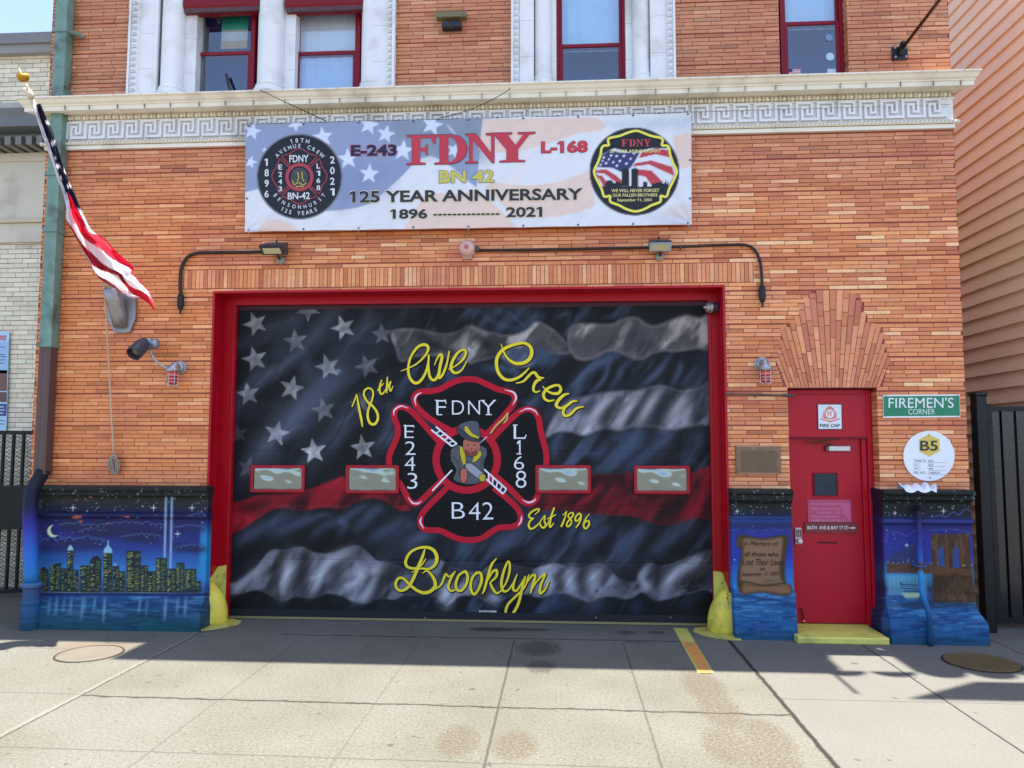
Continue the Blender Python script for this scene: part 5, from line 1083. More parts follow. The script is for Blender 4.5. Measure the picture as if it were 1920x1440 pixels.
for i, (p0, p1) in enumerate((([(1480,345),(1600,312),(1740,330)], [(1450,395),(1600,362),(1740,395)]), ([(1420,440),(1560,415),(1740,470)], [(1395,468),(1540,450),(1760,550)]), ([(1440,492),(1560,500),(1660,600)], [(1440,540),(1510,555),(1570,640)]))):
    cv.put(A(190, 62, 70), cv.mask(Q3(p0+p1[::-1]), .8)*fl_)
for p in ([(1080,500),(1170,490),(1260,545),(1320,600),(1320,640),(1240,590),(1160,530),(1080,520)], [(1080,535),(1140,548),(1180,600),(1190,640),(1150,640),(1120,580)]): cv.put(A(190, 62, 70), cv.mask(Q3(p), .8)*fl_)
cv.put(A(52, 58, 104), cv.mask(Q3([(1085,470),(1120,380),(1200,330),(1330,350),(1460,350),(1420,420),(1380,480),(1310,520),(1230,480)]), .8)*fl_)
for sx, sy in ((1215,370),(1262,378),(1325,376),(1152,388),(1197,402),(1142,418),(1232,428),(1290,420),(1382,402),(1346,444),(1172,440),(1265,464),(1125,452),(1412,356)): cv.starry(*Q3([(sx, sy)])[0], 3.2, 0, A(225, 225, 232), 1, .5)
for p in ([(1308,640),(1308,492),(1335,480),(1368,492),(1368,640)], [(1390,640),(1390,490),(1420,478),(1448,490),(1448,640)], [(1130,640),(1160,635),(1172,600),(1180,585),(1215,582),(1232,602),(1246,612),(1262,595),(1290,600),(1308,620),(1308,660),(1130,660)], [(1448,640),(1485,640),(1488,598),(1528,600),(1528,640),(1560,640),(1560,612),(1600,612),(1602,602),(1650,604),(1672,615),(1684,578),(1690,620),(1708,592),(1712,640),(1712,665),(1368,665),(1368,635),(1390,635)], [(1130,640),(1715,640),(1690,720),(1150,720)]): cv.put(A(28, 30, 35), cv.mask(Q3(p), .6)*inm)
cv.put(A(210, 200, 110), 0*x)
bn = grid_mesh('banner', V, np.clip(cv.c, 0, 1), M_print)
tag(bn, 'wide vinyl banner with faded flag print announcing a 125 year anniversary', 'banner')
Yb = lambda px, py: by(px, py)-.004
Yb2 = lambda px, py: by(px, py)-.007
bl = MB(); NV = A(40, 34, 60); RD2 = A(196, 58, 72); BK2 = A(44, 45, 52); CRM = A(240, 232, 186)
def twin(t, bx, col, oc, bold, sl, g=.9, sp=1.0):
    text(bl, t, *bx, Yb, oc, bold=bold+.018, slope=sl, sp=sp, grow=g); text(bl, t, *bx, Yb2, col, bold=bold, slope=sl, sp=sp)
a, b = Q2([(905, 283), (1297, 378)]); twin('E-243', (*a, *b), A(38, 34, 58), A(190, 80, 100), .035, -.012)
a, b = Q3([(618, 252), (1012, 352)]); twin('L-168', (*a, *b), A(206, 60, 70), A(100, 40, 60), .035, -.02)
a, b = Q2([(1662, 500), (1885, 612)]); c_, d_ = Q3([(22, 490), (212, 605)])
twin('BN 42', (a[0], a[1]+.6, d_[0], b[1]-1), A(206, 196, 86), A(96, 96, 92), .03, -.012)
a, b = Q2([(893, 672), (0, 775)]); c_ = Q3([(972, 0)])[0]; twin('125 YEAR ANNIVERSARY', (a[0], a[1]+1.2, c_[0], b[1]+.8), BK2, CRM, .03, -.0135)
a, b = Q2([(1243, 832), (1560, 918)]); twin('1896', (*a, *b), BK2, CRM, .03, -.012)
a, b = Q3([(315, 815), (625, 903)]); twin('2021', (*a, *b), BK2, CRM, .03, -.012)
for i in range(14):
    xa = 812.5+i*9.0; y_ = 402.6-i*.11; bl.polypx([(xa, y_-1.6), (xa+7, y_-1.7), (xa+7, y_+1.6), (xa, y_+1.7)], Yb2, BK2); bl.polypx([(xa-.7, y_-2.4), (xa+7.7, y_-2.5), (xa+7.7, y_+2.4), (xa-.7, y_+2.5)], Yb, CRM)
for ch, x0, x1, yt in (('F', 763, 816, 253.8), ('D', 815, 876.5, 253), ('N', 873, 934, 251.2), ('Y', 915+3, 1003, 249.6)):
    serif(bl, ch, x0, yt, x1, yt+55, Yb, A(56, 44, 80), slope=-.022, grow=1.0); serif(bl, ch, x0, yt, x1, yt+55, Yb2, RD2, slope=-.022)
bl.build('lettering', M_print, bn)
e1 = MB(); RR = A(176, 62, 74); WW = A(222, 222, 226)
def cross(cx, cy, s):
    t = [(-.15*0-.36, -.36), (-.66, -.62)]
    out = []
    for k in range(4):
        a = k*math.pi/2
        lobe = [(-.30, -.36), (-.60, -.66), (-.64, -.72), (-.52, -.76), (-.34, -.82), (-.14, -.96), (0, -1.0), (.14, -.96), (.34, -.82), (.52, -.76), (.64, -.72), (.60, -.66), (.30, -.36)]
        out.append([(cx+s*(u*math.cos(a)-v*math.sin(a)), cy+s*(u*math.sin(a)+v*math.cos(a))) for u, v in lobe])
    return out
for lobe in cross(561.5, 330.5, 52): e1.ribbon(lobe, 1.7, Yb, RR, drift=0, sm=False)
e1.ribbon([(561.5+math.sin(a)*23.4, 332-math.cos(a)*23.4) for a in np.linspace(0, 6.2832, 37)], 6.4, Yb2, RR, drift=0, sm=False)
e1.polypx([(561.5+math.sin(a)*16.5, 333-math.cos(a)*19) for a in np.linspace(0, 6.2832, 25)[:-1]], Yb, A(66, 68, 74))
for p in ([(548,338),(552,346),(560,342),(568,347),(574,343)], [(558,322),(560,333),(557,340)], [(566,322),(567,334),(570,340)], [(554,351),(563,349),(572,352)]): e1.ribbon(p, 1.6, Yb2, A(206, 186, 70), drift=0)
e1.ribbon([(541, 308), (556, 326)], 1.4, Yb2, A(120, 90, 96), drift=0); e1.ribbon([(572, 340), (590, 362)], 1.4, Yb2, A(120, 90, 96), drift=0)
text_arc(e1, '18TH', 561.5, 331.5, 64.5, -13, 13, 8.2, Yb, WW, .012, .95); text_arc(e1, 'AVENUE CREW', 561.5, 331.5, 54.5, -46, 46, 7.6, Yb, WW, .012, .9)
text_arc(e1, 'BENSONHURST', 561.5, 331, 60.5, 232, 128, 7.4, Yb, WW, .012, .85, outside=False); text_arc(e1, '125 YEARS', 561.5, 331, 72.5, 208, 154, 7.8, Yb, WW, .012, .9, outside=False)
for i, ch in enumerate('1896'): text(e1, ch, 496, 297.5+i*19.8, 504 if ch != '1' else 502, 311+i*19.8, Yb, WW, bold=.02)
for i, ch in enumerate('2021'): text(e1, ch, 619, 293+i*20.0, 627.5, 306.5+i*20.0, Yb, WW, bold=.02)
for i, ch in enumerate('E243'): text(e1, ch, 522, 308.5+i*13.6, 529, 318+i*13.6, Yb, WW, bold=.02)
for i, ch in enumerate('L168'): text(e1, ch, 593.5, 306.5+i*13.6, 600.5, 316+i*13.6, Yb, WW, bold=.02)
text(e1, 'FDNY', 542.5, 291, 578.5, 304.5, Yb, WW, bold=.02, slope=-.02); text(e1, 'BN-42', 539.5, 361, 581, 374, Yb, WW, bold=.02, slope=-.02)
e1.build('emblem', M_print, bn)
e2 = MB(); e2.ribbon(SH, 4.6, Yb, A(232, 224, 84), closed=True, drift=0, n=3)
a, b = Q3([(1298, 234), (1558, 295)]); w_ = (b[0]-a[0])/4
for i, ch in enumerate('FDNY'): serif(e2, ch, a[0]+i*w_+.6, a[1], a[0]+(i+1)*w_-.6, b[1], Yb2, A(196, 70, 80))
YT = A(236, 226, 150)
for t, bx in (('20 YEAR ANNIVERSARY', (1203, 322, 1642, 350)), ('WE WILL NEVER FORGET', (1218, 660, 1628, 688)), ('OUR FALLEN BROTHERS', (1228, 700, 1612, 727)), ('September 11, 2001', (1268, 742, 1562, 774))):
    a, b = Q3([bx[:2], bx[2:]]); text(e2, t, *a, *b, Yb2, YT, bold=.012, slope=-.006)
e2.build('emblem', M_print, bn)
def grommet(px, py, hook=0):
    m = MB(); p = P(px, py, by(px, py)-.004); m.lathe([(0, .0), (.011, .002), (.012, 0)], p, (0, -1, 0), 10, A(90, 92, 96), cap=False)
    if hook: m.tube([(p[0], p[1]-.004, p[2]), (p[0]+.004, p[1]-.012, p[2]+hook*.03), (p[0], -.01, p[2]+hook*.07)], .005, 5, A(190, 190, 190))
    m.build('grommet', M_metal, bn)
for i in range(9):
    grommet(466+i*103, 235.5-i*2.75, 1 if i in (0, 2, 4, 8) else 0); grommet(466+i*103, 431-i*1.6, -1 if i in (0, 2, 4, 8) else 0)
for px, py in ((1294, 300), (1294, 372), (463, 300), (463, 372)): grommet(px, py)
# ------------------------------------------------------------------ lamps, conduits, alarm gear
DK = A(58, 60, 66)
def floodlight(px0, px1, py0, py1, face, label):
    x0, x1 = PX(px0, py0, -.2), PX(px1, py0, -.2); z1, z0 = PZ((px0+px1)/2, py0, -.2), PZ((px0+px1)/2, py1, -.2); cx = (x0+x1)/2; h = z1-z0
    t = thing('floodlight', label, 'floodlight', (cx, 0, z0), 'floodlights above the big door')
    b = MB(); s = .86
    vs = [(x0+.012, -.10, z1), (x1-.012, -.10, z1), (x1, -.27, z1-h*.42), (x0, -.27, z1-h*.42), (x0, -.30, z1-h*.56), (x1, -.30, z1-h*.56), (x1-.006, -.20, z0), (x0+.006, -.20, z0), (x1-.012, -.07, z0+h*.2), (x0+.012, -.07, z0+h*.2)]
    b.add(vs, [(0, 3, 2, 1)], DK); b.add(vs, [(3, 4, 5, 2)], A(24, 26, 30)); b.add(vs, [(4, 7, 6, 5)], face); b.add(vs, [(0, 1, 8, 9), (9, 8, 6, 7)], DK); b.add(vs, [(0, 9, 7, 4, 3), (1, 2, 5, 6, 8)], DK)
    for i in range(13):
        x = x0+(x1-x0)*(i+.7)/13.4; b.box(x-.004, x+.004, -.305, -.265, z1-h*.56, z1-h*.44, A(70, 74, 82))
    b.build('housing', M_paint, t)
    g = MB(); m = .03; f = lambda u, v: (x0+(x1-x0)*u, -.304+(.10)*v, z1-h*.56+(z0-z1+h*.56)*v); g.flat([f(.12, .25), f(.12, .88), f(.88, .88), f(.88, .25)], A(206, 196, 150)); g.build('lens', M_sign, t)
    k = MB(); k.lathe([(.045, 0), (.045, .05), (.02, .07)], (cx+.02, -.0, z0-.02), (0, -1, 0), 14, A(150, 148, 140)); k.tube([(cx+.02, -.05, z0-.02), (cx+.02, -.12, z0+.01), (cx+.02, -.14, z0+h*.3)], .014, 8, DK); k.tube([(cx, -.12, z1-.002), (cx, -.12, z1+.018)], .012, 8, BLACK)
    k.build('bracket', M_paint, t)
    return t
floodlight(492, 535, 450, 478, A(66, 68, 72), 'dark floodlight at the end of the short left conduit')
floodlight(1216, 1258, 444, 471, A(170, 188, 208), 'floodlight with a pale front edge on the long right conduit')
def conduit(name, pts, r, label, fit=None, straps=()):
    t = MB(); t.tube([P(x, y, -.035) for x, y in smooth(pts, 5)], r, 8, A(62, 54, 50))
    o = tag(t.build(name, M_metal, None, True), label, 'conduit')
    if fit:
        f = MB(); a = P(*fit, -.04); f.lathe([(.016, .03), (.032, .02), (.036, -.02), (.036, -.10), (.026, -.14), (.012, -.15), (.010, -.20)], a, (0, 0, 1), 12, A(50, 50, 54)); f.build('end_fitting', M_metal, o)
    for s in straps: q = MB(); a = P(*s, -.035); q.tube([(a[0], -.004, a[2]-.035), (a[0], -.055, a[2]-.01), (a[0], -.055, a[2]+.014), (a[0], -.01, a[2]+.025)], .006, 6, A(120, 116, 112)); q.build('strap', M_metal, o)
    return o
conduit('conduit', [(498, 472), (450, 473), (400, 473.5), (368, 475), (350, 484), (340, 503), (338, 530), (339, 556)], .020, 'bent dark conduit dropping beside the left end of the upright brick band', (339, 556))
conduit('conduit', [(888, 469.5), (960, 469), (1040, 468), (1120, 466), (1200, 464.5), (1290, 462), (1370, 459), (1400, 460), (1416, 470), (1425, 490), (1428, 512), (1429, 540)], .016, 'long conduit running from the round alarm to past the right of the door', (1429, 541), ((1042, 468), (1276, 463), (1186, 465)))
dm = thing('alarm_bell', 'faded pink dome alarm on the brick above the big door', 'alarm', P(877, 468, 0))
b = MB(); c = P(877, 468, 0); b.lathe([(.095, 0), (.097, .03), (.09, .045)], c, (0, -1, 0), 24, A(190, 150, 136)); b.lathe([(.085, .046), (.083, .08), (.068, .105), (.045, .118), (.04, .122), (.036, .118), (.012, .126), (0, .127)], c, (0, -1, 0), 24, A(222, 176, 164)); b.lathe([(.025, .127), (.022, .131), (0, .131)], c, (0, -1, 0), 14, A(170, 96, 86)); b.build('dome', M_sign, dm, 'auto')
b = MB(); b.box(c[0]-.05, c[0]+.05, -.05, 0, c[2]-.115, c[2]-.07, A(176, 150, 130)); b.box(c[0]+.08, c[0]+.13, -.06, 0, c[2]-.03, c[2]+.02, A(88, 76, 70)); b.build('mounting_box', M_paint, dm)
def beacon(px, py_cap, py_top, py_bot, mpx, mpy, label):
    x = PX(px, py_top, -.14); zt = PZ(px, py_top, -.14); zb = PZ(px, py_bot, -.14); zc = PZ(px, py_cap, -.14); m = P(mpx, mpy, 0)
    t = thing('beacon_lamp', label, 'beacon lamp', (m[0], 0, m[2]), 'red caged beacon lamps')
    b = MB(); G1 = A(160, 164, 168); b.lathe([(.075, 0), (.078, .02), (.066, .03), (.066, .06), (.045, .085), (.0, .10)], m, (0, -1, 0), 20, G1); b.tube([(m[0], -.06, m[2]), ((m[0]+x)/2, -.11, (m[2]+zc)/2+.02), (x, -.14, zc)], [.05, .05, .05], 12, G1); b.build('wall_mount', M_metal, t, 'auto')
    b = MB(); b.lathe([(0, .035), (.05, .03), (.072, .0), (.074, -.012), (.066, zt-zc)], (x, -.14, zc), (0, 0, 1), 20, A(170, 172, 174))
    for k in range(16): a = k*math.pi/8; b.tube([(x+math.cos(a)*.070, -.14+math.sin(a)*.070, zc-.012), (x+math.cos(a)*.064, -.14+math.sin(a)*.064, zt+.006)], .005, 4, A(90, 92, 94))
    b.build('cap', M_metal, t, 'auto')
    b = MB(); h = zt-zb; b.lathe([(.050, 0), (.051, -h*.6), (.045, -h*.8), (.028, -h*.93), (0, -h*.96)], (x, -.14, zt), (0, 0, 1), 18, A(176, 12, 18)); b.lathe([(.0515, -.002), (.0525, -h*.26), (.0515, -h*.28)], (x, -.14, zt), (0, 0, 1), 18, A(236, 70, 40)); b.build('red_globe', M_globe, t, True)
    b = MB(); WG = A(206, 200, 192)
    for k in range(6): a = k*math.pi/3+.3; r = .056; b.tube([(x+math.cos(a)*r, -.14+math.sin(a)*r, zt), (x+math.cos(a)*r, -.14+math.sin(a)*r, zb+.02), (x+math.cos(a)*r*.4, -.14+math.sin(a)*r*.4, zb)], .003, 5, WG)
    for q in (.26, .48, .70, .92): b.tube([(x+math.cos(a)*.056, -.14+math.sin(a)*.056, zt-h*q) for a in np.linspace(0, 6.2832, 19)], .0026, 5, WG)
    b.build('cage', M_paint, t)
    return t
M_globe = mat('red_glass', None, .12, sc=9, amt=.1, bump=0, spec=.6)
beacon(324, 692, 697, 725, 338, 690, 'red caged beacon lamp hung under the curved arm left of the big door')
beacon(1435, 690, 695, 721, 1428, 683, 'red caged beacon lamp on the brick left of the brick fan')
gl = thing('wall_spotlight', 'dark bullet spotlight on a curved pale arm', 'spotlight', P(270, 656, 0))
b = MB(); pts = [P(x, y, yy) for x, y, yy in ((333, 690, -.06), (316, 691, -.13), (304, 686, -.16), (292, 676, -.17), (284, 664, -.17), (281, 655, -.17))]; b.tube(smooth(pts, 4), .014, 10, A(176, 172, 164)); b.build('arm', M_metal, gl, True)
b = MB(); c = P(283, 645, -.16); b.box(c[0]-.045, c[0]+.02, -.20, -.11, c[2]-.05, c[2]+.055, A(156, 166, 178)); b.lathe([(.055, 0), (.055, .05), (.03, .07)], (c[0]+.018, -.155, c[2]+.005), (1, -.2, .0), 14, A(150, 158, 168)); b.build('junction_box', M_metal, gl, 'auto')
b = MB(); a = Vector(P(274, 640, -.16)); d = Vector(P(250, 664, -.34)); ax = (d-a).normalized(); L = (d-a).length
b.lathe([(.0, -.02), (.04, -.01), (.062, .03), (.078, .09), (.082, L*.8), (.080, L), (.070, L), (.066, L*.8), (0, L*.7)], a, ax, 24, A(66, 66, 74)); b.build('lamp_head', M_paint, gl, 'auto')
b = MB(); b.lathe([(.066, 0), (.03, .012), (0, .014)], a+ax*(L*.80), ax, 18, A(120, 104, 70)); b.build('lens', M_sign, gl, True)
pc = thing('photo_sensor', 'grey ribbed sensor at the upper right corner of the red garage frame', 'sensor', P(1334, 577, .1))
b = MB(); c = P(1343, 577, .18); b.lathe([(.062, 0), (.062, .05), (.058, .052)], c, (-1, -.25, 0), 18, A(90, 90, 94)); b.lathe([(.058, .055), (.062, .065), (.055, .075), (.052, .09), (.055, .1), (.045, .115), (.02, .125), (.012, .15), (0, .152)], c, (-1, -.25, 0), 18, A(170, 166, 160)); b.build('body', M_metal, pc, 'auto')
# ------------------------------------------------------------------ signs
def sign_plate(name, label, cat, poly_px, Y, th, col, parts):
    t = MB(); t.slab([(p[0], p[2]) for p in (P(x, y, Y) for x, y in poly_px)], Y, Y+th, col); o = tag(t.build(name, M_sign), label, cat)
    for nm, fn in parts: m = MB(); fn(m); m.build(nm, M_sign, o)
    return o
GRN = A(0, 122, 84); SW = A(232, 236, 234)
def ssl(m):
    q = [(1656.5, 743), (1799, 742), (1800, 779.5), (1657, 780.5)]; m.polypx(q, -.0165, GRN)
    text(m, "FIREMEN'S", 1666, 745.4, 1788, 765, -.019, SW, bold=.0, slope=-.003); text(m, 'CORNER', 1703, 766.8, 1753, 777, -.019, SW, bold=-.004, slope=-.003)
    for px, py in ((1661, 741.6), (1795, 741.2), (1661, 780.6), (1797, 780)): p = P(px, py, -.0165); m.lathe([(.006, 0), (0, .004)], p, (0, -1, 0), 8, A(120, 110, 100))
sign_plate('street_sign', 'green street sign with white capitals on the brick beside the red door', 'sign', [(1656, 740.5), (1799.5, 739.5), (1800.5, 782), (1656.5, 783.5)], -.015, .013, SW, [('lettering', ssl)])
def b5(m):
    cx, cy, rx, ry = 1742, 855, 48, 46.8
    gold = A(218, 190, 84); m.polypx([(1742, 814.5), (1761.5, 823.5), (1762, 845.5), (1742, 856.5), (1723.5, 845.5), (1723.5, 823.5)], -.0175, gold)
    text(m, 'B5', 1725.5, 826.3, 1758.5, 845.3, -.020, (.01, .01, .01), bold=.016)
    for i, (a, v) in enumerate((('TANK ID:', '001'), ('D.C.:', '550'), ('W.C.:', '495'), ('PBS NO.:', '2-600516'))):
        yy = 861.5+i*7.35; text(m, a, 1713.5, yy, 1713.5+(23.5, 12.5, 13.5, 23.5)[i], yy+5.2, -.0185, A(96, 98, 100), bold=-.004); text(m, v, 1741, yy+.8, 1741+(8.5, 8.5, 8.5, 21)[i], yy+4.6, -.0185, A(60, 60, 62), bold=.0); m.polypx([(1740, yy+5.6), (1773, yy+5.6), (1773, yy+6.1), (1740, yy+6.1)], -.0180, A(120, 120, 122))
    for px, py in ((1741, 815.5), (1744, 895.5)): p = P(px, py, -.0178); m.lathe([(.008, 0), (.004, .005), (0, .005)], p, (0, -1, 0), 8, A(110, 100, 80))
sign_plate('round_sign', 'round white tank sign with a gold hexagon', 'sign', [(1742+math.cos(a)*48, 855+math.sin(a)*46.9) for a in np.linspace(0, 6.2832, 49)[:-1]], -.016, .012, A(232, 236, 242), [('lettering', b5)])
def fcap(m):
    Y = .155-.0125; OR = A(216, 128, 104); L = lambda p: zs(1500, 740, 5.144, p)
    m.polypx(L([(174, 96), (398, 96), (402, 330), (180, 330)]), Y, A(228, 232, 238))
    m.polypx(L([(193, 226), (240, 240), (288, 250), (335, 240), (382, 226), (380, 240), (330, 254), (290, 268), (250, 254), (196, 240)]), Y-.0012, OR)
    m.polypx(L([(216, 226), (216, 195), (226, 165), (245, 150), (250, 132), (288, 108), (325, 132), (330, 150), (348, 165), (357, 195), (356, 224), (330, 232), (288, 240), (240, 232)]), Y-.0010, OR)
    cx, cy = L([(288, 184)])[0]; m.polypx([(cx+math.cos(a)*8.0, cy+math.sin(a)*8.4) for a in np.linspace(0, 6.2832, 25)[:-1]], Y-.0022, A(228, 232, 238))
    m.ribbon(L([(228, 222), (226, 190), (240, 160)]), .8, Y-.002, A(232, 226, 224), drift=0); m.ribbon(L([(346, 222), (350, 190), (336, 160)]), .8, Y-.002, A(232, 226, 224), drift=0)
    for ux in (276, 300): m.ribbon(L([(ux-4, 206), (ux-2, 176)]), 2.0, Y-.003, OR, drift=0, sm=False); m.ribbon(L([(ux-14, 168), (ux-2, 178), (ux+10, 166)]), 1.2, Y-.0034, OR, drift=0, sm=False); p = L([(ux-2, 160)])[0]; m.polypx([(p[0]+math.cos(a)*1.1, p[1]+math.sin(a)*1.1) for a in np.linspace(0, 6.2832, 9)[:-1]], Y-.003, OR)
    a, b = L([(193, 282), (384, 314)]); text(m, 'FIRE CAP', *a, *b, Y-.002, (.012, .012, .014), bold=.022)
sign_plate('wall_sign', 'small white square sign with an orange emblem on the red transom', 'sign', zs(1500, 740, 5.144, [(165, 87), (407, 87), (410, 338), (170, 338)]), .155-.011, .010, A(40, 36, 38), [('emblem', fcap)])
yl_ = .22
def notice(m):
    L = lambda p: zs(1500, 740, 5.144, p); Y = yl_-.010
    for t, bx in (('DO NOT ENTER QUARTERS', (102, 1046, 408, 1068)), ('WHEN COMPANY IS OUT', (108, 1090, 398, 1112)), ('-TO REPORT A FIRE-', (152, 1128, 402, 1150)), ('TURN IN ALARM FROM', (104, 1166, 372, 1188)), ('NEAREST BOX LOCATION AT', (104, 1200, 440, 1222))): a, b = L([bx[:2], bx[2:]]); text(m, t, *a, *b, Y-.002, A(224, 150, 178), bold=-.002)
    m.polypx(L([(405, 1052), (485, 1030), (490, 1225), (412, 1146)]), Y-.001, A(204, 84, 134))
    for px, py in ((88, 1031), (472, 1033)): p = P(*L([(px, py)])[0], Y-.001); m.lathe([(.007, 0), (0, .004)], p, (0, -1, 0), 8, A(60, 10, 30))
sign_plate('notice', 'faded pink notice sheet with pale lettering on the red door', 'notice', zs(1500, 740, 5.144, [(70, 1013), (488, 1013), (497, 1232), (78, 1229)]), yl_-.010, .004, A(186, 62, 108), [('lettering', notice)])
def dirs(m):
    L = lambda p: zs(1500, 740, 5.144, p); Y = yl_-.022; a, b = L([(70, 1265), (465, 1300)]); text(m, 'BATH  AVE & BAY 17 ST', *a, *b, Y-.002, A(230, 228, 226), bold=.012)
    m.polypx(L([(470, 1282), (505, 1282), (505, 1274), (542, 1286), (505, 1298), (505, 1290), (470, 1290)]), Y-.002, A(230, 228, 226))
sign_plate('direction_sign', 'dark red strip sign with white lettering and an arrow', 'sign', zs(1500, 740, 5.144, [(45, 1234), (548, 1236), (548, 1334), (48, 1330)]), yl_-.022, .02, A(116, 12, 30), [('lettering', dirs)])
BRZ = A(128, 104, 84)
def plq(m):
    r = random.Random(4)
    for i in range(26):
        y_ = 846+i*1.55; xx = 1389
        while xx < 1457:
            l = r.uniform(1.2, 5); m.polypx([(xx, y_-.42), (min(xx+l, 1458), y_-.42), (min(xx+l, 1458), y_+.32), (xx, y_+.32)], -.0265, A(84, 70, 58)); xx += l+r.uniform(.7, 1.6)
    m.polypx([(1410, 839.5), (1416, 839.5), (1416, 840.8), (1410, 840.8)], -.0265, A(170, 150, 126))
    for px, py in ((1383, 838.5), (1460.5, 838.5), (1384, 885.5), (1461, 885.5)): p = P(px, py, -.026); m.lathe([(.010, 0), (.006, .006), (0, .008)], p, (0, -1, 0), 10, A(150, 122, 98))
    for q in ([(1380.5,836),(1463.5,836),(1463.5,837.2),(1380.5,837.2)], [(1381.5,887),(1464,887),(1464,888.2),(1381.5,888.2)]): m.polypx(q, -.0275, A(176, 146, 116))
t = MB(); a, b = P(1380.5, 888.5, -.025), P(1463.5, 835.8, -.025); t.bbox(a[0], b[0], -.025, .0, a[2], b[2], .006, BRZ); o = tag(t.build('memorial_plaque', M_metal), 'bronze plaque covered in fine raised text left of the red door', 'plaque'); m = MB(); plq(m); m.build('raised_text', M_metal, o)
t = MB(); t.tube([P(1359, 738.8, -.03), P(1420, 740, -.03), P(1480, 741.5, -.03)], .011, 8, A(112, 92, 80)); o = tag(t.build('pipe', M_metal), 'short horizontal pipe between the garage frame and red transom', 'pipe')
q = MB(); q.tube([P(1469, 741.2, -.03), P(1488, 741.7, -.03)], .017, 10, A(86, 84, 84)); q.build('end_fitting', M_metal, o)
q = MB(); a = P(1417, 740, -.03); q.tube([(a[0], -.004, a[2]-.03), (a[0], -.045, a[2]-.008), (a[0], -.045, a[2]+.012)], .006, 6, A(120, 110, 100)); q.build('strap', M_metal, o)
# white rag lying on the ledge
rg = MB(); r = random.Random(2); nU, nV = 46, 16; vs = []
for j in range(nV):
    for i in range(nU):
        u, v = i/(nU-1), j/(nV-1); px = 1686+62*u; X = PX(px, 915, -.1)
        wob = .035*abs(math.sin(u*9.5+1))*math.sin(math.pi*v)+.018*math.sin(u*23+v*5)*math.sin(math.pi*v)+.02*math.sin(math.pi*v)
        yv = -.02-.20*v-.01*math.sin(u*14); z = 1.500+max(wob, 0)
        if v > .88: z = 1.494-.025*(v-.88)/.12*abs(math.sin(u*7+.4)); yv = -.208-.012*(v-.88)/.12
        vs.append((X+.012*math.sin(v*8+u*3), yv, z+.004))
rg.add(vs, [(j*nU+i, j*nU+i+1, (j+1)*nU+i+1, (j+1)*nU+i) for j in range(nV-1) for i in range(nU-1)], A(226, 230, 242)); tag(rg.build('rag', M_matte, None, True), 'crumpled white rag lying on the ledge under the round sign', 'rag')
# painted pipe on the right plinth
t = MB(); zz = np.linspace(.0, 1.30, 30); x0 = PX(1738, 1080, -.33); n0 = len(t.v); t.tube([(x0, -.345 if z < .3 else -.20 if z > .5 else -.20-.145*(.5-z)/.2, z) for z in zz], .026, 10)
cc = []
for v in t.v: cc.append(A(*[np.interp(v[2], [0, .3, .55, .7, .72, .78, .8, .95, 1.2, 1.3], [q[k] for q in ((20,62,84),(28,76,120),(40,130,190),(52,150,205),(96,60,46),(96,60,46),(44,96,180),(48,64,160),(44,44,90),(30,30,40))]) for k in range(3)]))
t.c = cc; o = tag(t.build('drain_pipe', M_mural, None, True), 'thin upright pipe painted over with the bridge mural', 'pipe')
q = MB(); q.tube([(x0, -.2, 1.295), (x0+.03, -.17, 1.31), (x0+.03, -.1, 1.31)], .03, 10, A(30, 30, 42)); q.box(x0-.05, x0+.05, -.232, -.11, .74, .752, A(60, 90, 150)); q.build('elbow', M_mural, o)
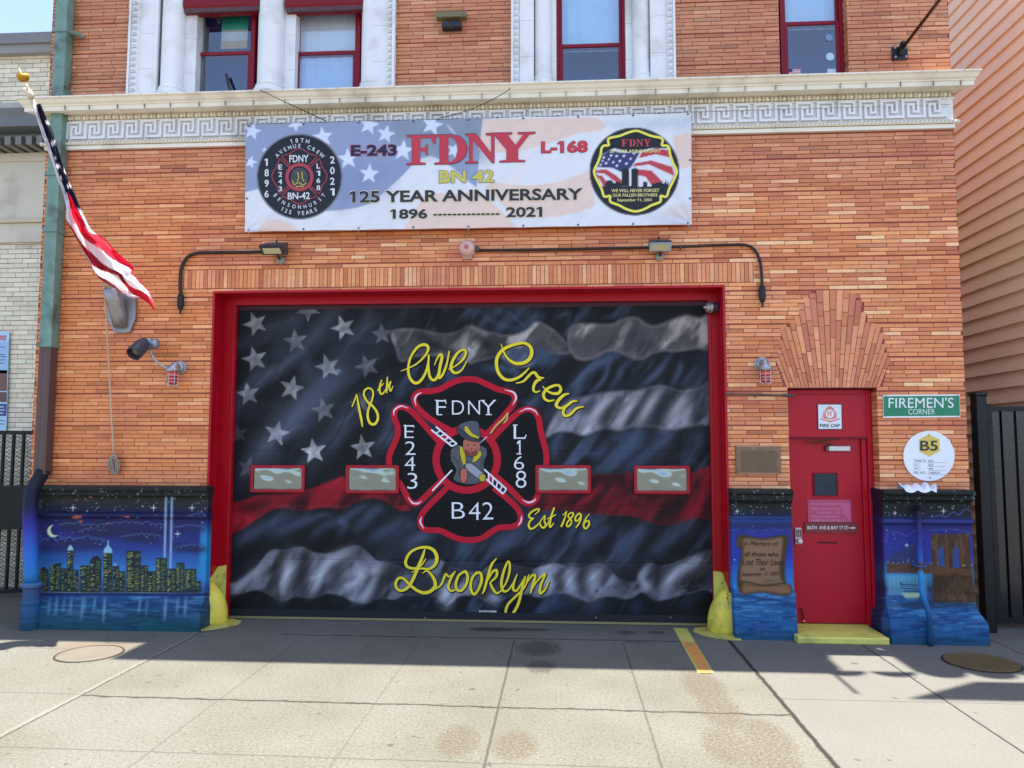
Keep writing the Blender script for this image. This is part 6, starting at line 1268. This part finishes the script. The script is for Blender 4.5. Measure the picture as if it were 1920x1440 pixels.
# wheel guards
def guard(px, mirror, label):
    s = -1 if mirror else 1
    t = thing('wheel_guard', label, 'wheel guard', (px, 0, 0), 'yellow wheel guards at the door jambs')
    b = MB(); f = [(px, -.05, 0), (px, .265, 0), (px, .265, .58), (px, -.05, .43)]; k = [(x+s*.012, y, z) for x, y, z in f]
    b.add(f+k, [(0, 1, 2, 3), (7, 6, 5, 4), (0, 3, 7, 4), (3, 2, 6, 7), (2, 1, 5, 6), (1, 0, 4, 5)], DYEL)
    x0, x1 = sorted((px-s*.03, px+s*.012)); b.add([(x0, -.055, 0), (x1, -.055, 0), (x1, -.055, .43), (x0, -.055, .42), (x0, -.02, 0), (x1, -.0505, 0), (x1, -.0505, .43), (x0, -.02, .42)], [(0, 1, 2, 3), (3, 2, 6, 7), (0, 3, 7, 4), (1, 5, 6, 2)], DYEL)
    q0, q1 = sorted((px+s*.013, px+s*.10)); b.slab([(q0, 0), (q1, 0), (q1, .60 if s > 0 else .585), (q0, .585 if s > 0 else .60)], .254, .266, DYEL)
    b.build('plate', M_gpaint, t)
    g = MB(); prof = [(.150, 0), (.152, .05), (.150, .14), (.143, .20), (.128, .26), (.106, .32), (.078, .37), (.05, .41), (.028, .435), (.0, .44)]
    g.lathe(prof, (px+s*.004, .07, .0), (0, 0, 1), 32, YELG, sq=1.32)
    r = random.Random(3 if mirror else 8); g.v = [(x+r.uniform(-.002, .002), y+r.uniform(-.002, .002), z) for x, y, z in g.v]; g.build('bumper', M_gpaint, t, True)
    f = MB(); pts = [(-.06, -.28), (.06, -.28), (.18, -.22), (.30, -.10), (.36, .04), (.33, .16), (.20, .24), (.03, .27), (.0, .27), (.0, -.02), (-.06, -.06)]
    pts = [(px+s*a, c) for a, c in pts]; n = len(pts); f.add([(a, c, .004) for a, c in pts]+[(a, c, .016) for a, c in pts], [tuple(range(n, 2*n)) if s > 0 else tuple(range(2*n-1, n-1, -1))]+[(i, (i+1) % n, (i+1) % n+n, i+n) for i in range(n)], A(190, 180, 92)); f.build('foot', M_gpaint, t)
    for (yy, zz) in ((-.025, .37), (-.025, .17), (.22, .48)):
        w = MB(); w.lathe([(.014, 0), (.010, .012), (0, .012)], (px+s*.012, yy, zz), (s, 0, 0), 8, A(150, 140, 60)); w.build('bolt', M_gpaint, t)
YELG = A(226, 206, 72); M_gpaint = mat('chipped_yellow_paint', None, .5, sc=9, amt=.3, sc2=50, bump=.5, dirt=S(96, 90, 48), damt=.55)
guard(GX0+.014, False, 'yellow bell-shaped guard at the foot of the left door jamb'); guard(GX1-.014, True, 'chipped yellow bell-shaped guard at the foot of the right door jamb')
# ------------------------------------------------------------------ flagpole, flag, rope
fp = thing('flagpole', 'cream wall-mounted flagpole with a gold eagle finial', 'flagpole', (PX(230, 580, 0), 0, PZ(230, 580, 0)))
b = MB(); oc = [(204, 560), (212, 545), (240, 543), (258, 560), (258, 597), (247, 624), (219, 625), (207, 600)]; b.slab([(p[0], p[2]) for p in (P(x, y, 0) for x, y in oc)], -.045, -.001, A(150, 150, 148)); b.build('base_plate', M_metal, fp)
b = MB(); b.tube([P(226, 612, -.05), P(222, 590, -.09), P(216, 565, -.15), P(206, 540, -.24)], [.075, .085, .085, .075], 14, A(158, 158, 156)); b.build('bracket', M_metal, fp, True)
pt, pb = Vector(P(57, 180, -1.35)), Vector(P(208, 545, -.20)); b = MB(); b.tube([pb, pb.lerp(pt, .5), pt], [.032, .028, .022], 12, A(214, 200, 170)); d = (pt-pb).normalized(); b.tube([pt-d*.02, pt+d*.05], .032, 12, A(220, 206, 178)); b.tube([pt+d*.05, pt+d*.11], .012, 8, A(220, 200, 150)); b.build('pole', M_paint, fp, True)
b = MB(); e = Vector(P(44, 148, -1.40)); b.lathe([(.0, -.03), (.03, -.028), (.052, .0), (.055, .03), (.048, .05), (.035, .035), (0, .03)], e, (0, -.5, 1), 18, A(186, 140, 40)); b.tube([e, e+Vector((-.03, -.03, .09))], [.012, .006], 8, A(220, 190, 110)); b.tube([pt+d*.1, e], .010, 8, A(220, 196, 140)); b.build('finial', M_gold if 'M_gold' in globals() else M_metal, fp, True)
b = MB(); c = Vector(P(50, 170, -1.33)); b.lathe([(.0, -.02), (.03, -.012), (.034, .012), (0, .02)], c, (0.3, -1, .4), 14, A(216, 206, 184)); b.tube([c, Vector(P(55, 186, -1.30)), Vector(P(60, 196, -1.3))], .008, 6, A(210, 205, 190)); b.build('pulley', M_paint, fp, True)
Lp = [(62,197),(72,232),(85,270),(98,305),(107,333),(118,362),(124,390),(124,412),(135,432),(150,460),(168,492),(178,510),(188,524),(215,540),(240,556),(262,560),(275,566),(289,582)]
Rp = [(76,194),(88,222),(100,250),(110,282),(119,312),(132,345),(141,365),(150,388),(160,410),(172,432),(196,448),(222,475),(250,500),(249,512),(258,522),(270,535),(283,553),(291,578)]
nT, nC = 150, 44; ts = np.linspace(0, 1, len(Lp)); V = np.zeros((nT, nC, 3)); col = np.zeros((nT, nC, 3))
L_, R2 = np.array(smooth(Lp, 8)), np.array(smooth(Rp, 8)); tl = np.linspace(0, 1, len(L_))
FRD, FWH, FBL, FRD2 = A(206, 22, 52), A(232, 228, 236), A(28, 31, 54), A(140, 16, 40)
for j in range(nT):
    t = j/(nT-1); l = np.array([np.interp(t, tl, L_[:, k]) for k in (0, 1)]); r = np.array([np.interp(t, tl, R2[:, k]) for k in (0, 1)])
    Yc = -1.38+1.05*t**1.15 if t < .8 else -1.38+1.05*.8**1.15+.1*(t-.8)
    for i in range(nC):
        s = i/(nC-1); q = l*(1-s)+r*s; ph = s*7.2+t*5+.9*math.sin(t*13)
        V[j, i] = P(q[0], q[1], Yc-.06*math.sin(ph)*(.5+t)-.05*math.sin(math.pi*s)-.022*math.sin(s*15+t*27)-.012*math.sin(s*23-t*41))
        y_ = q[1]; bd = 346+44*s+6*math.sin(s*9)
        if y_ < bd:
            c_ = FBL
            if t < .3 and s < .36-.25*t: c_ = FWH
        else:
            bb_ = [np.interp(t, (.40, .50, .62, .72, .80, .90, 1.0), q_) for q_ in ((0, 0, 0, .10, .05, 0, 0), (0, 0, .06, .46, .34, 0, 0), (0, .12, .34, .60, .50, .55, .9), (.40, .38, .66, .90, .95, .88, 1.0))]
            k = s+.02*math.sin(t*40); c_ = (FRD, FWH, FRD, FWH, FRD)[sum(k > b_ for b_ in bb_)]
            if t < .60 and s > .84 and y_ < bd+46: c_ = FWH
            if c_ is FRD and k < bb_[2] and t < .78: c_ = FRD2
        col[j, i] = c_
cvf = Canvas(V, (0, 0, 0)); cvf.c = col
for sx, sy in ((101, 297), (123, 320), (108, 312), (130, 349), (86, 262), (90, 230), (113, 334), (121, 366), (99, 268)): cvf.starry(sx, sy, 6.4, 12*sx % 60, FWH, 1, .7)
M_cloth = NB('flag_nylon'); tcol = M_cloth.attr(); M_cloth.finish(tcol, .7, 0, .2, M_cloth.noise(60, 2), .05, .004)
_t = M_cloth.n('ShaderNodeBsdfTranslucent'); M_cloth.put(_t.inputs[0], tcol); _m = M_cloth.n('ShaderNodeMixShader'); _m.inputs[0].default_value = .35
M_cloth.t.links.new(M_cloth.b.outputs[0], _m.inputs[1]); M_cloth.t.links.new(_t.outputs[0], _m.inputs[2]); M_cloth.t.links.new(_m.outputs[0], M_cloth.out.inputs[0]); M_cloth = M_cloth.m
tag(grid_mesh('flag', V[::-1], cvf.c[::-1], M_cloth), 'striped flag with white stars furled and twisted down the flagpole', 'flag')
b = MB(); pth = [P(x, y, yy) for x, y, yy in ((193, 531, -.26), (196, 545, -.24), (199, 600, -.16), (204, 680, -.09), (209, 780, -.06), (213, 852, -.05))]; b.tube(smooth(pth, 4), .009, 6, A(196, 172, 140)); hr = tag(b.build('rope', M_matte, None, True), 'tan halyard rope hanging down the brick to a tied coil', 'rope')
b = MB()
for k in range(5): o_ = (k-2)*1.7; b.tube(smooth([P(x, y, -.05-.012*(k % 3)) for x, y in ((213, 850), (210+o_*.8, 858), (210+o_*2.0, 872), (213+o_*1.2, 884), (217, 890), (221+o_*.6, 880), (220+o_, 866), (214, 853))], 4), .008, 6, A(150, 136, 118))
b.tube(smooth([P(x, y, -.085) for x, y in ((211, 856), (216, 854), (218, 858), (212, 860))], 3), .010, 6, A(170, 150, 126)); b.build('coil', M_matte, hr, True)
# upper right pole stub
up = thing('flagpole', 'bare rusty pole angled up from a black plate beside the upper window', 'flagpole', P(1686, 101, 0)); c = P(1686, 101, 0)
b = MB(); b.bbox(c[0]-.08, c[0]+.08, -.03, 0, c[2]-.075, c[2]+.07, .006, A(46, 50, 58)); [b.lathe([(.014, 0), (.010, .014), (0, .016)], (c[0]+i*.055, -.03, c[2]+k*.05), (0, -1, 0), 8, A(170, 170, 170)) for i in (-1, 1) for k in (-1, 1)]; b.tube([(c[0], -.02, c[2]-.01), (c[0]+.005, -.12, c[2]+.07)], .036, 12, A(40, 44, 50)); b.build('base_plate', M_metal, up)
b = MB(); pe = P(1768, -8, -.95); b.tube([(c[0], -.07, c[2]+.02), pe, tuple(np.array(pe)+(np.array(pe)-np.array((c[0], -.07, c[2]+.02)))*.5)], .018, 10, A(92, 58, 46)); b.build('pole', M_metal, up, True)
# wood block with a small fixture
wk = thing('wall_light', 'small dark fixture under a greenish wooden block on upper brick', 'light', P(847, 40, 0))
b = MB(); a, e = P(819, 37, -.04), P(875, 24, -.04); b.bbox(a[0], e[0], -.09, 0, a[2], e[2], .006, A(116, 110, 76)); b.lathe([(.010, 0), (0, .004)], P(867, 27, -.09), (0, -1, 0), 8, A(50, 46, 40)); b.build('wooden_block', M_matte, wk)
b = MB(); a, e = P(829, 54, -.06), P(865, 42, -.06); b.bbox(a[0], e[0], -.10, -.0, a[2], e[2], .012, A(62, 64, 70)); b.lathe([(.05, 0), (.056, -.02), (.05, -.045), (.03, -.07), (0, -.075)], ((a[0]+e[0])/2, -.05, a[2]+.06), (0, 0, 1), 14, A(56, 58, 64)); b.build('fixture', M_metal, wk, 'auto')
# loose cables across the cornice
for pts, lab in (([(478, 170, -.1), (492, 171, -.34), (520, 184, -.36), (556, 201, -.30), (590, 217, -.16), (612, 227, -.12)], 'loose black cable drooping from the cornice to the banner top left'), ([(958, 162, -.2), (952, 170, -.34), (928, 184, -.34), (890, 202, -.25), (848, 216, -.14), (824, 221, -.12)], 'thin cable strung from the second window over the cornice')):
    b = MB(); b.tube(smooth([P(*p) for p in pts], 5), .0045 if 'thin' in lab else .006, 5, A(60, 56, 52)); tag(b.build('cable', M_matte, None, True), lab, 'cable')
b = MB(); b.tube([P(456, 233, -.06), P(700, 226.5, -.062), P(1000, 219.5, -.062), P(1298, 210, -.06), P(1780, 196, -.05)], .003, 5, A(150, 148, 144)); tag(b.build('wire', M_metal), 'thin taut wire along the stone meander band', 'wire')
# flag and rod inside the first window
b = MB(); n = 12
for (y0, y1, c_) in ((0, .40, A(40, 225, 190)), (.40, .76, A(255, 250, 222)), (.76, 1.0, A(255, 214, 124))):
    for i in range(n):
        u0, u1 = i/n, (i+1)/n; f = lambda u, v: P(417+49*u-3*v, 32+60*v-1.5*u, .268+.012*math.sin(u*7+v*2)); b.flat([f(u0, y0), f(u1, y0), f(u1, y1), f(u0, y1)][::-1], c_)
tag(b.build('tricolour_flag', M_cloth), 'green white and gold flag taped inside the first upper window', 'flag')
b = MB(); b.polypx([(385, 30), (417, 33), (417, 37), (385, 33)][::-1], .262, A(180, 170, 140)); b.polypx([(403, 24), (409, 25), (414, 43), (409, 44)][::-1], .260, A(180, 170, 140)); tag(b.build('tape', M_matte), 'crossed strips of tape beside the tricolour flag', 'tape')
b = MB(); b.tube([P(424, 139, .165), P(428, 158, .12), P(433, 172, .06)], .017, 10, A(72, 68, 62)); tag(b.build('rod', M_metal), 'short dark rod leaning against the first upper window', 'rod')
# ------------------------------------------------------------------ downspout
ds = thing('downspout', 'green copper downspout with a brown lower length and painted boot', 'downspout', (PX(100, 600, 0), 0, 0))
def boxpipe(pa, pb, w, d, col, name, mt, extra=None):
    b = MB(); n = 26; vs = []
    for i in range(n+1):
        t = i/n; c = [pa[k]+(pb[k]-pa[k])*t for k in range(3)]
        for sx, sy in ((-1, -1), (-.4, -1.08), (.0, -1), (.4, -1.08), (1, -1), (1, 1), (-1, 1)): vs.append((c[0]+sx*w/2, c[1]+sy*d/2, c[2]))
    b.add(vs, [(i*7+k, i*7+(k+1) % 7, (i+1)*7+(k+1) % 7, (i+1)*7+k) for i in range(n) for k in range(7)], col)
    if extra: extra(b)
    return b.build(name, mt, ds)
M_copper = mat('green_copper', None, .6, .15, sc=7, amt=.55, sc2=30, bump=.3, dirt=S(84, 90, 82), damt=.9)
GC = A(116, 146, 132)
xc = lambda py: {0: PX(121, 0, -.08), 1: PX(96, 600, -.08)}[0 if py < 300 else 1]
Xd = (PX(122, 30, -.08)+PX(93, 600, -.08))/2
def straps(b):
    for z, in ((PZ(120, 62, -.08),), (PZ(90, 648, -.08),), (4.35,), (5.0,)): b.box(Xd-.082, Xd+.082, -.155, -.01, z-.02, z+.03, GC)
    zb_ = PZ(120, 62, -.08); b.tube([(Xd+.08, -.08, zb_+.0), (Xd+.17, -.05, zb_-.01), (Xd+.18, -.02, zb_-.02)], .026, 8, GC); b.tube([(Xd-.09, -.12, 6.0), (Xd+.09, -.13, 6.02)], .012, 6, A(50, 60, 56))
boxpipe((Xd, -.08, PZ(92, 652, -.08)), (Xd, -.08, 7.6), .14, .12, GC, 'copper_pipe', M_copper, straps)
zl = 1.62; boxpipe((Xd+.0, -.08, zl), (Xd, -.08, PZ(92, 652, -.08)+.01), .135, .115, A(92, 70, 64), 'steel_pipe', M_paint)
b = MB(); pth = smooth([(Xd, -.08, 1.66), P(76, 893, -.10), P(68, 906, -.17), P(60, 922, -.24), P(57, 945, -.26), P(57, 1000, -.26), P(59, 1095, -.27)], 5); b.tube(pth, [.075]*len(pth), 10)
b.c = [A(*[np.interp(v[2], [.4, .55, .8, 1.0, 1.15, 1.3, 1.7], [q[k] for q in ((36,110,150),(44,120,180),(48,104,190),(52,70,160),(50,42,120),(30,32,60),(26,27,34))]) for k in range(3)]) for v in b.v]; b.build('painted_elbow', M_mural, ds, True)
b = MB(); xb = PX(58, 1140, -.30)
b.lathe([(.085, .48), (.10, .47), (.10, .44), (.082, .43), (.082, .30), (.092, .29), (.092, .26), (.085, .25), (.088, .1), (.098, .09), (.10, .0)], (xb, -.30, 0), (0, 0, 1), 14); b.c = [A(*[np.interp(v[2], [0, .25, .42, .48], [q[k] for q in ((24,66,84),(44,92,132),(60,70,110),(70,110,150))]) for k in range(3)]) for v in b.v]; b.build('boot', M_mural, ds, 'auto')
# ------------------------------------------------------------------ neighbours
nb_ = thing('brick_building', 'pale grey brick building with a dentilled cornice beyond the downspout', 'building', (-9, 1.7, 0))
YN = 1.7; b = MB(); r = random.Random(9)
def nbc(x, z): v = rnd.gauss(0, 7); return A(234+v+rnd.uniform(-5, 5), 222+v, 192+v)
z = .05; i = 0
while z < 7.38:
    if not (5.62 < z < 6.42):
        lay(b, -11.5, -6.1, z, z+.058, YN, i, nbc, .215, YN+.03)
    z += .0665; i += 1
b.flat([(-12, YN+.01, 0), (-6, YN+.01, 0), (-6, YN+.01, 7.5), (-12, YN+.01, 7.5)], A(120, 116, 108)); b.build('wall', M_nbrick if 'M_nbrick' in globals() else M_stone, nb_)
b = MB(); LS = A(214, 204, 180); b.box(-12, -6, YN-.10, YN+.02, 7.40, 7.52, A(150, 148, 142)); b.box(-12, -6, YN-.14, YN+3, 7.52, 7.67, A(128, 128, 126)); b.box(-12, -6, YN+3, YN+3.2, 0, 7.5, A(120, 116, 108)); b.build('parapet', M_stone, nb_)
b = MB(); b.sweep([(YN, 6.10), (YN-.18, 6.10), (YN-.2, 6.18), (YN-.42, 6.2), (YN-.46, 6.34), (YN-.5, 6.42), (YN-.48, 6.5), (YN, 6.52)], -12, -6, A(112, 118, 124))
for k in range(40): x = -12+k*.15; b.box(x, x+.085, YN-.34, YN, 5.98, 6.098, A(126, 122, 114))
b.box(-12, -6, YN-.05, YN, 5.86, 5.979, LS); b.box(-12, -6, YN-.03, YN, 5.05, 5.859, LS); b.sweep([(YN, 4.99), (YN-.08, 4.99), (YN-.1, 5.03), (YN-.06, 5.049), (YN, 5.049)], -12, -6, LS); b.box(-12, -6, YN-.04, YN, 4.72, 4.985, LS); b.build('cornice', M_stone, nb_)
def poster(m):
    Y = YN-.034
    m.polypx([(-40, 640), (16.5, 640), (14.5, 700), (-40, 700)], Y, A(150, 190, 220)); text(m, 'RS!', 0.5, 628.5, 11.5, 638, Y-.001, A(206, 30, 50), bold=.03)
    m.polypx([(-40, 694), (13.5, 694), (13, 733), (-40, 733)], Y, A(110, 70, 54)); m.polypx([(-40, 735), (12.8, 735), (12.2, 754), (-40, 754)], Y, A(96, 60, 50)); m.polypx([(-40, 757), (12.5, 757), (11.5, 780), (-40, 780)], Y, A(36, 66, 130))
    for yy, w_ in ((650, 10), (664, 9), (668, 12), (674, 11), (680, 8), (762, 7), (768, 9), (774, 6), (788, 9), (794, 7)): m.polypx([(-30, yy), (w_, yy), (w_, yy+1.6), (-30, yy+1.6)], Y-.001, A(60, 90, 130) if yy < 750 or yy > 784 else A(210, 220, 235))
sign_plate('poster', 'tall light blue poster with photos on the pale brick wall', 'poster', [(-60, 622), (17.5, 622), (11.5, 809), (-60, 809)], YN-.032, .012, A(176, 214, 234), [('print', poster)])
gt = thing('metal_gate', 'black steel gate with mesh and a solid middle panel at the left edge', 'gate', (-7.1, 1.3, 0))
gx0, gx1 = -8.4, -6.55; Yg = lambda x: 1.22+(x+7.1)*.5
b = MB(); BK = A(22, 23, 25)
def gbar(x0, x1, z0, z1, th=.03): b.add([(x0, Yg(x0)-th, z0), (x1, Yg(x1)-th, z0), (x1, Yg(x1), z0), (x0, Yg(x0), z0), (x0, Yg(x0)-th, z1), (x1, Yg(x1)-th, z1), (x1, Yg(x1), z1), (x0, Yg(x0), z1)], [(0, 3, 2, 1), (4, 5, 6, 7), (0, 1, 5, 4), (2, 3, 7, 6), (3, 0, 4, 7), (1, 2, 6, 5)], BK)
for z0, z1 in ((.06, .11), (2.07, 2.12)): gbar(gx0, gx1, z0, z1, .04)
x = gx1
while x > gx0: gbar(x-.022, x, .11, 2.07); x -= .098
b.build('frame', M_paint, gt); b2 = b; b = MB(); gbar(gx0, gx1, .86, 1.42, .034); b.build('panel', M_paint, gt)
b = MB(); r_ = .0035
for z0, z1 in ((.11, .86), (1.42, 2.07)):
    hh = z1-z0; u = gx0-hh
    while u < gx1:
        for sg in (1, -1):
            xa, xb = (u, u+hh) if sg > 0 else (u+hh, u); za, zb_ = z0, z1
            ta, tb = 0, 1
            lo, hi = (gx0-xa)/(xb-xa), (gx1-xa)/(xb-xa); lo, hi = min(lo, hi), max(lo, hi); ta, tb = max(0, lo), min(1, hi)
            if tb-ta > .03:
                p0 = (xa+(xb-xa)*ta, za+hh*ta); p1 = (xa+(xb-xa)*tb, za+hh*tb); b.tube([(p0[0], Yg(p0[0])+.006, p0[1]), (p1[0], Yg(p1[0])+.006, p1[1])],   .003, 4, A(60, 60, 60), cap=False)
        u += .05
b.build('mesh', M_paint, gt)
sh = thing('neighbour_house', 'tan clapboard house close against the right side of the station', 'house', (5.5, 4, 0)); XS = 5.5; YS0 = .62
b = MB(); z = 0; i = 0; EXP = .19; TAN = (255, 216, 176)
while z < 9.0:
    v = rnd.gauss(0, 2); b.add([(XS-.032, YS0, z), (XS-.032, 12, z), (XS-.002, 12, z+EXP), (XS-.002, YS0, z+EXP), (XS-.0, YS0, z), (XS, 12, z)], [(0, 3, 2, 1), (0, 1, 5, 4)], A(TAN[0]+v, TAN[1]+v, TAN[2]+v)); z += EXP
b.build('clapboard_wall', M_matte, sh)
b = MB(); b.flat([(XS, YS0, 0), (12, YS0, 0), (12, YS0, 9), (XS, YS0, 9)], A(*TAN)); b.box(XS-.04, XS+.06, YS0-.02, YS0+.08, 0, 9, A(220, 205, 190)); b.build('front_wall', M_matte, sh)
b = MB(); n = len([(4.64, -1.28), (5.35, -.78), (12, -.78), (12, -1.28)])
def plan(m, pts, z0, z1, col):
    n = len(pts); m.add([(x, y, z0) for x, y in pts]+[(x, y, z1) for x, y in pts], [tuple(range(n-1, -1, -1)), tuple(range(n, 2*n))]+[(i, (i+1) % n, (i+1) % n+n, i+n) for i in range(n)], col)
plan(b, [(4.60, -1.28), (12, -1.28), (12, -.80), (5.35, -.80)], 9.0, 9.08, A(150, 130, 118)); plan(b, [(5.0, -.56), (12, -.56), (12, 12), (5.0, 12)], 9.0, 9.1, A(110, 90, 84))  # unseen front eave slab, shaped to cast the triangular shadow on the pavement
for k in range(9): plan(b, [(4.36+k*.42+.19*math.cos(a), -.56+.16*math.sin(a)) for a in np.linspace(math.pi, 2*math.pi, 9)], 9.0, 9.03, A(140, 120, 110))  # unseen half discs added along the eave to scallop its shadow edge
b.build('roof', M_matte, sh)
gt2 = thing('steel_gate', 'black corrugated steel gate and post right of the station', 'gate', (4.6, .42, 0)); GB = A(17, 18, 23)
b = MB(); pa = PX(1832, 740, .3); b.bbox(pa-.055, pa+.055, .22, .34, 0, PZ(1832, 742, .22), .006, GB); b.bbox(pa-.066, pa+.066, .21, .35, PZ(1832, 742, .22), PZ(1832, 736, .22), .006, GB); b.build('post', M_gloss if 'M_gloss' in globals() else M_paint, gt2)
b = MB(); q0, q1 = PX(1848, 760, .42), 6.0; zt_ = PZ(1870, 762, .42); b.bbox(q0, q0+.055, .40, .46, .06, zt_+.03, .004, GB); b.box(q0+.055, q1, .41, .45, zt_-.05, zt_, GB); b.box(q0+.055, q1, .41, .45, .06, .12, GB); b.build('frame', M_paint, gt2)
b = MB(); x = q0+.055; k = 0
while x < q1: b.add([(x, .455, .12), (x+.10, .455, .12), (x+.115, .43, .12), (x+.135, .43, .12), (x+.15, .455, .12), (x, .455, zt_-.05), (x+.10, .455, zt_-.05), (x+.115, .43, zt_-.05), (x+.135, .43, zt_-.05), (x+.15, .455, zt_-.05)], [(i, i+1, i+6, i+5) for i in range(4)], GB); x += .15
b.build('corrugated_panel', mat('glossy_black_paint', None, .22, sc=3, amt=.3, sc2=18, bump=.35, spec=.6), gt2)
b = MB(); zz = PZ(1845, 783, .3); b.tube([(pa+.05, .26, zz), (q0+.01, .40, zz)], .012, 6, GB); b.bbox(q0-.03, q0+.03, .37, .41, zz-.05, zz+.05, .004, GB); b.build('latch', M_paint, gt2)
# ------------------------------------------------------------------ covers and paint on the pavement
mh = MB(); c = G(1840, 1243); R0 = .30; mh.lathe([(R0, 0), (R0, .010), (R0-.012, .012), (R0-.02, .009), (0, .009)], (c[0], c[1], .002), (0, 0, 1), 40, A(98, 82, 54)); 
r = random.Random(5); u = -.26
while u < .27:
    v = -.26
    while v < .27:
        if math.hypot(u, v) < .26: mh.box(c[0]+u-.013, c[0]+u+.013, c[1]+v-.006, c[1]+v+.006, .0105, .015, A(112, 94, 62))
        v += .026
    u += .038
M_iron = mat('rusty_iron', None, .7, .2, sc=7, amt=.4, sc2=60, bump=.4)
o = tag(mh.build('manhole_cover', M_iron), 'rusty brown studded manhole cover near the right gate', 'manhole cover'); q = MB(); q.lathe([(R0, .0), (R0+.02, .0)], (c[0], c[1], .004), (0, 0, 1), 40, A(40, 36, 32), cap=False); q.build('rim', M_iron, o)
q = MB(); c = G(168, 1226); R1 = .275; q.lathe([(R1, .002), (R1+.004, .006), (R1+.016, .006), (R1+.02, .002)], (c[0], c[1], .002), (0, 0, 1), 48, A(58, 48, 42), cap=False); o = tag(q.build('manhole_cover', M_iron), 'round concrete-filled cover with a thin iron ring at the left', 'manhole cover')
q = MB(); q.lathe([(R1, .0), (0, .0)], (c[0], c[1], .004), (0, 0, 1), 48, S(92, 88, 81), cap=False); q.build('infill', mat('cover_concrete', None, .85, sc=5, amt=.35, sc2=110, bump=.5, dirt=S(96, 82, 68), damt=.35), o)
M_line = mat('worn_line_paint', None, .75, sc=10, amt=.35, sc2=90, bump=.4, dirt=S(120, 112, 96), damt=.6)
q = MB()
def gpoly(m, pts, z, col): m.flat([G(x, y, z) for x, y in pts], col)
gpoly(q, [(1309, 1262), (1339, 1262), (1288, 1178), (1262, 1177)], .004, S(176, 170, 84)); gpoly(q, [(1314, 1262), (1336, 1262), (1303, 1204), (1279, 1203)], .0055, S(190, 130, 62))
tag(q.build('painted_line', M_line), kind='structure')
